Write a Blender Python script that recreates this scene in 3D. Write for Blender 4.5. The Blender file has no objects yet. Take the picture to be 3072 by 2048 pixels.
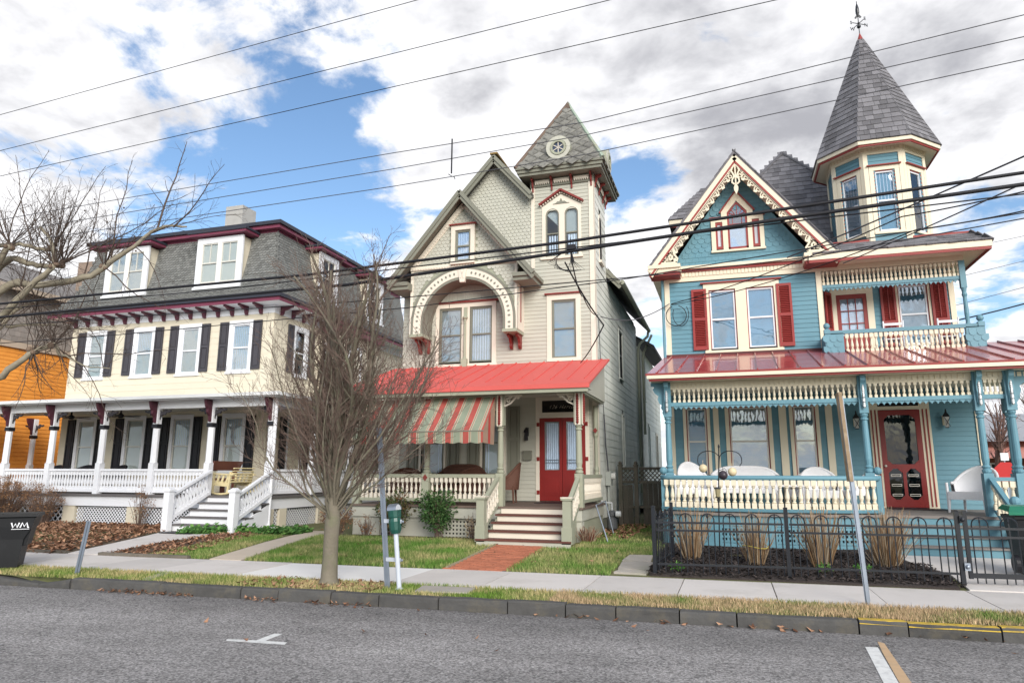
import bpy, bmesh, math, random
import numpy as np
from mathutils import Vector, Matrix
random.seed(7)
R = math.radians
scene = bpy.context.scene

# ---------------------------------------------------------------- camera
CAM = Vector((0, 0, 1.65))
def camera_axes():
    yaw, pit, rol = R(17.4), R(10.9), R(0.2)
    fw = Vector((-math.sin(yaw)*math.cos(pit), math.cos(yaw)*math.cos(pit), math.sin(pit)))
    r = Vector((math.cos(yaw), math.sin(yaw), 0)); u = r.cross(fw)
    return r*math.cos(rol)+u*math.sin(rol), u*math.cos(rol)-r*math.sin(rol), fw
_r, _u, _f = camera_axes()
cd = bpy.data.cameras.new('camera'); cam = bpy.data.objects.new('camera', cd)
cd.sensor_width = 36.0; cd.lens = 2060/3072*36; cd.clip_start = 0.05; cd.clip_end = 6000
cam.matrix_world = Matrix(((_r.x, _u.x, -_f.x, CAM.x), (_r.y, _u.y, -_f.y, CAM.y), (_r.z, _u.z, -_f.z, CAM.z), (0, 0, 0, 1)))
scene.collection.objects.link(cam); scene.camera = cam
def look(px, py):                       # direction of a point of the photograph (used for the clouds only)
    return (_f + _r*(px-1536)/2060 - _u*(py-1024)/2060).normalized()

# ---------------------------------------------------------------- light
scene.view_settings.view_transform = 'Standard'; scene.view_settings.look = 'None'
scene.view_settings.gamma = 1.0; scene.view_settings.use_curve_mapping = False
scene.view_settings.exposure = 1.55
SUN_TO = Vector((0.50, -0.78, 0.42)).normalized()
sl = bpy.data.lights.new('sun', 'SUN'); sl.energy = 1.35; sl.angle = R(35); sl.color = (1.0, 0.95, 0.88)
so = bpy.data.objects.new('sun', sl); scene.collection.objects.link(so)
so.rotation_euler = SUN_TO.to_track_quat('Z', 'Y').to_euler(); so.location = (-20, -30, 40)

world = bpy.data.worlds.new('World'); scene.world = world; world.use_nodes = True
def build_sky():
    nt = world.node_tree; N = nt.nodes; L = nt.links; N.clear()
    def nd(t, **k):
        n = N.new(t)
        for a, b in k.items(): setattr(n, a, b)
        return n
    def mth(op, a, b=None, c=None, clamp=False):
        n = nd('ShaderNodeMath', operation=op); n.use_clamp = clamp
        for i, v in enumerate((a, b, c)):
            if v is None: continue
            if isinstance(v, (int, float)): n.inputs[i].default_value = v
            else: L.new(v, n.inputs[i])
        return n.outputs[0]
    sky = nd('ShaderNodeTexSky', sky_type='NISHITA'); sky.sun_disc = False
    sky.sun_elevation = math.asin(SUN_TO.z); sky.sun_rotation = math.atan2(SUN_TO.x, SUN_TO.y)
    sky.air_density = 1.0; sky.dust_density = 0.6; sky.ozone_density = 1.6
    tc = nd('ShaderNodeTexCoord'); sep = nd('ShaderNodeSeparateXYZ'); L.new(tc.outputs['Generated'], sep.inputs[0])
    zz = mth('ADD', mth('MAXIMUM', sep.outputs[2], 0.0), 0.16)
    com = nd('ShaderNodeCombineXYZ')
    L.new(mth('DIVIDE', sep.outputs[0], zz), com.inputs[0]); L.new(mth('DIVIDE', sep.outputs[1], zz), com.inputs[1])
    def noise(scale, detail, rough, dist, off):
        mp = nd('ShaderNodeMapping'); mp.inputs[1].default_value = off; L.new(com.outputs[0], mp.inputs[0])
        n = nd('ShaderNodeTexNoise'); n.inputs['Scale'].default_value = scale; n.inputs['Detail'].default_value = detail
        n.inputs['Roughness'].default_value = rough; n.inputs['Distortion'].default_value = dist
        L.new(mp.outputs[0], n.inputs['Vector']); return n.outputs['Fac']
    def blobs(lst):
        tot = None
        for px, py, rad, w in lst:
            d = look(px, py); k = 2.0/(rad/2060.0)**2
            dt = nd('ShaderNodeVectorMath', operation='DOT_PRODUCT'); L.new(tc.outputs['Generated'], dt.inputs[0]); dt.inputs[1].default_value = d
            g = mth('MULTIPLY', mth('EXPONENT', mth('MULTIPLY', mth('SUBTRACT', dt.outputs['Value'], 1.0), k)), w)
            tot = g if tot is None else mth('ADD', tot, g)
        return tot
    n1 = noise(2.6, 12, 0.60, 0.30, (3.1, 1.7, 0)); n2 = noise(2.2, 6, 0.55, 0.3, (9.3, 4.2, 0)); n3 = noise(7.5, 6, 0.6, 0.2, (1.3, 7.7, 0))
    cover = blobs([(230, 300, 230, .16), (30, 130, 200, .14), (500, 440, 130, .12), (130, 50, 200, .12), (640, 40, 160, .13), (900, 90, 220, .15), (1300, 60, 400, .16),
                   (1330, 420, 200, .18), (1900, 230, 480, .15), (2500, 100, 700, .20), (2900, 600, 420, .14), (720, 290, 100, .12), (1080, 510, 70, .14),
                   (2150, 640, 260, .08), (170, 740, 300, .24), (1220, 800, 170, .18), (1880, 920, 180, .16), (3000, 1080, 300, .2), (2960, 840, 190, -.34),
                   (440, 110, 140, -.20), (620, 190, 170, -.16), (870, 290, 180, -.20), (980, 560, 210, -.26), (650, 560, 200, -.22), (1080, 270, 120, -.14), (1130, 680, 150, -.18), (100, 550, 140, -.16), (420, 590, 130, -.14),
                   (1860, 440, 130, -.20), (1960, 560, 120, -.18), (1830, 720, 100, -.14), (2880, 470, 80, -.14)])
    dens = mth('ADD', mth('ADD', mth('MULTIPLY', mth('SUBTRACT', n1, 0.5), 1.7), mth('MULTIPLY', mth('SUBTRACT', n3, 0.5), 0.30)), mth('ADD', cover, 0.0))
    mr = nd('ShaderNodeMapRange', interpolation_type='SMOOTHSTEP'); mr.inputs[1].default_value = -0.11; mr.inputs[2].default_value = 0.12
    L.new(dens, mr.inputs[0])
    thick = blobs([(2350, 80, 420, .22), (2800, 60, 420, .18), (1400, 290, 100, .42), (1950, 30, 300, .18), (2120, 430, 180, .14), (3000, 330, 260, .14), (1500, 20, 260, .08), (60, 40, 250, .16)])
    sh = mth('ADD', mth('ADD', mth('MULTIPLY', mth('SUBTRACT', n2, 0.50), 2.0), mth('MULTIPLY', mth('SUBTRACT', n3, 0.5), 0.7)), mth('ADD', thick, mth('MULTIPLY', dens, 0.10)))
    ramp = nd('ShaderNodeMapRange', interpolation_type='SMOOTHSTEP'); ramp.inputs[1].default_value = -0.05; ramp.inputs[2].default_value = 0.70
    L.new(sh, ramp.inputs[0])
    cm = nd('ShaderNodeMix', data_type='RGBA'); L.new(ramp.outputs[0], cm.inputs[0])
    cm.inputs[6].default_value = (5.0, 5.0, 5.1, 1); cm.inputs[7].default_value = (2.1, 2.12, 2.3, 1)
    fx = nd('ShaderNodeMix', data_type='RGBA'); L.new(mr.outputs[0], fx.inputs[0])
    hs = nd('ShaderNodeHueSaturation'); hs.inputs['Saturation'].default_value = 1.08; hs.inputs['Value'].default_value = 0.85
    L.new(sky.outputs[0], hs.inputs['Color']); L.new(hs.outputs[0], fx.inputs[6]); L.new(cm.outputs[2], fx.inputs[7])
    hz = nd('ShaderNodeMapRange', interpolation_type='SMOOTHSTEP'); hz.inputs[1].default_value = -0.01; hz.inputs[2].default_value = 0.10; L.new(sep.outputs[2], hz.inputs[0])
    hm = nd('ShaderNodeMix', data_type='RGBA'); L.new(hz.outputs[0], hm.inputs[0]); hm.inputs[6].default_value = (4.2, 4.5, 4.9, 1); L.new(fx.outputs[2], hm.inputs[7])
    bg = nd('ShaderNodeBackground'); bg.inputs[1].default_value = 0.08; L.new(hm.outputs[2], bg.inputs[0])
    out = nd('ShaderNodeOutputWorld'); L.new(bg.outputs[0], out.inputs[0])
build_sky()
scene.cycles.max_bounces = 6; scene.cycles.transparent_max_bounces = 16
scene.cycles.use_adaptive_sampling = True

# ---------------------------------------------------------------- helpers
Z3 = Vector((0, 0, 1))
COL = scene.collection
class Fr:                                # a wall's own frame: u along it, z up, d outwards
    def __init__(s, o, u, n): s.o, s.u, s.n = Vector(o), Vector(u).normalized(), Vector(n).normalized()
    def p(s, u, z, d=0.0): return s.o + s.u*u + Z3*z + s.n*d
    def mat(s, u, z, d=0.0, sx=1, sy=1, sz=1, rot=0):
        a, b = math.cos(rot), math.sin(rot)
        X = (s.u*a + Z3*b)*sx; Zv = (Z3*a - s.u*b)*sz; Y = s.n*sy; o = s.p(u, z, d)
        return Matrix(((X.x, Y.x, Zv.x, o.x), (X.y, Y.y, Zv.y, o.y), (X.z, Y.z, Zv.z, o.z), (0, 0, 0, 1)))
def FF(y): return Fr((0, y, 0), (1, 0, 0), (0, -1, 0))
def FR(x): return Fr((x, 0, 0), (0, 1, 0), (1, 0, 0))
def FL(x): return Fr((x, 0, 0), (0, 1, 0), (-1, 0, 0))
class MB:
    def __init__(s): s.v, s.f = [], []
    def poly(s, pts, faces):
        b = len(s.v); s.v += [tuple(p) for p in pts]; s.f += [tuple(b+i for i in f) for f in faces]; return s
    def hexa(s, p): return s.poly(p, [(3, 2, 1, 0), (4, 5, 6, 7), (0, 1, 5, 4), (1, 2, 6, 5), (2, 3, 7, 6), (3, 0, 4, 7)])
    def box(s, x0, x1, y0, y1, z0, z1): return s.hexa([(x0, y0, z0), (x1, y0, z0), (x1, y1, z0), (x0, y1, z0), (x0, y0, z1), (x1, y0, z1), (x1, y1, z1), (x0, y1, z1)])
    def fb(s, F, u0, u1, z0, z1, d0, d1): return s.hexa([F.p(u0, z0, d1), F.p(u1, z0, d1), F.p(u1, z0, d0), F.p(u0, z0, d0), F.p(u0, z1, d1), F.p(u1, z1, d1), F.p(u1, z1, d0), F.p(u0, z1, d0)])
    def fp(s, F, poly, d0, d1):           # polygon (u, z) extruded from d0 to d1
        n = len(poly); P = [F.p(u, z, d1) for u, z in poly] + [F.p(u, z, d0) for u, z in poly]
        return s.poly(P, [tuple(range(n)), tuple(range(2*n-1, n-1, -1))] + [(i, i+n, (i+1) % n+n, (i+1) % n) for i in range(n)])
    def strip(s, F, path, w, d0, d1):     # flat band of width w along a path of (u, z)
        n = len(path); ins, out = [], []
        for i, (u, z) in enumerate(path):
            a = path[max(i-1, 0)]; b = path[min(i+1, n-1)]; dx, dz = b[0]-a[0], b[1]-a[1]; l = math.hypot(dx, dz) or 1
            nx, nz = -dz/l, dx/l; out.append((u+nx*w/2, z+nz*w/2)); ins.append((u-nx*w/2, z-nz*w/2))
        for i in range(n-1):
            q = [ins[i], ins[i+1], out[i+1], out[i]]
            s.hexa([F.p(*q[k], d1) for k in range(4)] + [F.p(*q[k], d0) for k in range(4)])
        return s
    def bar(s, a, b, w, h, up=Z3):
        a, b = Vector(a), Vector(b); t = (b-a).normalized(); sd = t.cross(up)
        sd = sd.normalized() if sd.length > 1e-4 else Vector((1, 0, 0)); u2 = sd.cross(t).normalized()
        x, y = sd*w/2, u2*h/2
        return s.hexa([a-x-y, a+x-y, a+x+y, a-x+y, b-x-y, b+x-y, b+x+y, b-x+y])
    def tube(s, pts, rads, n=8, cap=True):
        pts = [Vector(p) for p in pts]; b = len(s.v); ref = Vector((0.31, 0.17, 0.93)); prev = None
        if isinstance(rads, (int, float)): rads = [rads]*len(pts)
        for i, p in enumerate(pts):
            t = (pts[min(i+1, len(pts)-1)]-pts[max(i-1, 0)]).normalized()
            if prev is None:
                x = t.cross(ref)
                if x.length < 1e-3: x = t.cross(Vector((1, 0, 0)))
            else: x = prev - t*prev.dot(t)
            x.normalize(); prev = x; y = t.cross(x)
            for k in range(n):
                a = 2*math.pi*k/n; s.v.append(tuple(p+(x*math.cos(a)+y*math.sin(a))*rads[i]))
        for i in range(len(pts)-1):
            for k in range(n):
                s.f.append((b+i*n+k, b+i*n+(k+1) % n, b+(i+1)*n+(k+1) % n, b+(i+1)*n+k))
        if cap:
            s.f.append(tuple(b+k for k in range(n-1, -1, -1))); e = b+(len(pts)-1)*n; s.f.append(tuple(e+k for k in range(n)))
        return s
    def lathe(s, c, prof, n=10):          # prof: (radius, z); c: base point
        return s.tube([(c[0], c[1], c[2]+z) for r, z in prof], [r for r, z in prof], n)
    def sphere(s, c, r, n=10, m=7, sz=1.0):
        return s.lathe((c[0], c[1], c[2]-r*sz), [(max(.001, r*math.sin(math.pi*i/m)), r*sz*(1-math.cos(math.pi*i/m))) for i in range(m+1)], n)
    def mesh(s, name, mat, smooth=False):
        me = bpy.data.meshes.new(name); me.from_pydata(s.v, [], s.f); me.update()
        if mat: me.materials.append(mat)
        if smooth:
            me.polygons.foreach_set('use_smooth', [True]*len(me.polygons))
        return me
def link(name, me, parent=None, M=None):
    o = bpy.data.objects.new(name, me); COL.objects.link(o)
    if M is not None: o.matrix_basis = M
    if parent is not None:
        o.parent = parent; o.matrix_parent_inverse = PINV[parent.name]
    PINV[o.name] = Matrix.Identity(4) if M is None else M.inverted()
    return o
PINV = {}
def thing(name, label, cat, base, group=None):
    o = bpy.data.objects.new(name, None); COL.objects.link(o); o.location = base; o.empty_display_size = .2
    PINV[o.name] = Matrix.Translation(-Vector(base)); tag(o, label, cat, group); return o
def tag(o, label=None, cat=None, group=None, kind=None):
    if label: o['label'] = label
    if cat: o['category'] = cat
    if group: o['group'] = group
    if kind: o['kind'] = kind
    return o
def part(name, mb, mat, parent, smooth=False, label=None, M=None):
    o = link(name, mb.mesh(name, mat, smooth), parent, M)
    if label: o['label'] = label
    return o
def pieces(parent, name, me, mats, limit=300, stuff=None):
    """one object for each piece (the nearest ones), the rest joined into one part"""
    mats = sorted(mats, key=lambda m: (m.translation-CAM).length)
    for m in mats[:limit]: link(name, me, parent, m)
    rest = mats[limit:]
    if rest:
        co = np.empty(len(me.vertices)*3); me.vertices.foreach_get('co', co); co = np.c_[co.reshape(-1, 3), np.ones(len(me.vertices))]
        fs = [tuple(p.vertices) for p in me.polygons]; nv = len(co); V = []; F = []
        for i, m in enumerate(rest):
            V.append((co @ np.array(m).T)[:, :3]); F += [tuple(a+i*nv for a in f) for f in fs]
        m2 = bpy.data.meshes.new(stuff or name+'_field'); m2.from_pydata(np.concatenate(V).tolist(), [], F); m2.update()
        for mt in me.materials: m2.materials.append(mt)
        o = link(stuff or name+'_field', m2, parent); o['kind'] = 'stuff'

# ---------------------------------------------------------------- materials
MATS = {}
def mat(name, rgb, rough=.6, var=.10, nscale=2.5, rnd=.06, bump=0.0, bscale=40, streak=0.0, spec=.3, metal=0.0, dirt=None, dirt_amt=0.0, dirt_scale=1.2, coat=0.0, grain=None, trans=0.0):
    if name in MATS: return MATS[name]
    m = bpy.data.materials.new(name); m.use_nodes = True; nt = m.node_tree; N = nt.nodes; L = nt.links
    b = N['Principled BSDF']; b.inputs['Roughness'].default_value = rough; b.inputs['Metallic'].default_value = metal
    b.inputs['Specular IOR Level'].default_value = spec; b.inputs['Coat Weight'].default_value = coat
    geo = N.new('ShaderNodeNewGeometry'); oi = N.new('ShaderNodeObjectInfo')
    def mth(op, a, c):
        n = N.new('ShaderNodeMath'); n.operation = op
        for i, v in enumerate((a, c)):
            if isinstance(v, (int, float)): n.inputs[i].default_value = v
            else: L.new(v, n.inputs[i])
        return n.outputs[0]
    def noise(scale, stretch=None, detail=4, rough_=.55):
        n = N.new('ShaderNodeTexNoise'); n.inputs['Scale'].default_value = scale; n.inputs['Detail'].default_value = detail; n.inputs['Roughness'].default_value = rough_
        if stretch:
            mp = N.new('ShaderNodeMapping'); mp.inputs['Scale'].default_value = stretch; L.new(geo.outputs['Position'], mp.inputs[0]); L.new(mp.outputs[0], n.inputs['Vector'])
        else: L.new(geo.outputs['Position'], n.inputs['Vector'])
        return n.outputs['Fac']
    val = mth('ADD', mth('MULTIPLY', mth('SUBTRACT', noise(nscale), .5), 2*var), 1.0)
    if grain: val = mth('ADD', val, mth('MULTIPLY', mth('SUBTRACT', noise(1.0, grain, 3), .5), 2*var))
    if streak: val = mth('ADD', val, mth('MULTIPLY', mth('SUBTRACT', noise(1.0, (9, 9, .7), 5), .55), 2*streak))
    if rnd:
        fr = N.new('ShaderNodeMath'); fr.operation = 'FRACT'; L.new(mth('ADD', oi.outputs['Random'], geo.outputs['Random Per Island']), fr.inputs[0])
        val = mth('ADD', val, mth('MULTIPLY', mth('SUBTRACT', fr.outputs[0], .5), 2*rnd))
    mx = N.new('ShaderNodeVectorMath'); mx.operation = 'SCALE'; mx.inputs[0].default_value = rgb; L.new(val, mx.inputs['Scale'])
    col = mx.outputs[0]
    if dirt:
        mp = N.new('ShaderNodeMapRange'); mp.inputs[1].default_value = .5; mp.inputs[2].default_value = .72; L.new(noise(dirt_scale, None, 6, .65), mp.inputs[0])
        mi = N.new('ShaderNodeMix'); mi.data_type = 'RGBA'; L.new(mth('MULTIPLY', mp.outputs[0], dirt_amt), mi.inputs[0]); L.new(col, mi.inputs[6]); mi.inputs[7].default_value = (*dirt, 1)
        col = mi.outputs[2]
    L.new(col, b.inputs['Base Color'])
    if bump:
        bp = N.new('ShaderNodeBump'); bp.inputs['Strength'].default_value = bump; bp.inputs['Distance'].default_value = .01
        L.new(noise(bscale, None, 3), bp.inputs['Height']); L.new(bp.outputs[0], b.inputs['Normal'])
    MATS[name] = m; return m
def glass(name, fac, tint=(.9, .95, 1)):
    m = bpy.data.materials.new(name); m.use_nodes = True; nt = m.node_tree; N = nt.nodes; L = nt.links; N.clear()
    t = N.new('ShaderNodeBsdfTransparent'); t.inputs[0].default_value = (*tint, 1); g = N.new('ShaderNodeBsdfGlossy'); g.inputs['Roughness'].default_value = .03
    geo = N.new('ShaderNodeNewGeometry'); n = N.new('ShaderNodeTexNoise'); n.inputs['Scale'].default_value = 2.2; L.new(geo.outputs['Position'], n.inputs['Vector'])
    bp = N.new('ShaderNodeBump'); bp.inputs['Strength'].default_value = .25; bp.inputs['Distance'].default_value = .02; L.new(n.outputs['Fac'], bp.inputs['Height']); L.new(bp.outputs[0], g.inputs['Normal'])
    lw = N.new('ShaderNodeLayerWeight'); lw.inputs[0].default_value = .18
    a = N.new('ShaderNodeMath'); a.operation = 'ADD'; a.use_clamp = True; L.new(lw.outputs['Fresnel'], a.inputs[0]); a.inputs[1].default_value = fac
    mx = N.new('ShaderNodeMixShader'); L.new(a.outputs[0], mx.inputs[0]); L.new(t.outputs[0], mx.inputs[1]); L.new(g.outputs[0], mx.inputs[2])
    o = N.new('ShaderNodeOutputMaterial'); L.new(mx.outputs[0], o.inputs[0]); MATS[name] = m; return m
GLASS = glass('window_glass', .05); GLASS_SKY = glass('window_glass_bright', .20)
WHITE = mat('white_paint', (.74, .75, .78), .5, .05, rnd=.02)
# cream house
CREAM = mat('cream_siding', (.64, .585, .465), .6, .05, rnd=.03, dirt=(.6, .52, .36), dirt_amt=.15)
BLACKP = mat('black_paint', (.016, .016, .02), .45, .2, rnd=.1)
CHARSH = mat('charcoal_shutter', (.055, .052, .06), .5, .2, rnd=.15)
MAROON = mat('maroon_paint', (.19, .045, .08), .5, .12)
SLATE = mat('green_grey_shingle', (.165, .168, .16), .85, .18, 3, rnd=.22, bump=.4, bscale=120)
GUTTER = mat('dark_gutter', (.035, .037, .05), .4, .15)
DECKG = mat('grey_deck_paint', (.13, .12, .12), .6, .2, 3)
CONC_B = mat('chimney_render', (.40, .39, .37), .9, .15, 5, bump=.3)
WHITER = mat('white_metal_roof', (.62, .63, .63), .45, .12, 2)
PORCHW = mat('porch_ceiling', (.70, .68, .60), .7, .06)
# sage house
SAGE = mat('sage_siding', (.455, .45, .385), .6, .06, rnd=.035, dirt=(.36, .36, .28), dirt_amt=.2)
SAGES = mat('sage_side_siding', (.72, .73, .67), .7, .14, 1.5, rnd=.05, streak=.16, dirt=(.38, .39, .34), dirt_amt=.5, dirt_scale=.9)
SAGED = mat('dark_sage_trim', (.20, .20, .16), .55, .08)
SAGEM = mat('mid_sage_trim', (.32, .33, .25), .55, .08)
IVORY = mat('ivory_trim', (.70, .64, .54), .5, .05, rnd=.02)
OXRED = mat('oxblood_trim', (.21, .035, .03), .5, .12)
CORAL = mat('coral_metal_roof', (.60, .11, .095), .6, .06, 1.2, spec=.3, rnd=.02)
DOORRED = mat('red_door_paint', (.22, .016, .014), .35, .12, 3, spec=.45)
TILE = mat('pressed_metal_tile', (.19, .185, .165), .7, .35, 9, rnd=.2, bump=1.0, bscale=22, dirt=(.075, .07, .068), dirt_amt=.85, dirt_scale=8)
COPPER = mat('rusted_ridge', (.15, .105, .08), .7, .25, 6)
VERDI = mat('verdigris_ridge', (.30, .36, .29), .7, .2, 5, dirt=(.30, .16, .08), dirt_amt=.6, dirt_scale=1.5)
TREAD = mat('tread_brown', (.12, .045, .035), .6, .2, 4)
WICKER = mat('brown_wicker', (.10, .045, .03), .7, .3, 30, bump=.6, bscale=150)
# teal house
TEAL = mat('teal_siding', (.12, .255, .315), .55, .06, rnd=.05, dirt=(.07, .22, .30), dirt_amt=.3)
TEALT = mat('teal_trim', (.125, .265, .325), .45, .08)
BUTTER = mat('butter_trim', (.72, .65, .50), .5, .05, rnd=.02)
BRICKR = mat('brick_red_trim', (.27, .045, .04), .5, .1)
SHUTR = mat('red_shutter', (.27, .04, .036), .45, .1)
CRIMSON = mat('red_metal_roof', (.34, .045, .05), .25, .08, 1.0, spec=.8, rnd=.03, coat=.35)
CEDAR = mat('weathered_shingle', (.16, .155, .165), .85, .2, 2.5, rnd=.30, bump=.4, bscale=60, grain=(60, 60, 4))
DECKW = mat('weathered_deck', (.20, .18, .165), .8, .2, 3, grain=(60, 3, 60))
WICKW = mat('white_wicker', (.78, .78, .80), .6, .05, 20, bump=.7, bscale=130)
# things
ORANGE = mat('orange_siding', (.78, .32, .06), .6, .08, rnd=.06, dirt=(.5, .15, .02), dirt_amt=.4)
TAUPE = mat('taupe_shingle', (.26, .235, .215), .85, .15, 3, rnd=.15)
IRON = mat('black_iron', (.007, .009, .014), .35, .2, spec=.5)
GALV = mat('galvanised_steel', (.30, .34, .40), .42, .18, 6, metal=.7, spec=.5)
LEADW = mat('pale_blue_pipe', (.50, .54, .60), .45, .12, 5)
METERG = mat('green_meter', (.012, .075, .058), .38, .18, 6, spec=.5)
WIRE = mat('black_cable', (.014, .014, .018), .6, .1)
WIREG = mat('grey_cable', (.07, .07, .08), .6, .1)
FENCEW = mat('weathered_fence', (.12, .105, .085), .9, .3, 2, rnd=.2, grain=(50, 50, 2.5), dirt=(.06, .07, .05), dirt_amt=.6)
BINP = mat('black_bin_plastic', (.006, .007, .009), .48, .2, 3, bump=.15, bscale=200, dirt=(.025, .025, .03), dirt_amt=.35, dirt_scale=2.5)
BARK = mat('grey_brown_bark', (.165, .145, .11), .9, .28, 7, bump=.9, bscale=35, dirt=(.13, .15, .075), dirt_amt=.5, dirt_scale=5)
TWIG = mat('brown_twig', (.15, .105, .085), .9, .25, 6)
PLANE = mat('plane_bark', (.27, .24, .18), .85, .3, 5, bump=.5, bscale=20, dirt=(.15, .125, .09), dirt_amt=.6, dirt_scale=3.5)
PLANET = mat('plane_twig', (.085, .062, .05), .9, .25, 6)
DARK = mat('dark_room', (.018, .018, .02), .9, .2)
LACE = mat('lace_curtain', (.74, .75, .77), .9, .12, 9)
BLIND = mat('blind_slat', (.55, .55, .56), .6, .05)
BLINDD = mat('grey_blind_slat', (.24, .25, .26), .6, .05)

# ---------------------------------------------------------------- building elements
_unit = {}
def text_obj(name, curve, parent, M):
    t = bpy.data.objects.new('tmp_text', curve); COL.objects.link(t); bpy.context.view_layer.update()
    me = bpy.data.meshes.new_from_object(t.evaluated_get(bpy.context.evaluated_depsgraph_get())); COL.objects.unlink(t); bpy.data.objects.remove(t); return link(name, me, parent, M)
def board_mesh(h, t, m):
    k = ('board', round(h, 3), t, m.name)
    if k not in _unit:
        b = MB(); P = []
        for x in (0, 1): P += [(x, -.004, 0), (x, t, 0), (x, t, .012), (x, .003, h+.012), (x, -.004, h+.012)]
        b.poly(P, [(4, 3, 2, 1, 0), (5, 6, 7, 8, 9)] + [(i, (i+1) % 5, (i+1) % 5+5, i+5) for i in range(5)]); _unit[k] = b.mesh('clapboard', m)
    return _unit[k]
def span(poly, z):
    xs = []
    n = len(poly)
    for i in range(n):
        (u0, z0), (u1, z1) = poly[i], poly[(i+1) % n]
        if (z0 <= z < z1) or (z1 <= z < z0): xs.append(u0+(u1-u0)*(z-z0)/(z1-z0))
    xs.sort(); return [(xs[i], xs[i+1]) for i in range(0, len(xs)-1, 2)]
def siding(F, parent, m, h, poly, openings=(), t=.016, name='clapboard', maxlen=99, joint=0, mats=None):
    out = [] if mats is None else mats
    z = min(p[1] for p in poly); z1 = max(p[1] for p in poly); row = 0
    while z < z1-.2*h:
        for a, b in span(poly, z+h*.5):
            cuts = sorted((o[0], o[1]) for o in openings if o[2] < z+h and o[3] > z and o[1] > a and o[0] < b)
            segs = []; x = a
            for c0, c1 in cuts:
                if c0 > x+.015: segs.append((x, c0))
                x = max(x, c1)
            if b > x+.015: segs.append((x, b))
            for s0, s1 in segs:
                x = s0; first = True
                while x < s1-.01:
                    e = s1 if maxlen > 50 else min(s1, x+(maxlen*(.35 + .65*random.random()) if first else maxlen))
                    if s1-e < .25: e = s1
                    out.append(F.mat(x, z, 0, e-x-(joint if e < s1 else 0))); x = e; first = False
        z += h; row += 1
    if mats is None: pieces(parent, name, board_mesh(h, t, m), out)
    return board_mesh(h, t, m)
def scale_mesh(w, h, t, m, kind):
    k = ('scale', w, h, t, m.name, kind)
    if k not in _unit:
        b = MB(); W = w*.49
        if kind == 'round': bot = [(W*math.cos(a), -W*math.sin(a)*1.0) for a in [math.pi*i/6 for i in range(7)]]
        elif kind == 'angle': bot = [(W, 0), (W*.55, -W*.7), (-W*.55, -W*.7), (-W, 0)]
        elif kind == 'slate': bot = [(W, 0), (W*.85, -W*.45), (W*.4, -W*.72), (-W*.4, -W*.72), (-W*.85, -W*.45), (-W, 0)]
        else: bot = [(W, -h*.0), (-W, -h*.0)]
        off = {'round': W, 'angle': W*.7, 'slate': W*.72}.get(kind, 0)
        pts = [(x, z+off) for x, z in bot] + [(-W, h*1.25), (W, h*1.25)]
        n = len(pts); top = max(z for x, z in pts)
        P = [(x, t*(1-.75*z/top), z) for x, z in pts] + [(x, -.004, z) for x, z in pts]
        b.poly(P, [tuple(range(n))] + [(i, i+n, (i+1) % n+n, (i+1) % n) for i in range(n)]); _unit[k] = b.mesh('shingle', m)
    return _unit[k]
def scales(F, w, h, poly, openings=(), z0=None, jit=.0, row0=0, inset=.3):
    """matrices of shingle rows covering a polygon of a wall frame"""
    out = []; z = min(p[1] for p in poly) if z0 is None else z0; z1 = max(p[1] for p in poly); row = row0
    while z < z1-h*.3:
        for a, b in span(poly, z+h*.5):
            k = math.floor(a/w)-1; u = (k+(.5 if row % 2 else 0))*w
            while u < b+w:
                if a-w*inset < u < b+w*inset and not any(o[0]-w*.3 < u < o[1]+w*.3 and o[2] < z+h*.6 and o[3] > z+h*.4 for o in openings):
                    out.append(F.mat(u, z, random.uniform(0, .003), 1, 1, 1, random.uniform(-jit, jit)))
                u += w
        z += h; row += 1
    return out
def roof_shingles(parent, m, a, b, c, d, row, wid, t=.022, name='roof_shingle', jit=.35, mats=None, jitter_z=.012):
    """quad roof face: a-b the eave (left, right seen from outside), d-c the top; returns matrices on a unit shingle"""
    a, b, c, d = map(Vector, (a, b, c, d)); out = [] if mats is None else mats
    up = ((c+d)/2-(a+b)/2); n = (b-a).cross((d-a) if (d-a).length > .1 else (c-a)).normalized(); L = up.length; rows = max(1, int(round(L/row)))
    for i in range(rows):
        t0 = i/rows; p, q = a.lerp(d, t0), b.lerp(c, t0); w = (q-p).length
        p2, q2 = a.lerp(d, min(1, (i+1)/rows)), b.lerp(c, min(1, (i+1)/rows))
        if w < .03: continue
        x = -random.random()*wid*.6; ex = (q-p).normalized(); ez = ((p2+q2)/2-(p+q)/2).normalized()*(L/rows/row)
        while x < w-.01:
            ww = wid*random.uniform(1-jit, 1+jit); s0, s1 = max(x, 0), min(x+ww, w)
            if w-s1 < .05: s1 = w
            if s1-s0 > .02:
                o = p+ex*s0+ez*random.uniform(-jitter_z, jitter_z); X = ex*(s1-s0-.006); Y = n
                out.append(Matrix(((X.x, Y.x, ez.x, o.x), (X.y, Y.y, ez.y, o.y), (X.z, Y.z, ez.z, o.z), (0, 0, 0, 1))))
            x = s1 if s1 == w else x+ww
            if s1 == w: break
    me = shake_mesh(row, t, m)
    if mats is None: pieces(parent, name, me, out)
    return me
def shake_mesh(row, t, m):
    k = ('shake', row, t, m.name)
    if k not in _unit:
        b = MB(); P = []
        for x in (0, 1): P += [(x, -.01, 0), (x, t, 0), (x, .004, row*1.25), (x, -.01, row*1.25)]
        b.poly(P, [(3, 2, 1, 0), (4, 5, 6, 7)] + [(i, (i+1) % 4, (i+1) % 4+4, i+4) for i in range(4)]); _unit[k] = b.mesh('roof_shingle', m)
    return _unit[k]
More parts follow.
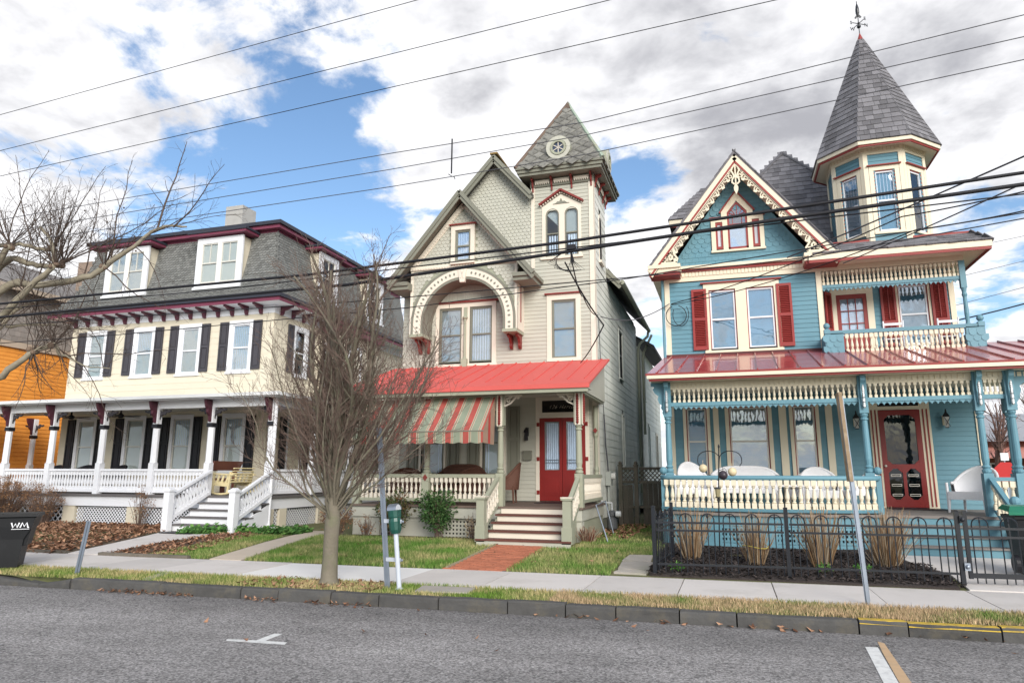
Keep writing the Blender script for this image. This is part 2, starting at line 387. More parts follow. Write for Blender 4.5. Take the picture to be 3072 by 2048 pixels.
def curtain_mb(F, u0, u1, z0, z1, d, amp=.012, per=.07):
    b = MB(); n = max(4, int((u1-u0)/per*2)); P = []
    for i in range(n+1):
        u = u0+(u1-u0)*i/n; dd = d+(amp if i % 2 else -amp)
        P += [F.p(u, z0, dd), F.p(u, z1, dd)]
    return b.poly(P, [(2*i, 2*i+2, 2*i+3, 2*i+1) for i in range(n)])
def window(F, par, u0, u1, z0, z1, cas=.10, cm=None, sm=None, meet=.5, inner='lace', head=0, capm=None, sill=.0, glassm=None, line=None, cd=.035, split=False, one=False, name='window', lower='same'):
    """casing round an opening; sashes, panes, curtain as its sub-parts"""
    cm, sm, glassm = cm or WHITE, sm or WHITE, glassm or GLASS
    b = MB()
    b.fb(F, u0-cas, u0, z0-cas*.3, z1, -.05, cd).fb(F, u1, u1+cas, z0-cas*.3, z1, -.05, cd).fb(F, u0-cas, u1+cas, z1, z1+cas*1.15, -.05, cd+.002)
    b.fb(F, u0-cas-sill, u1+cas+sill, z0-cas*.75, z0-cas*.3, -.05, cd+.03)
    b.fb(F, u0, u1, z0-cas*.3, z0, -.05, cd-.005)
    w = part(name, b, cm, par)
    if head:
        c = MB().fb(F, u0-cas-.05, u1+cas+.05, z1+cas*1.15, z1+cas*1.15+head, -.02, cd+.06); part('head_moulding', c, capm or cm, w)
    s = MB(); e = .035; zm = z0+(z1-z0)*meet
    if line:
        l = MB().fb(F, u0, u0+.022, z0, z1, -.05, .012).fb(F, u1-.022, u1, z0, z1, -.05, .012).fb(F, u0+.022, u1-.022, z1-.022, z1, -.05, .012); part('stop_bead', l, line, w); a0, a1, zt = u0+.022, u1-.022, z1-.022
    else: a0, a1, zt = u0, u1, z1
    s.fb(F, a0, a0+e, z0, zt, -.05, -.005).fb(F, a1-e, a1, z0, zt, -.05, -.005).fb(F, a0+e, a1-e, zt-e, zt, -.05, -.005).fb(F, a0+e, a1-e, z0, z0+e*1.3, -.05, -.006)
    if not one: s.fb(F, a0+e, a1-e, zm-.02, zm+.02, -.05, 0)
    if split: s.fb(F, (a0+a1)/2-.009, (a0+a1)/2+.009, zm+.02, zt-e, -.04, -.012)
    part('sash', s, sm, w)
    for q0, q1 in ([(z0+e*1.3, zt-e)] if one else [(z0+e*1.3, zm-.02), (zm+.02, zt-e)]):
        part('pane', MB().fb(F, a0+e, a1-e, q0, q1, -.036, -.032), glassm, w)
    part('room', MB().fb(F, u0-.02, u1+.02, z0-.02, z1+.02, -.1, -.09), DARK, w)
    if inner == 'lace': part('curtain', curtain_mb(F, a0+.01, a1-.01, z0, z1, -.062), LACE, w)
    elif inner == 'half':
        part('curtain', curtain_mb(F, a0+.01, a1-.01, zm, z1, -.062), LACE, w)
    elif inner == 'drape':
        part('curtain', curtain_mb(F, a0+.01, a0+(a1-a0)*.3, z0, z1, -.062), LACE, w); part('curtain', curtain_mb(F, a1-(a1-a0)*.3, a1-.01, z0, z1, -.062), LACE, w)
    elif inner in ('blind', 'blindd'):
        bl = MB(); z = z0+.02
        while z < z1-.02: bl.hexa([F.p(a0+.01, z, -.055), F.p(a1-.01, z, -.055), F.p(a1-.01, z+.012, -.078), F.p(a0+.01, z+.012, -.078), F.p(a0+.01, z+.003, -.055), F.p(a1-.01, z+.003, -.055), F.p(a1-.01, z+.015, -.078), F.p(a0+.01, z+.015, -.078)]); z += .034
        part('blind', bl, BLIND if inner == 'blind' else BLINDD, w)['kind'] = 'stuff'
    elif inner == 'shade': part('shade', MB().fb(F, a0+.01, a1-.01, z0, z1, -.07, -.065), LACE, w)
    return w
def shutter(F, par, u0, u1, z0, z1, m, kind='panel', split=.52, d=.03, name='shutter'):
    s = part(name, MB().fb(F, u0, u0+.055, z0, z1, d-.01, d+.03).fb(F, u1-.055, u1, z0, z1, d-.01, d+.03).fb(F, u0+.055, u1-.055, z0, z0+.09, d-.01, d+.03)
             .fb(F, u0+.055, u1-.055, z1-.07, z1, d-.01, d+.03).fb(F, u0+.055, u1-.055, z0+(z1-z0)*split-.035, z0+(z1-z0)*split+.035, d-.01, d+.03), m, par)
    zs = [(z0+.09, z0+(z1-z0)*split-.035), (z0+(z1-z0)*split+.035, z1-.07)]
    for a, b in zs:
        if kind == 'panel':
            i = .03
            part('panel', MB().fb(F, u0+.055, u1-.055, a, b, d-.012, d+.006).fb(F, u0+.055+i, u1-.055-i, a+i, b-i, d+.006, d+.022), m, s)
        else:
            l = MB(); z = a; l.fb(F, u0+.055, u1-.055, a, b, d-.02, d-.016)
            while z < b-.01:
                l.hexa([F.p(u0+.055, z, d+.026), F.p(u1-.055, z, d+.026), F.p(u1-.055, z+.03, d-.008), F.p(u0+.055, z+.03, d-.008), F.p(u0+.055, z+.006, d+.028), F.p(u1-.055, z+.006, d+.028), F.p(u1-.055, z+.036, d-.006), F.p(u0+.055, z+.036, d-.006)]); z += .046
            part('louvres', l, m, s)['kind'] = 'stuff'
            if kind == 'rod': part('tilt_rod', MB().fb(F, (u0+u1)/2-.008, (u0+u1)/2+.008, a+.03, b-.03, d+.03, d+.042), m, s)
    return s
def turned(h, r, m, n=8, name='baluster', sq=.22):
    k = ('turn', h, r, m.name)
    if k not in _unit:
        b = MB(); b.box(-r, r, -r, r, 0, h*sq).box(-r, r, -r, r, h*(1-sq), h); q = h*(1-2*sq)
        b.lathe((0, 0, h*sq), [(r*.55, 0), (r*.95, q*.05), (r*.5, q*.12), (r*.95, q*.3), (r*.9, q*.42), (r*.5, q*.78), (r*.45, q*.86), (r*.9, q*.93), (r*.55, q)], n)
        _unit[k] = b.mesh(name, m)
    return _unit[k]
def row_of(parent, name, me, p, q, n, ends=True):
    p, q = Vector(p), Vector(q)
    for i in range(n):
        t = (i+.5)/n if ends else i/(n-1)
        link(name, me, parent, Matrix.Translation(p.lerp(q, t)))
def post_mb(x, y, z0, z1, r, n=10):
    """turned porch post: square block, rings, slender shaft, square head"""
    b = MB(); h = z1-z0
    b.box(x-r, x+r, y-r, y+r, z0, z0+h*.29).box(x-r, x+r, y-r, y+r, z0+h*.72, z1)
    q = h*.43; b.lathe((x, y, z0+h*.29), [(r*.8, 0), (r*1.0, q*.02), (r*1.0, q*.05), (r*.7, q*.07), (r*.95, q*.10), (r*.65, q*.13), (r*.82, q*.22), (r*.70, q*.75), (r*.66, q*.88), (r*.9, q*.89), (r*.9, q*.91), (r*.62, q*.93), (r*.95, q*.97), (r*.8, q)], n)
    return b
def seams(parent, m, a, b, c, d, n, h=.035, w=.022, name='standing_seam', skip=()):
    a, b, c, d = map(Vector, (a, b, c, d)); nn = (b-a).cross(d-a).normalized()
    for i in range(n):
        t = (i+.5)/n
        if i in skip: continue
        p, q = a.lerp(b, t)+nn*h/2, d.lerp(c, t)+nn*h/2; part(name, MB().bar(p+(q-p)*.03, q-(q-p)*.01, w, h, nn), m, parent)
def lattice(F, u0, u1, z0, z1, d, step=.075, w=.03, diag=True):
    b = MB(); W, H = u1-u0, z1-z0
    if diag:
        for sgn in (1, -1):
            k = -H
            while k < W:
                a0, a1 = max(k, 0), min(k+H, W)
                if a1 > a0+.005:
                    y0, y1 = a0-k, a1-k
                    if sgn < 0: y0, y1 = H-y0, H-y1
                    b.strip(F, [(u0+a0, z0+y0), (u0+a1, z0+y1)], w*.75, d+(.0 if sgn > 0 else .007), d+(.006 if sgn > 0 else .013))
                k += step*1.414
    else:
        k = step/2
        while k < W: b.fb(F, u0+k-w/2, u0+k+w/2, z0, z1, d, d+.006); k += step
        k = step/2
        while k < H: b.fb(F, u0, u1, z0+k-w/2, z0+k+w/2, d+.007, d+.013); k += step
    return b
def arc(cu, cz, r, a0, a1, n): return [(cu+r*math.cos(R(a0+(a1-a0)*i/n)), cz+r*math.sin(R(a0+(a1-a0)*i/n))) for i in range(n+1)]
def spiral(cu, cz, r0, r1, a0, turns, n=22): return [(cu+(r0+(r1-r0)*i/n)*math.cos(R(a0+360*turns*i/n)), cz+(r0+(r1-r0)*i/n)*math.sin(R(a0+360*turns*i/n))) for i in range(n+1)]

# ================================================================ cream mansard house
def cream_house():
    H = thing('house', 'cream house with a grey shingled mansard roof and black shutters', 'house', (-18, 16, .2), 'houses along the street')
    Yw, XL, XR, Yb = 18.15, -22.02, -13.66, 27.5
    W, S = FF(Yw), FR(XR)
    part('wall', MB().box(XL, XR-.06, Yw+.06, Yb, .2, 7.1), CREAM, H)
    wx = [-20.87, -18.78, -16.87, -14.86]
    op = [(x-.33, x+.33, 4.86, 6.36) for x in wx] + [(x-.33, x+.33, 1.72, 3.36) for x in wx]
    brd = []; siding(W, H, CREAM, .205, [(XL, 1.06), (XR, 1.06), (XR, 6.8), (XL, 6.8)], op, t=.012, maxlen=3.6, joint=.003, mats=brd)
    sop = [(19.35, 19.95, 4.86, 6.36)]
    me = siding(S, H, CREAM, .205, [(Yw, 1.06), (Yb, 1.06), (Yb, 6.8), (Yw, 6.8)], sop, t=.012, maxlen=3.6, joint=.003, mats=brd)
    pieces(H, 'clapboard', me, brd)
    part('corner_board', MB().fb(W, XR-.1, XR+.02, 1.06, 6.75, .012, .03).fb(S, Yw-.02, Yw+.1, 1.06, 6.75, .012, .03), CREAM, H)
    for i, x in enumerate(wx):
        window(W, H, x-.33, x+.33, 4.86, 6.36, .13, WHITE, WHITE, inner=('shade', 'half', 'shade', 'lace')[i], glassm=GLASS_SKY, sill=.02)
        window(W, H, x-.33, x+.33, 1.72, 3.36, .12, WHITE, mat('beige_sash', (.62, .60, .54), .5, .05), inner=('dark', 'dark', 'half', 'half')[i], meet=.47, sill=.02)
        for z0, z1, m in ((4.88, 6.47, CHARSH), (1.72, 3.42, BLACKP)):
            shutter(W, H, x-.81, x-.475, z0, z1, m); shutter(W, H, x+.475, x+.81, z0, z1, m)
    for y in (19.65,):
        window(S, H, y-.3, y+.3, 4.86, 6.36, .12, WHITE, WHITE, inner='dark'); shutter(S, H, y-.75, y-.44, 4.88, 6.47, CHARSH); shutter(S, H, y+.44, y+.75, 4.88, 6.47, CHARSH)
    for y in (19.6, 22.2):
        window(S, H, y-.33, y+.33, 1.72, 3.36, .12, WHITE, WHITE, inner='dark')
        shutter(S, H, y-.8, y-.47, 1.72, 3.42, BLACKP); shutter(S, H, y+.47, y+.8, 1.72, 3.42, BLACKP)
    # lower cornice: frieze, soffit, brackets, fascia, gutter
    E, X1, X0 = Yw-.58, XR+.58, XL-.58
    part('frieze', MB().box(XL, XR, Yw-.035, Yw, 6.68, 6.95).box(XR, XR+.035, Yw-.035, Yb, 6.68, 6.95), WHITE, H)
    part('soffit', MB().box(X0+.03, X1-.03, E+.03, Yb, 6.95, 6.99), WHITE, H)
    part('fascia', MB().box(X0, X1, E, E+.03, 6.93, 7.05).box(X1-.03, X1, E+.03, Yb, 6.93, 7.05).box(X0, X0+.03, E+.03, Yb, 6.93, 7.05), MAROON, H)
    part('gutter', MB().box(X0-.06, X1+.06, E-.07, E+.02, 7.05, 7.16).box(X1-.02, X1+.06, E+.02, Yb, 7.05, 7.16), GUTTER, H)
    prof = [(0, 0), (.44, 0), (.44, -.05), (.34, -.07), (.24, -.12), (.12, -.15), (.10, -.24), (.06, -.29), (0, -.29)]
    def bracket(px, py, nx, ny, w=.085):
        # profile in the plane of the normal; thickness across it
        tx, ty = -ny, nx; P = [(px+nx*d+tx*s*w/2, py+ny*d+ty*s*w/2, 6.948+z) for s in (-1, 1) for d, z in prof]; n = len(prof)
        part('bracket', MB().poly(P, [tuple(range(n)), tuple(range(2*n-1, n-1, -1))]+[(i, i+n, (i+1) % n+n, (i+1) % n) for i in range(n)]), mat('plum_bracket', (.10, .028, .045), .5, .15), H)
    for i in range(15): bracket(-21.85+i*.553, Yw-.035, 0, -1)
    for i in range(11): bracket(XR+.035, Yw+.3+i*.6, 1, 0)
    # mansard
    pr = [(.60, 7.16), (.36, 7.36), (.17, 7.62), (.02, 7.95), (-.10, 8.4), (-.22, 8.9), (-.34, 9.55)]
    b = MB(); P = []
    for d, z in pr: P += [(XL-d, Yb, z), (XL-d, Yw-d, z), (XR+d, Yw-d, z), (XR+d, Yb, z)]
    b.poly(P, [(4*i+k, 4*i+k+1, 4*i+k+5, 4*i+k+4) for i in range(len(pr)-1) for k in range(3)]); part('roof', b, SLATE, H)
    dorm = [(-20.65, -18.80), (-16.75, -14.92)]; sdorm = [(20.25, 21.45), (23.7, 24.95)]
    L = []; s = 0; rows = []
    for (d0, z0), (d1, z1) in zip(pr, pr[1:]): L.append((s, s+math.hypot(d1-d0, z1-z0), d0, z0, d1, z1)); s = L[-1][1]
    h, w = .098, .142; k = 0; x = 0
    while x < s-.05:
        for (s0, s1, d0, z0, d1, z1) in L:
            if s0 <= x < s1: t = (x-s0)/(s1-s0); d, z = d0+(d1-d0)*t, z0+(z1-z0)*t; tilt = Vector((d1-d0, z1-z0)).normalized(); break
        for F, u0, u1, dl in ((W, XL-d, XR+d, dorm), (S, Yw-d, Yb-1.0, sdorm)):
            u = u0+(w/2 if k % 2 else 0)
            if F is S: u = u0+(0 if k % 2 else w/2)
            ez = F.n*tilt.x+Z3*tilt.y; en = (F.n*tilt.y-Z3*tilt.x).normalized()
            while u < u1:
                if not (z > 7.5 and any(a < u < c for a, c in dl)):
                    o = F.p(u, z, d+.004); rows.append(Matrix(((F.u.x, en.x, ez.x, o.x), (F.u.y, en.y, ez.y, o.y), (F.u.z, en.z, ez.z, o.z), (0, 0, 0, 1))))
                u += w
        x += h; k += 1
    pieces(H, 'shingle', scale_mesh(w, h, .028, SLATE, 'round'), rows)
    part('roof_hip', MB().tube([(XR+d+.01, Yw-d-.01, z) for d, z in pr], .03, 6), SLATE, H)
    def dormer(F, u0, u1, n, zb=7.62, zt=9.36, d=.20):
        D = part('dormer', MB().fp(F, [(u0+.08, zb), (u1-.08, zb), (u1-.08, zt), (u0+.08, zt)], -.6, d-.07), CREAM, H)
        # cheeks as boards
        for u, sg in ((u0+.08, -1), (u1-.08, 1)):
            z = zb+.1; CF = Fr(F.p(u, 0, 0), F.n, F.u*sg)
            while z < zt-.1: part('cheek_board', MB().fb(CF, -.55, d-.02, z, z+.198, 0, .012), CREAM, D); z += .2
        part('face_casing', MB().fb(F, u0, u0+.14, zb+.06, zt-.12, d-.07, d).fb(F, u1-.14, u1, zb+.06, zt-.12, d-.07, d).fb(F, u0, u1, zt-.12, zt+.02, d-.07, d+.002)
             .fb(F, u0-.03, u1+.03, zb-.02, zb+.06, d-.07, d+.05).fb(F, u0+.14, u1-.14, zb+.06, zb+.16, d-.07, d-.002), WHITE, D)
        G = Fr(F.p(0, 0, d-.02), F.u, F.n); ww = (u1-u0-.28)/n
        for i in range(n):
            a = u0+.14+ww*i; window(G, D, a+.07, a+ww-.07, zb+.2, zt-.17, .07, WHITE, mat('beige_sash', (.62, .60, .54)), inner='shade' if u0 > -18 else 'dark', split=True, cd=.012, glassm=GLASS_SKY if u0 < -18 else GLASS)
        part('hood', MB().fb(F, u0-.22, u1+.22, zt+.06, zt+.14, -.5, d+.18), MAROON, D); part('hood_roof', MB().fb(F, u0-.26, u1+.26, zt+.142, zt+.21, -.5, d+.22), GUTTER, D)
    dormer(W, *dorm[0], 2); dormer(W, *dorm[1], 2)
    for a, c in sdorm: dormer(S, a, c, 1)
    # top cornice and flat roof
    def ring(d0, d1, z0, z1):
        d0, d1 = d0-.06, d1-.06; return MB().box(XL-d1, XR+d1, Yw-d1, Yw-d0, z0, z1).box(XR+d0, XR+d1, Yw-d0, Yb, z0, z1).box(XL-d1, XL-d0, Yw-d0, Yb, z0, z1)
    part('cornice', ring(-.36, -.26, 9.40, 9.62), MAROON, H); part('cornice', ring(-.45, -.06, 9.622, 9.74), MAROON, H)
    part('gutter', ring(-.2, .02, 9.742, 9.86), GUTTER, H)
    part('roof_deck', MB().box(XL+.2, XR-.2, Yw+.2, Yb, 9.70, 9.80), GUTTER, H)
    part('chimney', MB().box(-17.5, -16.75, 20.0, 20.75, 9.78, 11.42), CONC_B, H)
    # side bay with its cornice
    part('side_bay', MB().box(XR+.03, XR+.75, 20.9, 23.6, .3, 6.55), CREAM, H)
    part('bay_cornice', MB().box(XR+.03, XR+.95, 20.7, 23.8, 6.55, 6.72), MAROON, H)
    Sb = FR(XR+.75); Fb = FF(20.9)
    window(Sb, H, 21.6, 22.3, 4.7, 6.1, .1, WHITE, WHITE, inner='dark'); window(Fb, H, XR+.22, XR+.6, 4.7, 6.1, .08, WHITE, WHITE, inner='dark')
    # ---- porch
    Yp, PX0, PX1, zf, zt = 15.4, -24.7, -11.40, 1.06, 3.42
    P = part('porch_floor', MB().box(PX0, PX1+.06, Yp-.12, Yw+.06, zf-.05, zf).box(XR+.06, PX1+.06, Yw+.06, 24, zf-.05, zf), DECKG, H)
    part('porch_fascia', MB().box(PX0, PX1, Yp-.03, Yp, zf-.33, zf-.05).box(PX1-.03, PX1, Yp, 24, zf-.33, zf-.05), WHITE, H)
    part('porch_ceiling', MB().box(PX0, PX1, Yp, Yw, 3.60, 3.63).box(XR, PX1, Yw, 24, 3.60, 3.63), PORCHW, H)
    part('porch_beam', MB().box(PX0, PX1, Yp, Yp+.12, zt-.02, 3.60).box(PX1-.12, PX1, Yp+.12, 24, zt-.02, 3.60), WHITE, H)
    rb = MB(); e = .38
    rb.hexa([(PX0-e, Yp-e, 3.66), (PX1+e, Yp-e, 3.66), (XR, Yw, 4.02), (XL, Yw, 4.02), (PX0-e, Yp-e, 3.70), (PX1+e, Yp-e, 3.70), (XR, Yw, 4.06), (XL, Yw, 4.06)])
    rb.hexa([(PX1+e, Yp-e, 3.66), (PX1+e, 24, 3.66), (XR, 24, 4.02), (XR, Yw, 4.02), (PX1+e, Yp-e, 3.70), (PX1+e, 24, 3.70), (XR, 24, 4.06), (XR, Yw, 4.06)])
    part('porch_roof', rb, WHITER, H)
    part('porch_gutter', MB().box(PX0-e-.02, PX1+e+.05, Yp-e-.06, Yp-e+.02, 3.63, 3.72).box(PX1+e-.02, PX1+e+.05, Yp-e+.02, 24, 3.63, 3.72), WHITER, H)
    part('porch_soffit', MB().box(PX0-e+.02, PX1+e-.02, Yp-e+.02, Yp, 3.60, 3.63).box(PX1, PX1+e-.02, Yp, 24, 3.60, 3.63), WHITE, H)
    px = [-22.68, -20.80, -19.03, -17.13, -15.24, -13.38, -11.46]
    posts = [(x, Yp+.06) for x in px] + [(PX1-.06, y) for y in (17.4, 19.5, 21.6)] + [(PX0+.1, 19.2)]
    fan = [(0, 0), (.0, .09), (.06, .10), (.10, .15), (.17, .13), (.20, .2), (.27, .19), (.36, .22), (.36, .27), (.25, .26), (.16, .30), (.13, .24), (.05, .22), (0, .26)]
    for i, (x, y) in enumerate(posts):
        b = MB(); r = .085
        b.box(x-r, x+r, y-r, y+r, zf, zf+.85).box(x-r*.9, x+r*.9, y-r*.9, y+r*.9, 2.98, zt+.16)
        b.lathe((x, y, zf+.85), [(r*1.25, 0), (r*1.12, .06), (r*1.08, .95)], 8); po = part('porch_post', b, WHITE, H)
        part('post_band', MB().box(x-r*1.1, x+r*1.1, y-r*1.1, y+r*1.1, 2.87, 2.98), BLACKP, po)
        side = i >= len(px)
        F = Fr((x, y, 0), (0, 1, 0), (1, 0, 0)) if side and i < len(posts)-1 else Fr((x, y, 0), (1, 0, 0), (0, -1, 0))
        for sg in (-1, 1): part('fret_bracket', MB().fp(Fr(F.o, F.u*sg, F.n), [(r+u, 3.10+z) for u, z in fan], -.02, .02), BLACKP if sg < 0 else CHARSH, po)
        # big eave bracket in front of the post
        G = Fr((x, y, 0), F.n, F.u); eb = [(r, 3.0), (r+.03, 3.02), (r+.05, 3.16), (r+.14, 3.26), (r+.14, 3.34), (r+.20, 3.42), (r+.24, 3.55), (r+.24, 3.598), (r, 3.598)]
        part('eave_bracket', MB().fp(G, eb, -.04, .04), mat('dark_plum', (.075, .022, .034), .5, .15), po)
    # rails with sawn balusters
    def fret(me_cache={}):
        if 'm' not in me_cache:
            half = [(.050, .0), (.050, .06), (.022, .10), (.040, .16), (.046, .20), (.030, .28), (.018, .34), (.018, .37), (.05, .40), (.05, .43), (.036, .445), (.05, .46), (.05, .50)]
            o = half + [(-u, z) for u, z in reversed(half)]
            # split into strips so that the concave outline fills properly
            b = MB()
            for (a, z0), (c, z1) in zip(half, half[1:]): b.hexa([(-a, -.012, z0), (a, -.012, z0), (a, .012, z0), (-a, .012, z0), (-c, -.012, z1), (c, -.012, z1), (c, .012, z1), (-c, .012, z1)])
            me_cache['m'] = b.mesh('baluster', WHITE)
        return me_cache['m']
    def rail(p, q, n=None):
        p, q = Vector(p), Vector(q); d = (q-p); L = d.length; t = d.normalized(); up = Z3
        part('handrail', MB().bar(p+Z3*.66, q+Z3*.66, .09, .06), WHITE, H); part('bottom_rail', MB().bar(p+Z3*.09, q+Z3*.09, .06, .08), WHITE, H)
        n = n or int(round(L/.108)); me = fret(); ang = math.atan2(t.y, t.x); hor = math.hypot(t.x, t.y); sl = t.z/hor if hor > 1e-6 else 0
        for i in range(n):
            o = p.lerp(q, (i+.5)/n)+Z3*.13; M = Matrix.Translation(o) @ Matrix.Rotation(ang, 4, 'Z')
            if abs(sl) > .05:
                Sh = Matrix.Identity(4); Sh[2][0] = sl; M = M @ Sh
            link('baluster', me, H, M)
    fr = [0, 1, 2, 3, 4]
    for i in range(4): rail((px[i]+.09, Yp+.06, zf), (px[i+1]-.09, Yp+.06, zf))
    rail((px[4]+.09, Yp+.06, zf), (px[5]-.09, Yp+.06, zf))
    ys = [Yp+.06, 17.4, 19.5, 21.6]
    for a, c in zip(ys, ys[1:]): rail((PX1-.06, a+.09, zf), (PX1-.06, c-.09, zf))
    # skirt: piers and lattice
    Fp = FF(Yp+.02); Sp = FR(PX1-.02)
    for x in (-22.6, -20.2, -18.02, -15.72, -13.0, -11.62): part('pier', MB().box(x-.22, x+.22, Yp, Yp+.3, .1, zf-.33), CREAM, H)
    for u0, u1, st in ((-22.36, -20.44, .13), (-19.96, -18.26, .13), (-17.78, -15.96, .075), (-15.48, -13.24, .075)):
        part('lattice', lattice(Fp, u0, u1, .2, zf-.36, -.05, st, .032 if st < .1 else .045), WHITE, H)['kind'] = 'stuff'
    for y in (16.1, 17.9, 20): part('pier', MB().box(PX1-.3, PX1, y-.15, y+.15, .1, zf-.33), CREAM, H)
    for u0, u1 in ((15.5, 15.92), (16.28, 17.72), (18.1, 19.8)): part('lattice', lattice(Sp, u0, u1, .22, zf-.36, -.05, .075, .032), WHITE, H)['kind'] = 'stuff'
    part('crawl_shade_sheet', MB().box(PX0, PX1-.12, Yp+.5, Yp+.52, .1, zf-.33).box(PX1-.5, PX1-.48, Yp+.52, 24, .1, zf-.33), DARK, H)  # near-black sheets behind the lattice paint in the shade under the porch
    # steps
    st = MB(); tr = []
    for i in range(4):
        z = .25+(zf-.25)/5*(4-i); y = Yp-.12-.29*(i+1)
        part('riser', MB().box(-13.18, -11.3, y+.02, y+.05, z-(zf-.25)/5, z-.03), WHITE, H)
        part('tread', MB().box(-13.22, -11.26, y-.02, y+.31, z-.03, z), DECKG, H)
    part('riser', MB().box(-13.18, -11.3, Yp-.1, Yp-.07, zf-.16, zf-.05), WHITE, H)
    for x in (-13.2, -11.28):
        part('stringer', MB().fp(FR(x), [(Yp-1.35, .15), (Yp-.1, .15), (Yp-.1, .85), (Yp-1.35, .36)], -.03, .01), WHITE, H)
        part('newel', MB().box(x-.085, x+.085, Yp-1.5, Yp-1.33, .15, 1.20).box(x-.11, x+.11, Yp-1.525, Yp-1.305, 1.20, 1.25).fp(FF(Yp-1.415), [(x-.09, 1.25), (x+.09, 1.25), (x, 1.30)], -.09, .09), WHITE, H)
        rail((x, Yp-1.33, .45), (x, Yp-.03, zf-.02), 12)
    part('downpipe', MB().tube([(PX1+.1, Yp-.02, 3.6), (PX1+.1, Yp-.04, .45), (PX1+.16, Yp-.1, .3), (PX1+.45, Yp-.12, .24)], .045, 8), WHITE, H)
    part('wall_lamp', MB().lathe((-17.82, Yw-.12, 2.45), [(.02, 0), (.07, .05), (.05, .22), (.09, .26), (.02, .36)], 8).bar((-17.82, Yw, 2.75), (-17.82, Yw-.14, 2.78), .04, .04), mat('antique_brass', (.12, .085, .03), .5), H)
cream_house()

def orange_house():
    H = thing('house', 'orange clapboard house with a taupe shingled upper storey behind the porch', 'house', (-27.5, 20, .2), 'houses along the street')
    X, Y0, Y1 = -25.3, 16.2, 28
    S = FR(X); part('wall', MB().box(-36, X-.05, Y0, Y1, .2, 6.35), ORANGE, H)
    siding(S, H, ORANGE, .145, [(Y0, .5), (Y1, .5), (Y1, 6.2), (Y0, 6.2)], t=.02)
    part('belt_course', MB().box(X-.05, X+.1, Y0, Y1, 6.2, 6.42), mat('tan_belt', (.46, .38, .30), .6), H)
    gp = [(Y0, 6.42), (Y1, 6.42), (Y1, 7.4), (Y1-6, 9.6), (Y0, 7.8)]
    part('upper_wall', MB().fp(S, [(Y0, 6.42), (Y1, 6.42), (Y1, 8.35), (Y0, 8.35)], -8, -.02), TAUPE, H)
    pieces(H, 'shingle', scale_mesh(.22, .2, .016, TAUPE, 'square'), scales(S, .22, .2, [(Y0, 6.45), (Y1, 6.45), (Y1, 8.4), (Y0, 8.4)]), 200)
    rm = mat('brown_grey_roof', (.20, .185, .175), .9, .15)
    b = MB(); b.hexa([(X+.45, Y0-.5, 8.32), (X+.45, Y1, 8.32), (X-4.5, Y1, 10.6), (X-4.5, Y0-.5, 10.6), (X+.45, Y0-.5, 8.42), (X+.45, Y1, 8.42), (X-4.5, Y1, 10.7), (X-4.5, Y0-.5, 10.7)]); part('roof', b, rm, H)
    part('fascia', MB().box(X+.40, X+.48, Y0-.5, Y1, 8.26, 8.44), mat('tan_belt', (.46, .38, .30)), H)
    part('chimney', MB().box(X-2.2, X-1.4, 22.5, 23.3, 9.0, 10.9), mat('brown_brick', (.25, .19, .15), .9, .25, 12), H)
orange_house()

# ================================================================ sage green house
def stripes_mat():
    m = bpy.data.materials.new('awning_stripe'); m.use_nodes = True; nt = m.node_tree; N = nt.nodes; L = nt.links; b = N['Principled BSDF']; b.inputs['Roughness'].default_value = .85
    g = N.new('ShaderNodeNewGeometry'); s = N.new('ShaderNodeSeparateXYZ'); L.new(g.outputs['Position'], s.inputs[0])
    a = N.new('ShaderNodeMath'); a.operation = 'MULTIPLY_ADD'; L.new(s.outputs[0], a.inputs[0]); a.inputs[1].default_value = 1/.41; a.inputs[2].default_value = 40.3
    f = N.new('ShaderNodeMath'); f.operation = 'FRACT'; L.new(a.outputs[0], f.inputs[0])
    r = N.new('ShaderNodeValToRGB'); r.color_ramp.interpolation = 'CONSTANT'; e = r.color_ramp.elements
    red, grn, crm, tan = (.50, .105, .085, 1), (.30, .34, .25, 1), (.62, .55, .42, 1), (.40, .24, .16, 1)
    tab = [(0, red), (.33, crm), (.36, grn), (.40, tan), (.44, crm), (.47, grn), (.84, crm), (.87, tan), (.92, crm), (.95, grn), (.98, crm)]
    e[0].position, e[0].color = tab[0]; e[1].position, e[1].color = tab[1]
    for p, c in tab[2:]: k = e.new(p); k.color = c
    L.new(f.outputs[0], r.inputs[0]); n = N.new('ShaderNodeTexNoise'); n.inputs['Scale'].default_value = 3; L.new(g.outputs['Position'], n.inputs['Vector'])
    mr = N.new('ShaderNodeMapRange'); mr.inputs[3].default_value = .8; mr.inputs[4].default_value = 1.2; L.new(n.outputs['Fac'], mr.inputs[0])
    mx = N.new('ShaderNodeVectorMath'); mx.operation = 'SCALE'; L.new(r.outputs[0], mx.inputs[0]); L.new(mr.outputs[0], mx.inputs['Scale']); L.new(mx.outputs[0], b.inputs['Base Color'])
    tr = N.new('ShaderNodeBsdfTranslucent'); L.new(mx.outputs[0], tr.inputs[0]); ms = N.new('ShaderNodeMixShader'); ms.inputs[0].default_value = .3
    L.new(b.outputs[0], ms.inputs[1]); L.new(tr.outputs[0], ms.inputs[2]); L.new(ms.outputs[0], N['Material Output'].inputs[0]); return m

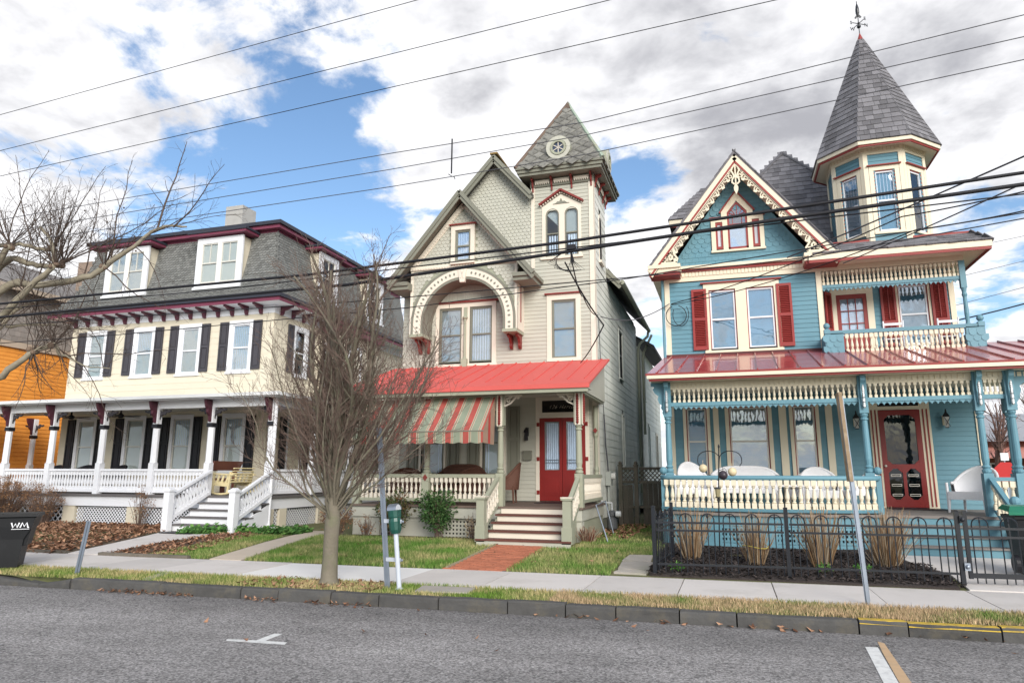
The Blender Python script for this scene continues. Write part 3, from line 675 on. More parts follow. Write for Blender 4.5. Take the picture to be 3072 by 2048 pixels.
def sage_house():
    H = thing('house', 'sage green house with a small square tower and coral red porch roof', 'house', (-6, 16, .2), 'houses along the street')
    Yw, Yg, XL, XR, Yb = 17.4, 16.8, -8.70, -3.16, 25.8
    W, S, G = FF(Yw), FR(XR), FF(Yg)
    part('wall', MB().box(XL, XR-.06, Yw+.06, Yb, .3, 7.3).fp(W, [(XL, 7.3), (XR-.06, 7.3), (-5.96, 10.3)], -8, -.06), SAGE, H)
    part('tower_wall', MB().box(-4.84, XR-.06, Yw+.06, 19.2, 7.0, 9.75), SAGE, H)
    cu, cz, r0 = -6.66, 5.68, 1.15
    op = [(-7.58, -6.91, 4.65, 6.2), (-6.67, -6.02, 4.65, 6.2), (-4.34, -3.68, 4.65, 6.22), (-8.04, -7.37, 1.6, 3.3), (-6.26, -5.67, 1.6, 3.3), (-4.69, -3.48, .9, 3.55)]
    brd = []; siding(W, H, SAGE, .104, [(XL, .97), (XR, .97), (XR, 7.2), (XL, 7.2)], op + [(-7.9, -5.4, 6.32, 6.9)], mats=brd)
    me = siding(W, H, SAGE, .104, [(-4.80, 7.2), (XR, 7.2), (XR, 9.5), (-4.80, 9.5)], [(-4.52, -3.56, 7.44, 8.75)], mats=brd)
    pieces(H, 'clapboard', me, brd)
    # right flank: wide weathered courses
    so = [(21.3, 22.0, 4.62, 6.12), (21.62, 21.95, 1.9, 3.45)]; bs = []
    siding(S, H, SAGES, .205, [(Yw, .55), (Yb, .55), (Yb, 7.15), (Yw, 7.15)], so, t=.012, maxlen=1.6, joint=.004, mats=bs)
    Se = FR(-3.02); me = siding(Se, H, SAGES, .205, [(Yb, .55), (33, .55), (33, 6.3), (Yb, 6.3)], [(26.3, 27.0, 4.45, 6.0), (27.6, 28.1, 1.9, 3.5), (30.5, 31.2, 1.9, 3.3)], t=.012, maxlen=1.6, joint=.004, mats=bs)
    pieces(H, 'side_board', me, bs)
    bt = []; me = siding(S, H, SAGES, .205, [(Yw, 7.15), (19.2, 7.15), (19.2, 9.6), (Yw, 9.6)], [(18.15, 18.45, 7.5, 8.8)], t=.012, maxlen=.9, joint=.004, mats=bt); pieces(H, 'side_board', me, bt)
    part('rear_wall', MB().box(-8, -3.08, Yb, 33, .3, 6.4), SAGES, H)
    part('foundation', MB().box(XL, XR-.02, Yw+.02, Yb, .1, .55).box(-8, -3.04, Yb, 33, .1, .55), mat('grey_foundation', (.24, .24, .2), .9, .2), H)
    part('corner_board', MB().fb(W, XR-.12, XR+.02, .97, 9.5, .014, .036).fb(S, Yw-.036, Yw+.09, .6, 9.5, .012, .03), IVORY, H)
    part('corner_board', MB().fb(W, -4.90, -4.80, 7.15, 9.5, .014, .036), IVORY, H)
    # windows
    DK = SAGED
    cas = part('twin_casing', MB().fb(W, -7.69, -7.58, 4.6, 6.2, -.05, .034).fb(W, -6.91, -6.67, 4.6, 6.2, -.05, .034).fb(W, -6.02, -5.90, 4.6, 6.2, -.05, .034).fb(W, -7.69, -5.90, 6.2, 6.33, -.05, .036).fb(W, -7.72, -5.87, 4.53, 4.6, -.05, .06), IVORY, H)
    part('head_moulding', MB().fb(W, -7.78, -5.82, 6.33, 6.375, -.02, .09), OXRED, cas)
    part('colonnette', MB().lathe((-6.79, Yw-.085, 4.73), [(.05, 0), (.05, .05), (.035, .07), (.04, .1), (.036, 1.05), (.045, 1.07), (.035, 1.1), (.075, 1.15), (.075, 1.18)], 10).box(-6.87, -6.71, Yw-.16, Yw, 4.42, 4.73).box(-6.84, -6.74, Yw-.06, Yw-.034, 5.91, 6.19), SAGEM, cas)
    for u0, u1 in ((-7.58, -6.91), (-6.67, -6.02)): window(W, cas, u0, u1, 4.65, 6.2, .0, DK, DK, inner='blind' if u0 < -7 else 'lace', glassm=GLASS_SKY, line=DK)
    window(W, H, -4.34, -3.68, 4.65, 6.22, .13, IVORY, DK, inner='blind', head=.035, capm=OXRED, glassm=GLASS_SKY, line=DK)
    for u0, u1 in ((-8.04, -7.37), (-6.26, -5.67)):
        window(W, H, u0, u1, 1.62, 3.3, .06, IVORY, DK, inner='drape', line=BLACKP); shutter(W, H, u0-.42, u0-.10, 1.62, 3.4, SAGED); shutter(W, H, u1+.13, u1+.45, 1.62, 3.4, SAGED)
    window(S, H, 21.3, 22.0, 4.62, 6.12, .07, SAGES, BLACKP, inner='dark'); window(S, H, 21.62, 21.95, 1.9, 3.45, .05, SAGES, SAGES, inner='dark')
    window(Se, H, 26.3, 27.0, 4.45, 6.0, .07, SAGES, WHITE, inner='lace'); window(Se, H, 27.6, 28.1, 1.9, 3.5, .06, SAGES, SAGES, inner='lace'); window(Se, H, 30.5, 31.2, 1.9, 3.3, .08, IVORY, IVORY, inner='lace')
    # recessed beadboard over the twin window
    bb = MB(); x = cu-1.2
    for i in range(30): bb.fb(W, x+.004, x+.078, 6.38, 6.95, -.01, .012); x += .08
    part('beadboard', bb, SAGE, H)['kind'] = 'stuff'
    # projecting gable with the big arch
    A = arc(cu, cz, r0, 0, 180, 28); hw = 1.53
    lo = [(cu+hw, 5.38), (cu+hw, 7.18), (cu-hw, 7.18), (cu-hw, 5.38), (cu-r0, 5.38)] + A[::-1] + [(cu+r0, 5.38)]
    gab = part('arch_gable', MB().fp(G, lo, -.5, 0).fp(G, [(cu-hw, 7.18), (cu+hw, 7.18), (cu, 8.98)], -.7, 0), SAGEM, H)
    part('arch_soffit', MB().poly([G.p(u, z, d) for u, z in [(cu+r0-.004, 5.38)]+[(cu+(u-cu)*.997, z) for u, z in A]+[(cu-r0+.004, 5.38)] for d in (.0, -.6)], [(2*i, 2*i+1, 2*i+3, 2*i+2) for i in range(30)]), SAGED, gab)
    sc = scales(G, .117, .097, [(cu-hw+.05, 5.6), (cu+hw-.05, 5.6), (cu+hw-.05, 7.14), (cu-hw+.05, 7.14)])
    sc = [m for m in sc if math.hypot(m.translation.x-cu, m.translation.z-cz) > 1.53]
    sc += scales(G, .117, .097, [(cu-1.36, 7.30), (cu+1.36, 7.30), (cu, 8.84)], [(-7.0, -6.32, 7.2, 8.36)])
    sc += scales(W, .117, .097, [(-5.3, 7.15), (-4.92, 7.15), (-4.92, 9.25), (-5.96, 10.34), (-7.2, 9.0)])
    pieces(H, 'shingle', scale_mesh(.117, .097, .02, SAGE, 'round'), sc)
    part('corner_board', MB().fb(G, cu+hw-.06, cu+hw+.02, 5.38, 7.16, .014, .03).fb(G, cu-hw-.02, cu-hw+.06, 5.38, 7.16, .014, .03).fb(FR(cu+hw), Yg-.03, Yw, 5.38, 7.1, 0, .02), IVORY, gab)
    part('side_panel_line', MB().fb(FR(cu+hw), Yg+.24, Yg+.31, 5.6, 7.0, .02, .03), OXRED, gab)
    # arch rings
    part('arch_ring', MB().strip(G, [(cu+1.47, 5.38)]+arc(cu, cz, 1.47, 0, 180, 32)+[(cu-1.47, 5.38)], .07, 0, .05), SAGED, gab)
    part('arch_ring', MB().strip(G, [(cu+1.185, 5.38)]+arc(cu, cz, 1.185, 0, 180, 32)+[(cu-1.185, 5.38)], .07, 0, .035), SAGED, gab)
    ab = part('arch_band', MB().strip(G, [(cu+1.328, 5.38)]+arc(cu, cz, 1.328, 0, 180, 36)+[(cu-1.328, 5.38)], .215, 0, .045), IVORY, gab)
    fl = MB().poly([(0, .004, 0.045), (.022, .004, .022), (.03, .004, 0), (.022, .004, -.022), (0, .004, -.045), (-.022, .004, -.022), (-.03, .004, 0), (-.022, .004, .022)], [tuple(range(8))]).mesh('carved_leaf', SAGED)
    for i in range(33):
        a = R(180*(i+.5)/33)
        if abs(i-16) > 1: link('carved_leaf', fl, ab, G.mat(cu+1.328*math.cos(a), cz+1.328*math.sin(a), .045, 1, 1, 1, a-math.pi/2))
    for s in (-1, 1):
        for z in (5.44, 5.56): link('carved_leaf', fl, ab, G.mat(cu+s*1.328, z, .045, 1, 1, 1, math.pi/2))
    part('keystone', MB().fp(G, [(cu-.07, 6.74), (cu+.07, 6.74), (cu+.13, 7.17), (cu-.13, 7.17)], 0, .085).strip(G, [(cu-.04, 6.85), (cu, 6.98), (cu-.05, 7.1)], .02, .085, .098).strip(G, [(cu+.04, 6.85), (cu, 6.98), (cu+.05, 7.1)], .02, .085, .098), IVORY, gab)
    for s in (-1, 1):
        c = cu+s*1.34
        k = part('corbel', MB().box(c-.2, c+.2, Yg-.07, Yw, 5.30, 5.38), SAGEM, gab)
        for o in (-.12, .12):
            pf = [(Yw, 5.30), (Yw-.40, 5.30), (Yw-.41, 5.25), (Yw-.34, 5.22), (Yw-.24, 5.20), (Yw-.20, 5.14), (Yw-.15, 5.08), (Yw-.16, 5.0), (Yw-.10, 4.94), (Yw, 4.93)]
            part('corbel_bracket', MB().fp(Fr((c+o, 0, 0), (0, 1, 0), (1, 0, 0)), pf, -.034, .034), OXRED, k)
    # gable band, dentils, inner trim
    part('gable_band', MB().fb(G, cu-hw-.03, cu+hw+.03, 7.18, 7.29, 0, .05), IVORY, gab)
    dm = MB().box(-.02, .02, 0, .018, 0, .05).mesh('dentil', IVORY)
    for i in range(38): link('dentil', dm, gab, G.mat(cu-1.48+i*.08, 7.20, .05))
    for s in (-1, 1):
        part('rake_band', MB().strip(G, [(cu+s*1.46, 7.29), (cu, 8.99)], .15, 0, .04), IVORY, gab)
        for i in range(26):
            t = (i+.5)/26; link('dentil', dm, gab, G.mat(cu+s*1.43*(1-t), 7.29+1.63*t, .04, 1, 1, 1, s*-.86+math.pi/2))
    window(FF(Yg-.075), gab, -6.88, -6.43, 7.34, 8.22, .12, IVORY, DK, inner='lace', head=.03, capm=OXRED, line=DK, meet=.48, glassm=GLASS_SKY)
    part('leaded_light', MB().strip(G, arc(-6.77, 7.86, .1, 0, 90, 6), .012, -.03, -.02).strip(G, arc(-6.54, 7.86, .1, 90, 180, 6), .012, -.03, -.02).fb(G, -6.66, -6.65, 7.8, 8.18, -.03, -.02), IVORY, gab)
    # roofs: small front gable, main gable
    def gable_roof(cx, zp, y0, y1, hw_, sl, m, edge, th=.10, par=None, sides=(-1, 1)):
        for s in sides:
            P = []
            for y in (y0, y1): P += [(cx, y, zp), (cx+s*hw_, y, zp-sl*hw_), (cx+s*hw_, y, zp-sl*hw_-th), (cx, y, zp-th)]
            part('roof', MB().poly(P, [(0, 1, 2, 3), (7, 6, 5, 4), (0, 4, 5, 1), (1, 5, 6, 2), (2, 6, 7, 3), (3, 7, 4, 0)]), m, par or H)
            Fe = FF(y0); off = 0
            for w_, d_, mm in ((.10, .05, edge), (.10, .02, edge)):
                part('rake_moulding', MB().strip(Fe, [(cx+s*(hw_), zp-sl*hw_-.07-off), (cx, zp-.07-off)], w_, -.02, d_), mm, par or H); off += .125
    RG = mat('grey_asphalt_roof', (.105, .10, .095), .9, .2, 4)
    gable_roof(cu, 9.29, 16.42, Yw+1.5, 2.08, 1.19, RG, SAGED, .09)
    part('gable_soffit', MB().poly([(cu-2.02, 16.45, 6.76), (cu, 16.45, 9.16), (cu, Yg, 9.16), (cu-2.02, Yg, 6.76)], [(0, 1, 2, 3)]).poly([(cu+2.02, 16.45, 6.76), (cu, 16.45, 9.16), (cu, Yg, 9.16), (cu+2.02, Yg, 6.76)], [(3, 2, 1, 0)]), SAGED, H)
    for s in (-1, 1): part('eave_return', MB().box(min(cu+s*1.5, cu+s*2.1), max(cu+s*1.5, cu+s*2.1), 16.44, Yw, 6.70, 6.80).box(min(cu+s*1.5, cu+s*2.04), max(cu+s*1.5, cu+s*2.04), 16.5, Yw, 6.60, 6.70), SAGED, H)
    gable_roof(-5.92, 10.52, Yw-.30, 19.2, 1.10, 1.14, RG, SAGED, .10, sides=(1,)); gable_roof(-5.92, 10.52, 19.22, Yb+.4, 3.17, 1.07, RG, SAGED, .10, sides=(1,)); gable_roof(-5.92, 10.52, Yw-.30, Yb+.4, 2.75, 1.10, RG, SAGED, .10, sides=(-1,))
    part('ridge_cap', MB().bar((-5.92, Yw-.32, 10.55), (-5.92, Yb, 10.55), .22, .05), mat('lichen_ridge', (.24, .16, .06), .9, .3), H)
    part('side_soffit', MB().hexa([(XR+.01, Yw+2, 7.62), (-2.76, Yw+2, 7.10), (-2.76, Yb+.3, 7.10), (XR+.01, Yb+.3, 7.62), (XR+.01, Yw+2, 7.64), (-2.76, Yw+2, 7.12), (-2.76, Yb+.3, 7.12), (XR+.01, Yb+.3, 7.64)]), SAGED, H)
    part('side_gutter', MB().tube([(-2.70, 19.25, 7.10), (-2.70, 26.2, 7.05)], .07, 8), SAGEM, H)
    part('rear_roof', MB().hexa([(-2.5, Yb, 6.30), (-2.5, 33.2, 6.30), (-5.5, 33.2, 8.1), (-5.5, Yb, 8.1), (-2.5, Yb, 6.42), (-2.5, 33.2, 6.42), (-5.5, 33.2, 8.2), (-5.5, Yb, 8.2)]), RG, H)
    part('downpipe', MB().tube([(-2.72, 26.1, 7.0), (-2.74, 26.0, 6.8), (-3.0, 25.6, 6.45), (-3.06, 25.55, 6.2), (-3.06, 25.5, 1.0)], .05, 8), SAGEM, H)
    part('downpipe', MB().tube([(-2.62, 26.3, 6.9), (-2.9, 26.0, 6.2), (-2.94, 25.95, 5.9), (-2.94, 25.95, 3.1)], .05, 8), SAGEM, H)
    # tower top
    tx, ty, zE = -4.02, 18.28, 9.93
    T = part('tower_cornice', MB().box(-5.16, -2.86, 17.02, 19.56, 9.70, 9.78).box(-5.20, -2.82, 16.98, 19.60, 9.78, 9.87).box(-5.24, -2.78, 16.94, 19.64, 9.87, 9.93).box(-4.92, XR+.03, Yw-.05, 19.3, 9.48, 9.70), SAGED, H)
    apx = (tx, ty, 12.42); q = [(-5.24, 16.94, zE), (-2.80, 16.94, zE), (-2.80, 19.62, zE), (-5.24, 19.62, zE)]
    part('spire', MB().poly(q+[apx], [(0, 1, 4), (1, 2, 4), (2, 3, 4), (3, 0, 4)]), TILE, H)
    def diamonds(a, b, rows=8):
        a, b, c = Vector(a), Vector(b), Vector(apx); mid = (a+b)/2; up = c-mid; n = (b-a).cross(up).normalized(); Lh = up.length; half = (b-a).length/2; ex = (b-a).normalized(); ez = up.normalized(); dh, dw = .31, .40; out = []
        k = 0; z = 0
        while z < Lh-.25:
            x = -3*dw + (dw/2 if k % 2 else 0)
            while x < 3*dw:
                zz = z; lim = half*(1-(zz)/Lh)
                if abs(x) < lim-.12:
                    o = mid+ex*x+ez*zz+n*.006; out.append(Matrix(((ex.x, n.x, ez.x, o.x), (ex.y, n.y, ez.y, o.y), (ex.z, n.z, ez.z, o.z), (0, 0, 0, 1))))
                x += dw
            z += dh/2; k += 1
        return out
    dmm = MB(); w_, h_ = .185, .145
    dmm.poly([(0, .004, -h_), (w_, .014, 0), (0, .004, h_), (-w_, .014, 0), (0, .016, -h_*.72), (w_*.72, .03, 0), (0, .016, h_*.72), (-w_*.72, .03, 0), (0, .022, 0)], [(0, 1, 5, 4), (1, 2, 6, 5), (2, 3, 7, 6), (3, 0, 4, 7), (4, 5, 8), (5, 6, 8), (6, 7, 8), (7, 4, 8)])
    pieces(H, 'roof_tile', dmm.mesh('roof_tile', TILE), diamonds(q[0], q[1]) + diamonds(q[1], q[2]))
    part('hip_roll', MB().tube([q[0], apx], [.05, .04], 6), COPPER, H); part('hip_roll', MB().tube([q[1], apx], [.06, .04], 6), VERDI, H); part('hip_roll', MB().tube([q[2], apx], .05, 6), VERDI, H)
    part('apex_cap', MB().lathe((tx, ty, 12.17), [(.22, 0), (.02, .30)], 4), COPPER, H)
    def oculus(F, u, z, d0, d1):
        o = part('oculus', MB().tube([F.p(u, z, d0), F.p(u, z, d1)], .335, 24), SAGEM, H)
        for rr, w_, dd, mm in ((.285, .11, .03, SAGE), (.19, .06, .05, SAGEM)): part('ring', MB().strip(F, arc(u, z, rr, 0, 360, 28), w_, d1, d1+dd), mm, o)
        part('pane', MB().tube([F.p(u, z, d1), F.p(u, z, d1+.012)], .165, 24), mat('dark_blue_glass', (.02, .035, .07), .08, spec=.8), o)
        for a in (90, 30, 150): part('glazing_bar', MB().strip(F, [(u-.16*math.cos(R(a)), z-.16*math.sin(R(a))), (u+.16*math.cos(R(a)), z+.16*math.sin(R(a)))], .018, d1+.012, d1+.024), IVORY, o)
    oculus(FF(17.04), -4.03, 10.42, -.6, 0); oculus(FR(-2.86), 18.28, 10.42, -.6, 0)
    # tower frieze: brackets and sawn valance
    for F, us in ((W, (-4.84, -4.30, -3.74, -3.20)), (S, (17.5, 18.1, 18.7, 19.15))):
        for u in us: part('frieze_bracket', MB().fp(Fr(F.p(u, 0, 0), F.n, F.u), [(0.05, 9.44), (.10, 9.50), (.12, 9.60), (.22, 9.63), (.22, 9.70), (.05, 9.70)], -.022, .022).fb(F, u-.02, u+.02, 9.34, 9.46, .03, .06), OXRED, T)
        for a, b in zip(us, us[1:]):
            z1, n = 9.66, 7; pts = [(a+.06, z1), (b-.06, z1)]
            low = []
            for i in range(n):
                x0, x1 = b-.06-(b-a-.12)*i/n, b-.06-(b-a-.12)*(i+1)/n; low += [(x0, z1-.07), ((x0+x1)/2, z1-.135), (x1, z1-.07)]
            part('valance', MB().fp(F, pts+low, .06, .085), IVORY, T)
    # tower twin window
    P5 = [(-4.59, 7.43), (-3.50, 7.43), (-3.50, 8.86), (-4.045, 9.20), (-4.59, 8.86)]
    def arched(u, hw_, zb, zs): return [(u-hw_, zb), (u+hw_, zb)] + arc(u, zs, hw_, 0, 180, 12)
    tc = part('tower_window', MB(), IVORY, H)
    b = MB()
    for u0, u1, f in ((-4.59, -4.49, 0), (-4.11, -3.955, 0), (-3.58, -3.50, 0)): b.fb(W, u0, u1, 7.43, 8.62, -.05, .03)
    for u in (-4.30, -3.767):
        a = arc(u, 8.62, .19, 0, 180, 12); top = 8.87
        for (x0, z0), (x1, z1) in zip(a, a[1:]): b.fp(W, [(x0, z0), (x0, top), (x1, top), (x1, z1)], -.05, .03)
    b.fb(W, -4.59, -4.49, 8.62, 8.87, -.05, .03).fb(W, -4.11, -3.957, 8.62, 8.87, -.05, .03).fb(W, -3.577, -3.50, 8.62, 8.87, -.05, .03).fp(W, [(-4.59, 8.87), (-3.50, 8.87), (-4.045, 9.20)], -.05, .03).fb(W, -4.63, -3.46, 7.36, 7.43, -.05, .07)
    tcs = part('casing', b, IVORY, tc)
    for u in (-4.30, -3.767):
        part('sash', MB().strip(W, [(u-.172, 7.46)]+arc(u, 8.62, .172, 180, 0, 14)+[(u+.172, 7.46)], .035, -.04, .01).fb(W, u-.155, u+.155, 8.08, 8.115, -.04, .0).fb(W, u-.155, u+.155, 7.43, 7.47, -.04, 0), SAGED, tc)
        part('pane', MB().fp(W, arched(u, .16, 7.46, 8.62), -.035, -.03), GLASS, tc); part('curtain', curtain_mb(W, u-.13, u+.13, 7.47, 8.05, -.056), LACE, tc)
        part('room', MB().fp(W, arched(u, .19, 7.43, 8.62), -.085, -.08), mat('painted_sky_blue', (.08, .13, .24), .8), tc)  # blue plate behind the glass: the reflected sky is put into its colour
    part('pediment', MB().strip(W, [(-4.66, 8.93), (-4.045, 9.315)], .05, .0, .13).strip(W, [(-4.045, 9.315), (-3.43, 8.93)], .05, 0, .13), OXRED, tc)
    bd = MB().sphere((0, 0, 0), .026, 6, 4).mesh('bead', IVORY)
    for s in (-1, 1):
        for i in range(9): t = (i+.5)/9; link('bead', bd, tc, Matrix.Translation(W.p(-4.045+s*.6*(1-t), 8.885+.37*t, .06)))
    part('carving', MB().fp(W, [(-4.28, 8.93), (-4.2, 8.95), (-4.14, 9.0), (-4.09, 8.99), (-4.045, 9.09), (-4.0, 8.99), (-3.95, 9.0), (-3.89, 8.95), (-3.81, 8.93)], .03, .05), SAGED, tc)
    nw = part('side_lancet', MB().fp(S, arched(18.3, .2, 7.45, 8.65), -.05, .02), IVORY, H); part('pane', MB().fp(S, arched(18.3, .13, 7.5, 8.62), .02, .026), DARK, nw); part('sill', MB().fb(S, 18.05, 18.55, 7.38, 7.45, 0, .08), IVORY, nw)
    # door, transom, trims
    D = part('front_door', MB().fb(W, -4.69, -4.09, .98, 1.75, -.03, .02).fb(W, -4.69, -4.555, 1.75, 3.08, -.03, .02).fb(W, -4.16, -4.09, 1.75, 3.08, -.03, .02).fb(W, -4.555, -4.16, 2.98, 3.08, -.03, .02)
             .fb(W, -4.08, -3.48, .98, 1.75, -.03, .02).fb(W, -4.08, -3.98, 1.75, 3.08, -.03, .02).fb(W, -3.62, -3.48, 1.75, 3.08, -.03, .02).fb(W, -3.98, -3.62, 2.98, 3.08, -.03, .02), DOORRED, H)
    for u in (-4.36, -3.80):
        part('door_panel', MB().fb(W, u-.19, u+.19, 1.12, 1.60, .02, .03).fb(W, u-.13, u+.13, 1.18, 1.54, .03, .042), DOORRED, D)
        part('pane', MB().fb(W, u-.20, u+.20, 1.75, 2.98, -.012, -.008), GLASS, D); part('curtain', curtain_mb(W, u-.17, u+.17, 1.77, 2.95, -.04, .012, .05), LACE, D)
        part('room', MB().fb(W, u-.2, u+.2, 1.75, 2.98, -.08, -.075), DARK, D)
        part('rod', MB().fb(W, u-.18, u+.18, 2.0, 2.012, -.006, .004).fb(W, u-.18, u+.18, 1.93, 1.942, -.006, .004), BLACKP, D)
    for u, s in ((-4.69, -1), (-3.48, 1)):
        for z in (1.14, 1.98, 2.86): part('hinge', MB().fb(W, min(u, u+s*.07), max(u, u+s*.07), z, z+.1, .03, .05), DOORRED, D)
    part('door_casing', MB().fb(W, -4.79, -4.69, .97, 3.66, -.04, .03).fb(W, -3.48, -3.38, .97, 3.66, -.04, .03).fb(W, -4.69, -3.48, 3.08, 3.22, -.04, .028).fb(W, -4.69, -3.48, 3.53, 3.66, -.04, .028).fb(W, -4.69, -4.62, 3.22, 3.53, -.04, .028).fb(W, -3.55, -3.48, 3.22, 3.53, -.04, .028), IVORY, H)
    tr = part('transom', MB().fb(W, -4.62, -3.55, 3.22, 3.53, -.02, -.01), mat('black_glass', (.006, .006, .008), .12, spec=.6), H)
    fc = bpy.data.curves.new('transom_lettering', 'FONT'); fc.body = '126 Hercutt'; fc.size = .135; fc.shear = .5; fc.space_character = 1.15; fc.offset = -.0035; fc.extrude = .001; fc.materials.append(IVORY)
    fo = text_obj('transom_lettering', fc, tr, Matrix.Translation((-4.45, Yw+.005, 3.32)) @ Matrix.Rotation(R(90), 4, 'X'))
    part('wall_lamp', MB().box(-5.06, -4.98, Yw-.05, Yw, 2.62, 2.84).lathe((-5.02, Yw-.13, 2.50), [(.05, 0), (.055, .02), (.04, .2), (.075, .22), (.03, .30)], 8).bar((-5.02, Yw, 2.80), (-5.02, Yw-.14, 2.82), .03, .03), BLACKP, H)
    # porch
    Yp, X0, X1, zf = 14.75, -8.58, -3.02, .95
    boards = MB(); part('porch_floor', MB().box(X0, X1, Yp-.06, Yw+.06, zf-.045, zf), mat('brown_deck', (.15, .11, .09), .7, .2, 3, grain=(60, 3, 60)), H)
    part('porch_fascia', MB().box(X0+.03, X1-.03, Yp-.02, Yp+.02, zf-.28, zf-.045).box(X1-.07, X1-.03, Yp+.02, Yw, zf-.28, zf-.045), SAGE, H)
    part('porch_ceiling', MB().box(X0, X1+.05, Yp, Yw, 3.62, 3.65), PORCHW, H)
    part('porch_beam', MB().box(X0, X1+.03, Yp, Yp+.12, 3.40, 3.62).box(X1-.09, X1+.03, Yp+.12, Yw, 3.40, 3.62), SAGEM, H)
    part('gable_end', MB().fp(FR(X1+.03), [(Yp, 3.44), (Yw-.02, 3.44), (Yw-.02, 4.46), (Yp-.1, 3.57)], .003, .03), SAGE, H)
    a, b_, c, d = (-8.95, 14.33, 3.55), (-2.78, 14.33, 3.55), (-2.82, Yw, 4.56), (-8.95, Yw, 4.56)
    rr = part('porch_roof', MB().hexa([(p[0], p[1], p[2]-.05) for p in (a, b_, c, d)]+[a, b_, c, d]), CORAL, H)
    seams(rr, CORAL, (a[0], a[1]+.45, a[2]+.14), (b_[0], b_[1]+.45, b_[2]+.14), c, d, 16, .03, .02)
    part('roof_fascia', MB().box(-8.97, -2.76, 14.30, 14.33, 3.46, 3.56), CORAL, rr); part('roof_moulding', MB().box(-8.93, -2.80, 14.335, 14.42, 3.38, 3.47), SAGEM, rr)
    part('roof_soffit', MB().box(-8.93, -2.80, 14.42, Yp, 3.45, 3.48), SAGE, rr)
    posts = [-8.47, -6.69, -4.90, -3.11]
    for i, x in enumerate(posts):
        po = part('porch_post', post_mb(x, Yp+.06, zf, 3.40, .088, 12), SAGEM, H)
        for F in ([FF(Yp-.03)] if i < 3 else [FF(Yp-.03), FR(x+.09)]):
            c0 = x if F.n.y < -.5 else Yp+.06
            part('turned_drop', MB().lathe(F.p(c0, 2.72, .03), [(.012, 0)]+[(.02+.014*(k % 2), .02+.025*k) for k in range(25)]+[(.02, .66)], 8), OXRED, po)
            part('post_panel', MB().fb(F, c0-.06, c0+.06, 2.70, 3.40, .0, .012), IVORY, po)
    def scroll(F, u, s, z, sz=.40):
        b = MB(); g = lambda pts: [(u+s*x*sz, z+y*sz) for x, y in pts]; m_ = g
        b.strip(F, g([(0, 0), (1, 0)]), .03, -.015, .015).strip(F, g([(0, 0), (0, -.62)]), .03, -.015, .015)
        b.strip(F, g([(.03, -.58), (.18, -.5), (.36, -.42), (.5, -.27), (.66, -.12), (.8, -.05), (.95, -.02)]), .035, -.014, .014)
        b.strip(F, g(spiral(.2, -.27, .17, .03, 200, -1.3)), .022, -.013, .013).strip(F, g(spiral(.78, -.13, .08, .02, 90, -1.1, 14)), .02, -.012, .012).strip(F, g(spiral(.34, -.1, .07, .02, 0, 1.1, 14)), .02, -.012, .012)
        return part('scroll_bracket', b, IVORY, H)
    Fp = FF(Yp+.06); scroll(Fp, -4.81, 1, 3.385); scroll(Fp, -3.20, -1, 3.385); scroll(FR(-3.11), Yp+.16, 1, 3.385)
    rp = part('respond_post', MB().lathe((-3.2, Yw-.07, zf), [(.06, 0), (.06, .7), (.05, .75), (.065, .8), (.045, .9), (.042, 1.6), (.06, 1.65), (.06, 2.4)], 10), SAGEM, H); part('diamond', MB().fp(FF(Yw-.135), [(-3.2, 2.66), (-3.14, 2.73), (-3.2, 2.80), (-3.26, 2.73)], 0, .012), OXRED, rp)
    part('diamond', MB().fp(FF(Yp-.03), [(-6.69, 1.48), (-6.63, 1.56), (-6.69, 1.64), (-6.75, 1.56)], 0, .012), OXRED, H)
    bm = turned(.46, .034, IVORY)
    for x0, x1, n in ((-8.38, -6.78, 14), (-6.60, -4.99, 14)):
        part('handrail', MB().box(x0, x1, Yp+.01, Yp+.11, 1.56, 1.64), SAGEM, H); part('bottom_rail', MB().box(x0, x1, Yp+.02, Yp+.10, 1.03, 1.10), SAGEM, H)
        row_of(H, 'baluster', bm, (x0, Yp+.06, 1.10), (x1, Yp+.06, 1.10), n)
    part('handrail', MB().box(-3.15, -3.07, Yp+.15, Yw, 1.56, 1.64), SAGEM, H); part('bottom_rail', MB().box(-3.15, -3.07, Yp+.15, Yw, 1.03, 1.10), SAGEM, H); row_of(H, 'baluster', bm, (-3.11, Yp+.15, 1.10), (-3.11, Yw-.1, 1.10), 21)
    # skirt
    part('pier', MB().box(X0+.05, X0+.75, Yp+.02, Yp+.2, .1, zf-.28).box(-7.42, -6.35, Yp+.02, Yp+.2, .1, zf-.28).box(X1-.25, X1-.05, Yp+.02, Yp+.3, .1, zf-.28), SAGE, H)
    for u0, u1 in ((-7.85, -7.42), (-6.35, -4.99)): part('lattice', lattice(FF(Yp+.06), u0, u1, .25, zf-.28, -.02, .085, .045, False), SAGE, H)['kind'] = 'stuff'
    part('lattice', lattice(FF(Yp+.06), -7.82, -7.45, .25, zf-.28, -.02, .085, .045, False), SAGE, H)['kind'] = 'stuff'
    part('crawl_shade_sheet', MB().box(X0, X1-.2, Yp+.4, Yp+.42, .1, zf-.3), DARK, H)  # dark backing sheet: shade below the deck put into its colour
    part('side_skirt', MB().box(X1-.12, X1-.06, Yp+.3, Yw, .15, zf-.28), SAGEM, H)
    # steps
    n = 5; rz = (zf-.21)/n
    for i in range(4):
        z = .21+rz*(4-i); y = Yp-.06-.28*(i+1)
        part('riser', MB().box(-4.84, -3.20, y+.02, y+.05, z-rz, z-.035), IVORY, H); part('tread', MB().box(-4.88 if i < 3 else -5.02, -3.16 if i < 3 else -3.03, y-.02, y+.29, z-.035, z), TREAD, H)
    part('riser', MB().box(-4.84, -3.2, Yp-.05, Yp-.03, zf-rz, zf-.045), IVORY, H)
    yb = Yp-.06-.28*4
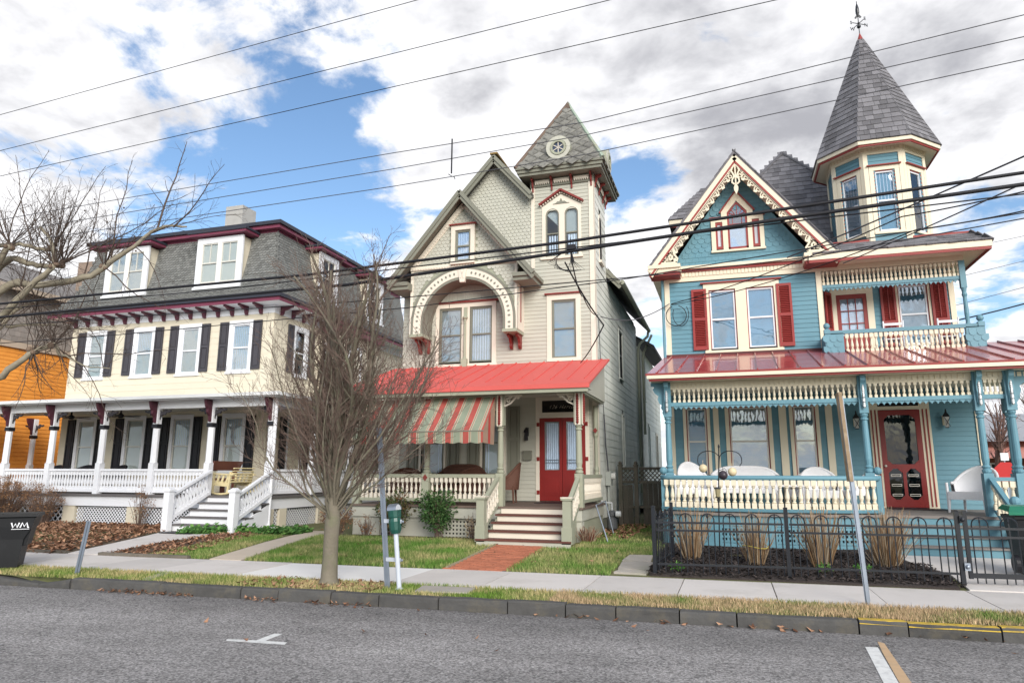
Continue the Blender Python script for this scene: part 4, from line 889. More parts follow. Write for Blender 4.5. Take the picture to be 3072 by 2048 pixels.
    part('step_plinth', MB().box(-5.0, -3.04, yb+.0, yb+.02, .1, .21+rz-.035), SAGE, H)
    for x in (-4.93, -3.12):
        part('newel', MB().box(x-.085, x+.085, yb+.02, yb+.19, .21+rz, 1.14).box(x-.105, x+.105, yb, yb+.21, .3, .62).box(x-.115, x+.115, yb-.01, yb+.22, 1.14, 1.18), SAGEM, H)
        part('newel_cap', MB().box(x-.12, x+.12, yb-.015, yb+.225, 1.18, 1.20), IVORY, H)
        p, q = Vector((x, yb+.19, 1.06)), Vector((x, Yp, 1.58)); part('handrail', MB().bar(p, q, .085, .07), SAGEM, H); p2, q2 = p-Z3*.55, q-Z3*.55; part('bottom_rail', MB().bar(p2, q2, .06, .07), SAGEM, H)
        sl = turned(.46, .03, IVORY)
        for i in range(7): o = p2.lerp(q2, (i+.5)/7)+Z3*.03; link('baluster', sl, H, Matrix.Translation(o))
    for x in (-4.86, -3.18): part('stringer', MB().fp(FR(x), [(yb+.1, .15), (Yp, .15), (Yp, zf-.1), (yb+.1, .3)], -.02, .01), SAGEM, H)
sage_house()

def awning():
    A = thing('awning', 'red and green striped canvas awning hung across the sage porch front', 'awning', (-6.6, 14.3, 2.3)); m = stripes_mat()
    x0, x1, yt, zt, yf, zf_ = -8.30, -4.99, 14.70, 3.36, 13.88, 2.55
    b = MB(); n = 40; P = []
    for i in range(n+1):
        x = x0+(x1-x0)*i/n
        for k in range(6): t = k/5; P.append((x, yt+(yf-yt)*t, zt+(zf_-zt)*t-.02*math.sin(math.pi*t)+.006*math.sin(i*.9)))
    b.poly(P, [(i*6+k, (i+1)*6+k, (i+1)*6+k+1, i*6+k+1) for i in range(n) for k in range(5)]); part('canopy', b, m, A, True)
    b = MB(); P = []; n = 96
    for i in range(n+1):
        x = x0+(x1-x0)*i/n; z = .235+.03*abs(math.sin(math.pi*i/8)); w = .012*math.sin(i*.55)
        P += [(x, yf-.003, zf_), (x, yf+w*.5, zf_-z*.5), (x, yf+w, zf_-z)]
    b.poly(P, [(i*3+k, (i+1)*3+k, (i+1)*3+k+1, i*3+k+1) for i in range(n) for k in range(2)]); part('valance', b, m, A, True)
    for x in (x0, x1):
        part('side_wing', MB().poly([(x, yt, zt), (x, yf, zf_), (x, yf, zf_-.25), (x, yt-.1, 2.28)], [(0, 1, 2, 3)]), mat('awning_wing', (.33, .22, .16), .85, .25, 6), A)
        part('wing_stripe', MB().poly([(x+.003*(1 if x > -6 else -1), yt-.34, zt-.35), (x+.003*(1 if x > -6 else -1), yt-.48, zt-.49), (x+.003*(1 if x > -6 else -1), yt-.50, 2.30), (x+.003*(1 if x > -6 else -1), yt-.36, 2.30)], [(0, 1, 2, 3)]), mat('awning_red', (.45, .06, .05), .85), A)
    part('front_rod', MB().tube([(x0, yf, zf_), (x1, yf, zf_)], .015, 6), SAGED, A)
awning()

# ================================================================ teal house
def teal_house():
    H = thing('house', 'teal house with a shingled corner turret and dark red metal porch roof', 'house', (2, 16, .2), 'houses along the street')
    Yw, XL, XM, XR, Yr, Yb = 18.1, -1.39, 2.39, 5.50, 18.92, 27
    W, Rc, SM, SR = FF(Yw), FF(Yr), FR(XM), FR(XR)
    part('wall', MB().box(XL, XR-.06, Yw+.06, Yb, .3, 4.66).box(XL, XM-.06, Yw+.06, Yb, 4.66, 6.95).box(XM-.06, XR-.06, Yr+.06, Yb, 4.66, 6.95), TEAL, H)
    zf = .905
    wins = [(-1.01, -.50, .075), (.03, .95, .09), (1.52, 2.03, .08)]
    op = [(a, b, 1.30, 3.32) for a, b, c in wins] + [(3.385, 4.265, .9, 3.45)]
    brd = []
    siding(W, H, TEAL, .108, [(XL, zf), (XR, zf), (XR, 3.45), (XL, 3.45)], op, mats=brd)
    siding(W, H, TEAL, .115, [(XL, 4.66), (XM, 4.66), (XM, 6.64), (XL, 6.64)], [(-.30, .36, 4.8, 6.36), (.62, 1.29, 4.8, 6.36)], mats=brd)
    siding(Rc, H, TEAL, .115, [(XM, 4.45), (XR, 4.45), (XR, 6.7), (XM, 6.7)], [(2.83, 3.54, 4.4, 6.2), (4.25, 4.92, 4.83, 6.36)], mats=brd)
    siding(SM, H, TEAL, .115, [(Yw, 4.66), (Yr, 4.66), (Yr, 6.7), (Yw, 6.7)], mats=brd)
    me = board_mesh(.108, .016, TEAL); pieces(H, 'clapboard', me, brd)
    part('corner_board', MB().fb(W, XL-.03, XL+.09, zf, 3.4, .016, .04).fb(W, XL-.03, XL+.10, 4.66, 6.64, .016, .04).fb(W, XM-.10, XM+.02, 4.66, 6.64, .016, .04).fb(SM, Yw-.04, Yw+.06, 4.66, 6.64, .016, .03)
         .fb(W, XR-.13, XR-.01, zf, 3.4, .016, .04).fb(Rc, XR-.12, XR+.0, 4.66, 6.64, .016, .04), BUTTER, H)
    part('pilaster', MB().fb(W, -.345, -.215, zf, 3.45, .016, .045), BUTTER, H); part('pilaster', MB().fb(W, 1.20, 1.37, zf, 3.45, .016, .045), BUTTER, H); part('pilaster', MB().fb(W, 2.25, 2.40, zf, 3.45, .016, .045), BUTTER, H)
    part('downpipe', MB().tube([(XL-.08, Yw-.05, 6.7), (XL-.08, Yw-.05, .4)], .04, 8), TEALT, H)
    for i, (a, b, c) in enumerate(wins): window(W, H, a, b, 1.30, 3.32, c, BUTTER, mat('beige_sash', (.62, .60, .54)), inner='blindd', meet=.575, line=BRICKR, glassm=GLASS_SKY if i else GLASS, cd=.045)
    # upper double window
    wc = part('double_casing', MB().fb(W, -.43, -.30, 4.76, 6.36, -.05, .04).fb(W, .36, .62, 4.76, 6.36, -.05, .04).fb(W, 1.29, 1.42, 4.76, 6.36, -.05, .04).fb(W, -.43, 1.42, 6.36, 6.53, -.05, .042).fb(W, -.45, 1.44, 4.70, 4.76, -.05, .08), BUTTER, H)
    part('head_moulding', MB().fb(W, -.50, 1.49, 6.53, 6.565, -.02, .09), BRICKR, wc)
    for a, b in ((-.30, .36), (.62, 1.29)): window(W, wc, a, b, 4.8, 6.36, 0, BUTTER, WHITE, inner='shade', line=BRICKR, glassm=GLASS_SKY)
    shutter(W, H, -.735, -.36, 4.79, 6.40, SHUTR, 'louvre', .5, .04); shutter(W, H, 1.345, 1.70, 4.79, 6.40, SHUTR, 'louvre', .5, .04)
    # frieze with dentils and cornice along the whole front
    part('frieze', MB().fb(W, XL-.02, XR+.02, 6.64, 6.95, .0, .045), BUTTER, H)
    dm = MB().box(-.035, .035, 0, .02, 0, .12).mesh('dentil', BUTTER); x = XL+.03
    ds = []
    while x < XR: ds.append(W.mat(x, 6.76, .045)); x += .088
    # balcony recess
    part('recess_soffit', MB().box(XM, XR, Yw, Yr, 6.70, 6.74), BUTTER, H)
    part('recess_floor', MB().box(XM, XR+.05, 17.45, Yr+.06, 4.40, 4.46), DECKW, H)
    Dr = part('balcony_door', MB().fb(Rc, 2.83, 2.92, 4.46, 6.2, -.03, .02).fb(Rc, 3.45, 3.54, 4.46, 6.2, -.03, .02).fb(Rc, 2.92, 3.45, 6.09, 6.2, -.03, .02).fb(Rc, 2.92, 3.45, 4.46, 5.12, -.03, .02)
              .fb(Rc, 2.92, 3.45, 5.43, 5.45, -.02, .016).fb(Rc, 2.92, 3.45, 5.76, 5.78, -.02, .016).fb(Rc, 3.09, 3.11, 5.12, 6.09, -.02, .014).fb(Rc, 3.27, 3.29, 5.12, 6.09, -.02, .014), BRICKR, H)
    for i in range(3):
        for k in range(3): part('pane', MB().fb(Rc, 2.92+.18*i+.01, 3.10+.18*i-.01, 5.13+.325*k, 5.42+.325*k, -.014, -.010), GLASS_SKY, Dr)
    part('shade', MB().fb(Rc, 2.92, 3.45, 5.12, 6.09, -.045, -.04), LACE, Dr)
    part('door_casing', MB().fb(Rc, 2.70, 2.83, 4.46, 6.2, -.03, .035).fb(Rc, 3.54, 3.69, 4.46, 6.2, -.03, .035).fb(Rc, 2.70, 3.69, 6.2, 6.38, -.03, .04), BUTTER, H)
    window(Rc, H, 4.25, 4.92, 4.83, 6.36, .05, BUTTER, WHITE, inner='shade', line=BRICKR, glassm=GLASS_SKY)
    shutter(Rc, H, 3.85, 4.20, 4.80, 6.40, SHUTR, 'rod', .38, .04); shutter(Rc, H, 4.98, 5.33, 4.80, 6.40, SHUTR, 'rod', .38, .04)
    L1 = Fr((2.70, Yr-.06, 0), (-.55, -.83, 0), (.83, -.55, 0)); shutter(L1, H, 0, .33, 4.6, 6.25, SHUTR, 'louvre', .4, 0)
    # spindle frieze of the balcony
    part('spindle_rail', MB().fb(W, XM, XR-.02, 6.20, 6.28, -.03, .03), TEALT, H)
    sp = turned(.34, .030, BUTTER, 8, 'spindle', .2); row_of(H, 'spindle', sp, W.p(XM+.03, 6.28, 0), W.p(XR-.05, 6.28, 0), 32)
    def pointed(F, u0, u1, z, n, d0, d1, dep=.075):
        pts = [(u0, z), (u1, z)]; w = (u1-u0)/n; low = []
        for i in range(n): x = u1-w*i; low += [(x, z-dep*.45), (x-w*.2, z-dep*.35), (x-w*.5, z-dep), (x-w*.8, z-dep*.35)]
        low += [(u0, z-dep*.45)]
        for i in range(n):
            x = u0+w*i; part('drop', MB().fp(F, [(x+.006, z), (x+.006, z-dep*.4), (x+w*.22, z-dep*.4), (x+w*.5, z-dep), (x+w*.78, z-dep*.4), (x+w-.006, z-dep*.4), (x+w-.006, z)], d0, d1), TEALT, SC)
    SC = part('scalloped_edge', MB().fb(W, XM, XR-.02, 6.19, 6.20, -.01, .01), TEALT, H); pointed(W, XM+.02, XR-.03, 6.195, 30, -.012, .012)
    part('balcony_post', MB().box(XR-.09, XR+.03, Yw-.06, Yw+.06, 5.98, 6.64).lathe((XR-.03, Yw, 4.46), [(.055, 0), (.055, .55), (.045, .6), (.06, .64), (.04, .7), (.05, .9), (.04, 1.3), (.06, 1.36), (.045, 1.42), (.06, 1.52)], 10), TEALT, H)
    # balcony parapet standing forward on the porch roof
    Yq = 17.38; B = FF(Yq); z0, z1 = 4.40, 4.92
    for a, b in ((2.30, 2.70), (5.20, 5.57)):
        part('parapet_panel', MB().box(a, b, Yq+.0, Yq+.1, z0-.15, z1), TEALT, H)
        sc = scales(B, .15, .13, [(a+.02, z0-.08), (b-.02, z0-.08), (b-.02, z1-.04), (a+.02, z1-.04)], inset=.1); pieces(H, 'parapet_shingle', scale_mesh(.15, .13, .016, TEALT, 'round'), sc)
        n0 = a+.055 if a < 3 else b-.06
        part('newel', MB().box(n0-.065, n0+.065, Yq-.02, Yq+.12, z1, z1+.1).sphere((n0, Yq+.05, z1+.19), .075).lathe((n0, Yq+.05, z1+.1), [(.06, 0), (.03, .03)], 8), TEALT, H)
    part('parapet_return', MB().box(5.47, 5.57, Yq+.1, Yr, z0-.1, z1).box(2.30, 2.38, Yq+.1, Yw, z0-.1, z1), TEALT, H)
    part('balcony_rail', MB().box(2.42, 5.45, Yq, Yq+.1, 4.90, 4.985), TEALT, H); part('bottom_rail', MB().box(2.70, 5.20, Yq-.02, Yq+.1, z0-.06, z0+.02), TEALT, H)
    bm = turned(.48, .034, BUTTER); row_of(H, 'baluster', bm, (2.72, Yq+.05, z0+.02), (5.18, Yq+.05, z0+.02), 24)
    # upper eave of the right block
    E = 17.48
    part('eave_soffit', MB().box(2.1, XR+.42, E+.03, Yw, 6.76, 6.80).box(XR+.02, XR+.42, Yw, Yb, 6.76, 6.80), BUTTER, H)
    part('eave_fascia', MB().box(2.1, XR+.46, E, E+.03, 6.78, 6.92).box(XR+.43, XR+.46, E+.03, Yb, 6.78, 6.92), BUTTER, H); part('eave_bead', MB().box(2.1, XR+.44, E+.01, E+.04, 6.71, 6.78).box(XR+.40, XR+.44, E+.04, Yb, 6.71, 6.78), BRICKR, H)
    a, b, c, d = (2.2, E-.03, 6.93), (XR+.49, E-.03, 6.93), (XR+.34, 18.22, 7.35), (2.2, 18.22, 7.35)
    part('skirt_roof', MB().poly([a, b, c, d, (XR+.49, Yb, 6.93), (XR+.34, Yb, 7.35), (2.2, Yb, 7.35)], [(0, 1, 2, 3), (1, 4, 5, 2), (3, 2, 5, 6)]), CEDAR, H)
    rs = []; roof_shingles(H, CEDAR, a, b, c, d, .21, .19, mats=rs, t=.022); roof_shingles(H, CEDAR, b, (XR+.49, Yb, 6.93), (XR+.34, Yb, 7.35), c, .21, .19, mats=rs)
    part('flashing', MB().box(2.2, XR+.36, 18.19, 18.25, 7.33, 7.40).box(XR+.30, XR+.36, 18.25, Yb, 7.33, 7.40), BRICKR, H)
    # main pyramid roof behind
    pk = (2.10, 21.9, 11.68); q = [(-1.55, 19.0, 7.2), (5.6, 19.0, 7.2), (5.6, 25, 7.2), (-1.55, 25, 7.2)]
    part('roof', MB().poly(q+[pk], [(0, 1, 4), (1, 2, 4), (2, 3, 4), (3, 0, 4)]), CEDAR, H)
    roof_shingles(H, CEDAR, q[0], q[1], pk, pk, .21, .19, mats=rs)
    hp = [(-1.45, 20.9, 9.45), (1.2, 20.9, 9.45), (1.2, 22.1, 10.85), (-.40, 22.1, 10.85)]; roof_shingles(H, CEDAR, *hp, .21, .19, mats=rs)
    part('side_dormer', MB().poly(hp+[(-1.45, 23.3, 9.45), (1.2, 23.3, 9.45)], [(0, 1, 2, 3), (0, 3, 4), (3, 2, 5, 4)]).box(-1.2, 1.2, 21.1, 23.2, 8, 9.44), CEDAR, H); part('dormer_fascia', MB().box(-1.42, 1.2, 20.93, 20.96, 9.30, 9.44), BUTTER, H); part('dormer_bead', MB().box(-1.40, 1.2, 20.965, 20.99, 9.22, 9.30), BRICKR, H)
    rs.sort(key=lambda m: (m.translation-CAM).length)
    for k in (0, 1): part('hip_cap', MB().bar(q[k], pk, .16, .05), CEDAR, H)
    # front gable
    cu, zp, hw, Yk = .525, 9.90, 2.26, 17.55; sl = (zp-6.99)/hw; K = FF(Yk)
    tri = [(-1.05, 7.03), (2.10, 7.03), (cu, 9.45)]
    part('gable_wall', MB().fp(W, [(-1.3, 6.95), (2.35, 6.95), (cu, 9.55)], -.6, -.004), TEAL, H)
    wo = [(-.15, 1.16, 7.35, 8.30), (.14, .90, 8.2, 8.5)]
    rd, sq = [], []
    def zone(z0, z1, kind, row0):
        f = (z0-7.03)/(9.45-7.03); g = (z1-7.03)/(9.45-7.03)
        P = [(-1.05+1.575*f, z0), (2.10-1.575*f, z0), (2.10-1.575*g, z1), (-1.05+1.575*g, z1)]
        (rd if kind else sq).extend(scales(W, .168, .122, P, wo, row0=row0, inset=.45))
    zone(7.03, 7.396, 0, 0); zone(7.396, 7.884, 1, 1); zone(7.884, 8.128, 0, 1); zone(8.128, 8.616, 1, 1); zone(8.616, 9.44, 0, 1)
    pieces(H, 'shingle', scale_mesh(.168, .122, .016, TEAL, 'round'), rd, 300); pieces(H, 'square_shingle', scale_mesh(.168, .122, .016, TEAL, 'square'), sq, 300)
    for s in (-1, 1):
        P = []
        for y in (Yk-.03, Yw+2.5): P += [(cu, y, zp), (cu+s*hw, y, zp-sl*hw), (cu+s*hw, y, zp-sl*hw-.07), (cu, y, zp-.07)]
        part('gable_roof', MB().poly(P, [(0, 1, 2, 3), (7, 6, 5, 4), (0, 4, 5, 1), (1, 5, 6, 2), (2, 6, 7, 3), (3, 7, 4, 0)]), CEDAR, H)
        aa, bb = (cu+s*(hw+.03), Yk-.05, zp-sl*(hw+.03)), (cu+s*(hw+.03), Yw+2.5, zp-sl*(hw+.03)); top0, top1 = (cu, Yk-.05, zp), (cu, Yw+2.5, zp)
        if s > 0: roof_shingles(H, CEDAR, aa, bb, top1, top0, .21, .19, mats=rs)
        else: roof_shingles(H, CEDAR, bb, aa, top0, top1, .21, .19, mats=rs)
        g = lambda off, t0=0, t1=1: [(cu+s*(hw*(1-t0)), zp-sl*hw*(1-t0)-off), (cu+s*(hw*(1-t1)), zp-sl*hw*(1-t1)-off)]
        part('rake_board', MB().strip(K, g(.17), .16, -.03, .02), BUTTER, H); part('rake_bead', MB().strip(K, g(.30), .045, -.03, .035), BRICKR, H); part('rake_board', MB().strip(K, g(.36, .02, 1), .05, -.03, .012), BUTTER, H)
        part('gable_soffit', MB().poly([(cu+s*1.95, Yk, zp-sl*1.95-.38), (cu, Yk, zp-.38), (cu, Yw, zp-.38), (cu+s*1.95, Yw, zp-sl*1.95-.38)], [(0, 1, 2, 3)]), BUTTER, H)
        # sawn vergeboard: repeated scroll and leaf
        vb = part('vergeboard', MB().strip(K, g(.40, .05, .97), .03, -.02, .012), BUTTER, H); dx, dz = -s, sl; l = math.hypot(dx, dz); dx, dz = dx/l, dz/l; nx, nz = (dz, -dx) if s < 0 else (-dz, dx)
        if nz > 0: nx, nz = -nx, -nz
        for i in range(13):
            t = .12+.80*i/13; bu, bz = cu+s*hw*(1-t), zp-sl*hw*(1-t)-.41; f = lambda x, y: (bu+dx*x+nx*y, bz+dz*x+nz*y)
            b = MB(); b.strip(K, [f(*p) for p in [(0, 0), (.03, .05), (.09, .07), (.13, .04), (.11, .01)]], .028, -.015, .012).strip(K, [f(*p) for p in [(.09, .07), (.12, .11), (.16, .09), (.19, .03), (.21, 0)]], .024, -.015, .010)
            b.fp(K, [f(*p) for p in [(.08, .05), (.05, .11), (.09, .13), (.13, .14), (.15, .10)]], -.015, .013); part('scroll', b, BUTTER, vb)
        # corner fan
        fu, fz = cu+s*1.98, 7.03; h = lambda x, y: (fu-s*x, fz+y); b = MB()
        b.strip(K, [h(-.22, .0), (h(.42, .0))], .05, -.02, .014).strip(K, [h(.40, .0), h(.44, .1), h(.36, .22), h(.33, .42), h(.37, .62)], .045, -.02, .014)
        b.strip(K, [h(*p) for p in spiral(.26, .16, .12, .03, 0, 1.4)], .03, -.018, .012).strip(K, [h(*p) for p in spiral(.06, .1, .09, .02, 40, 1.3)], .03, -.018, .012).strip(K, [h(*p) for p in spiral(.24, .42, .08, .02, 180, 1.3)], .026, -.018, .012)
        b.fp(K, [h(-.20, .02), h(-.02, .02), h(-.02, .12), h(.0, .22)], -.018, .012).fp(K, [h(.10, .2), h(.16, .3), h(.18, .44), h(.30, .62), h(.14, .5), h(.04, .28)], -.018, .012).fp(K, [h(.34, .03), h(.42, .02), h(.40, .12), h(.33, .12)], -.018, .012)
        part('corner_fretwork', b, BUTTER, H)
        x0, x1 = sorted((cu+s*1.48, cu+s*2.30)); part('eave_return', MB().box(x0, x1, Yk-.05, Yw, 6.90, 6.99).box(x0, x1-(.03 if s > 0 else 0), Yk, Yw, 6.80, 6.90), BUTTER, H); part('return_bead', MB().box(x0+.03, x1-.03, Yk+.02, Yw, 6.72, 6.80), BRICKR, H)
    part('gable_cornice', MB().box(cu-1.48, cu+1.48, Yw-.16, Yw, 6.95, 7.03), BUTTER, H); part('gable_bead', MB().box(cu-1.48, cu+1.48, Yw-.10, Yw-.045, 6.88, 6.95), BRICKR, H)
    part('left_soffit', MB().box(cu-2.25, XL, Yk, Yb, 6.76, 6.80), BUTTER, H)
    pieces(H, 'roof_shingle', shake_mesh(.21, .022, CEDAR), rs, 300)
    # apex pendant
    b = MB(); f = lambda x, y: (cu+x, 9.36+y)
    for s in (-1, 1):
        b.strip(K, [f(s*x, y) for x, y in [(.02, .16), (.07, .10), (.10, .0), (.06, -.08), (.03, -.16), (.08, -.24), (.09, -.32), (.03, -.38)]], .04, -.012, .022).strip(K, [f(s*x, y) for x, y in spiral(.12, -.16, .06, .02, 90, s*1.1, 12)], .022, -.012, .02)
        b.strip(K, [f(s*x, y) for x, y in [(.14, .05), (.2, -.06), (.13, -.12)]], .03, -.012, .02)
    b.fp(K, [f(0, -.34), f(.055, -.46), f(.05, -.54), f(0, -.66), f(-.05, -.54), f(-.055, -.46)], -.012, .022).strip(K, [f(0, .2), f(0, -.4)], .035, -.012, .018).sphere(K.p(cu, 9.36-.2, 0), .035)
    part('pendant', b, BUTTER, H)
    # gothic triple window in the gable
    cz = part('gable_window', MB().fb(W, -.15, -.04, 7.41, 8.22, -.02, .05).fb(W, .14, .265, 7.41, 8.22, -.02, .05).fb(W, .765, .875, 7.41, 8.22, -.02, .05).fb(W, 1.055, 1.16, 7.41, 8.22, -.02, .05).fb(W, -.04, .14, 8.19, 8.22, -.02, .05).fb(W, .875, 1.055, 8.19, 8.22, -.02, .05)
              .fb(W, -.15, .24, 8.22, 8.29, -.02, .05).fb(W, .79, 1.16, 8.22, 8.29, -.02, .05).fb(W, -.17, 1.18, 7.36, 7.41, -.02, .08), BUTTER, H)
    out = [(.12, 8.29), (.12, 8.46), (.515, 8.98), (.91, 8.46), (.91, 8.29)]
    part('gothic_hood', MB().fp(W, [(.24, 8.22), (.12, 8.29), (.12, 8.46), (.515, 8.98), (.515, 8.74), (.265, 8.43), (.265, 8.22)], -.02, .055).fp(W, [(.79, 8.22), (.765, 8.22), (.765, 8.43), (.515, 8.74), (.515, 8.98), (.91, 8.46), (.91, 8.29)], -.02, .055), BUTTER, cz)
    part('hood_bead', MB().strip(W, [(.08, 8.43), (.515, 9.01), (.95, 8.43)], .04, 0, .09).fb(W, -.19, .10, 8.29, 8.32, 0, .09).fb(W, .93, 1.20, 8.29, 8.32, 0, .09), BRICKR, cz)
    part('gothic_frame', MB().strip(W, [(.29, 7.42), (.29, 8.42), (.515, 8.69), (.74, 8.42), (.74, 7.42)], .05, -.03, .03).fb(W, .27, .76, 7.42, 7.48, -.03, .03).fb(W, .31, .72, 8.07, 8.11, -.03, .028)
         .strip(W, [(.32, 8.42), (.515, 8.32), (.71, 8.42)], .018, -.02, .02).strip(W, [(.515, 8.32), (.515, 8.67)], .018, -.02, .02).strip(W, [(.40, 8.10), (.40, 8.38)], .016, -.02, .02).strip(W, [(.63, 8.10), (.63, 8.38)], .016, -.02, .02).strip(W, [(.38, 8.52), (.47, 8.35)], .014, -.02, .02).strip(W, [(.65, 8.52), (.56, 8.35)], .014, -.02, .02), BRICKR, cz)
    part('pane', MB().fp(W, [(.30, 7.45), (.73, 7.45), (.73, 8.42), (.515, 8.68), (.30, 8.42)], -.002, .002), GLASS_SKY, cz); part('curtain', MB().fp(W, [(.30, 7.45), (.73, 7.45), (.73, 8.08), (.30, 8.08)], -.003, -.0025), LACE, cz)
    part('room', MB().fp(W, [(.28, 7.42), (.75, 7.42), (.75, 8.42), (.515, 8.70), (.28, 8.42)], -.0038, -.0033), mat('rose_glass', (.10, .055, .07), .4), cz)
    for a in (-.04, .875):
        part('side_light', MB().fb(W, a+.002, a+.05, 7.45, 8.18, -.01, .03).fb(W, a+.13, a+.178, 7.45, 8.18, -.01, .03).fb(W, a+.05, a+.13, 7.45, 7.52, -.01, .03).fb(W, a+.05, a+.13, 8.12, 8.18, -.01, .03), BRICKR, cz); part('pane', MB().fb(W, a+.05, a+.13, 7.52, 8.12, -.002, .004), mat('pale_pane', (.55, .56, .6), .1, spec=.6), cz)
    # turret
    tc, ap, z0, z1 = Vector((4.08, 19.26, 0)), 1.06, 7.34, 9.62
    Rr = ap/math.cos(math.pi/8)
    part('turret_wall', MB().tube([(tc.x, tc.y, 7.0), (tc.x, tc.y, 9.8)], .01, 8), TEAL, H)
    def octo(a, z): r = a/math.cos(math.pi/8); return [(tc.x+r*math.cos(R(-112.5+45*k)), tc.y+r*math.sin(R(-112.5+45*k)), z) for k in range(8)]
    o1, o2 = octo(ap-.055, 7.0), octo(ap-.055, 9.9); part('turret_core', MB().poly(o1+o2, [(k, (k+1) % 8, (k+1) % 8+8, k+8) for k in range(8)]), TEAL, H)
    half = Rr*math.sin(math.pi/8); tb = []
    for k in (0, 1, 2, 6, 7, 5):
        ang = R(-90+45*k); n = Vector((math.cos(ang), math.sin(ang), 0)); u = Vector((-math.sin(ang), math.cos(ang), 0)); F = Fr(tc+n*ap, u, n)
        wn = k in (0, 1, 7)
        siding(F, H, TEAL, .10, [(-half, z0), (half, z0), (half, z1), (-half, z1)], [(-.20, .20, 7.58, 9.18)] if wn else [], mats=tb)
        part('turret_post', MB().fb(F, -half-.02, -half+.09, z0, z1, .016, .036).fb(F, half-.09, half+.02, z0, z1, .016, .036).fb(F, -half-.02, half+.02, z1, 9.84, .0, .04), BUTTER, H)
        if wn: window(F, H, -.24, .24, 7.58, 9.18, .10, BUTTER, WHITE, inner='half', head=.025, capm=BRICKR, line=BRICKR, meet=.5, glassm=GLASS_SKY if k != 0 else GLASS)
        for i in range(10): ds.append(F.mat(-half+.06+i*.088*half/.44, z1+.08, .04))
    pieces(H, 'clapboard', board_mesh(.10, .016, TEAL), tb); pieces(H, 'dentil', dm, ds, 300)
    ev = octo(1.43, 9.79); part('turret_soffit', MB().poly(octo(1.40, 9.74)+octo(ap, 9.80), [(k, (k+1) % 8, (k+1) % 8+8, k+8) for k in range(8)]), BUTTER, H)
    part('turret_bead', MB().poly(octo(1.37, 9.72)+octo(1.405, 9.72)+octo(1.405, 9.765)+octo(1.37, 9.765), [(k+8*j, (k+1) % 8+8*j, (k+1) % 8+8*((j+1) % 4), k+8*((j+1) % 4)) for k in range(8) for j in range(4)]), BRICKR, H)
    part('turret_fascia', MB().poly(octo(1.40, 9.765)+octo(1.44, 9.765)+octo(1.44, 9.86)+octo(1.40, 9.86), [(k+8*j, (k+1) % 8+8*j, (k+1) % 8+8*((j+1) % 4), k+8*((j+1) % 4)) for k in range(8) for j in range(4)]), BUTTER, H)
    zt = 13.46; e0, e1 = octo(1.46, 9.865), octo(.085, zt); part('turret_roof', MB().poly(e0+e1, [(k, (k+1) % 8, (k+1) % 8+8, k+8) for k in range(8)]), CEDAR, H)
    ts = []
    for k in (0, 1, 2, 7, 6, 5): roof_shingles(H, CEDAR, e0[k], e0[(k+1) % 8], e1[(k+1) % 8], e1[k], .165, .19, mats=ts, t=.022, jitter_z=.004)
    pieces(H, 'turret_shingle', shake_mesh(.165, .022, CEDAR), ts, 300)
    part('spire_cap', MB().lathe((tc.x, tc.y, zt-.05), [(.115, 0), (.012, .30)], 8), BRICKR, H)
    V = part('weathervane', MB().tube([(tc.x, tc.y, 13.68), (tc.x, tc.y, 14.72)], .012, 6).sphere((tc.x, tc.y, 13.93), .055).sphere((tc.x, tc.y, 14.04), .03), IRON, H)
    ax = [Vector((.87, .5, 0)), Vector((-.5, .87, 0))]
    part('arm', MB().bar((tc.x-.20*ax[0].x, tc.y-.20*ax[0].y, 14.02), (tc.x+.20*ax[0].x, tc.y+.20*ax[0].y, 14.02), .014, .014), IRON, V); part('arm', MB().bar((tc.x-.20*ax[1].x, tc.y-.20*ax[1].y, 14.02), (tc.x+.20*ax[1].x, tc.y+.20*ax[1].y, 14.02), .014, .014), IRON, V)
    for ch, v in (('N', ax[0]), ('S', -ax[0]), ('W', ax[1]), ('E', -ax[1])):
        c = bpy.data.curves.new('letter', 'FONT'); c.body = ch; c.size = .14; c.extrude = .005; c.align_x = 'CENTER'; c.materials.append(IRON); text_obj('letter', c, V, Matrix.Translation((tc.x+v.x*.24, tc.y+v.y*.24, 13.97)) @ Matrix.Rotation(math.atan2(ax[0].y, ax[0].x), 4, 'Z') @ Matrix.Rotation(R(90), 4, 'X'))
    part('rocket', MB().lathe((tc.x, tc.y, 14.22), [(.012, 0), (.03, .06), (.05, .14), (.05, .24), (.035, .34), (.012, .42)], 10).bar((tc.x, tc.y, 14.3), (tc.x-.07, tc.y, 14.2), .02, .05).bar((tc.x, tc.y, 14.3), (tc.x+.07, tc.y, 14.2), .02, .05), IRON, V)
    # ---- front door
    D = part('screen_door', MB().fb(W, 3.39, 3.50, .93, 3.15, .0, .04).fb(W, 4.15, 4.26, .93, 3.15, 0, .04).fb(W, 3.50, 4.15, 3.03, 3.15, 0, .04).fb(W, 3.50, 4.15, 1.80, 1.90, 0, .04).fb(W, 3.50, 4.15, .93, 1.10, 0, .04).fb(W, 3.79, 3.86, 1.10, 1.80, 0, .04), DOORRED, H)
    cm = MB()
    for u, z, sx, sz in ((3.50, 1.90, 1, 1), (4.15, 1.90, -1, 1), (3.50, 3.03, 1, -1), (4.15, 3.03, -1, -1), (3.50, 1.10, 1, 1), (3.79, 1.10, -1, 1), (3.50, 1.80, 1, -1), (3.79, 1.80, -1, -1), (3.86, 1.10, 1, 1), (4.15, 1.10, -1, 1), (3.86, 1.80, 1, -1), (4.15, 1.80, -1, -1)):
        cm.fp(W, [(u, z), (u+sx*.10, z), (u+sx*.07, z+sz*.03), (u+sx*.05, z+sz*.05), (u+sx*.03, z+sz*.07), (u, z+sz*.10)], .005, .035)
    part('corner_fret', cm, DOORRED, D)
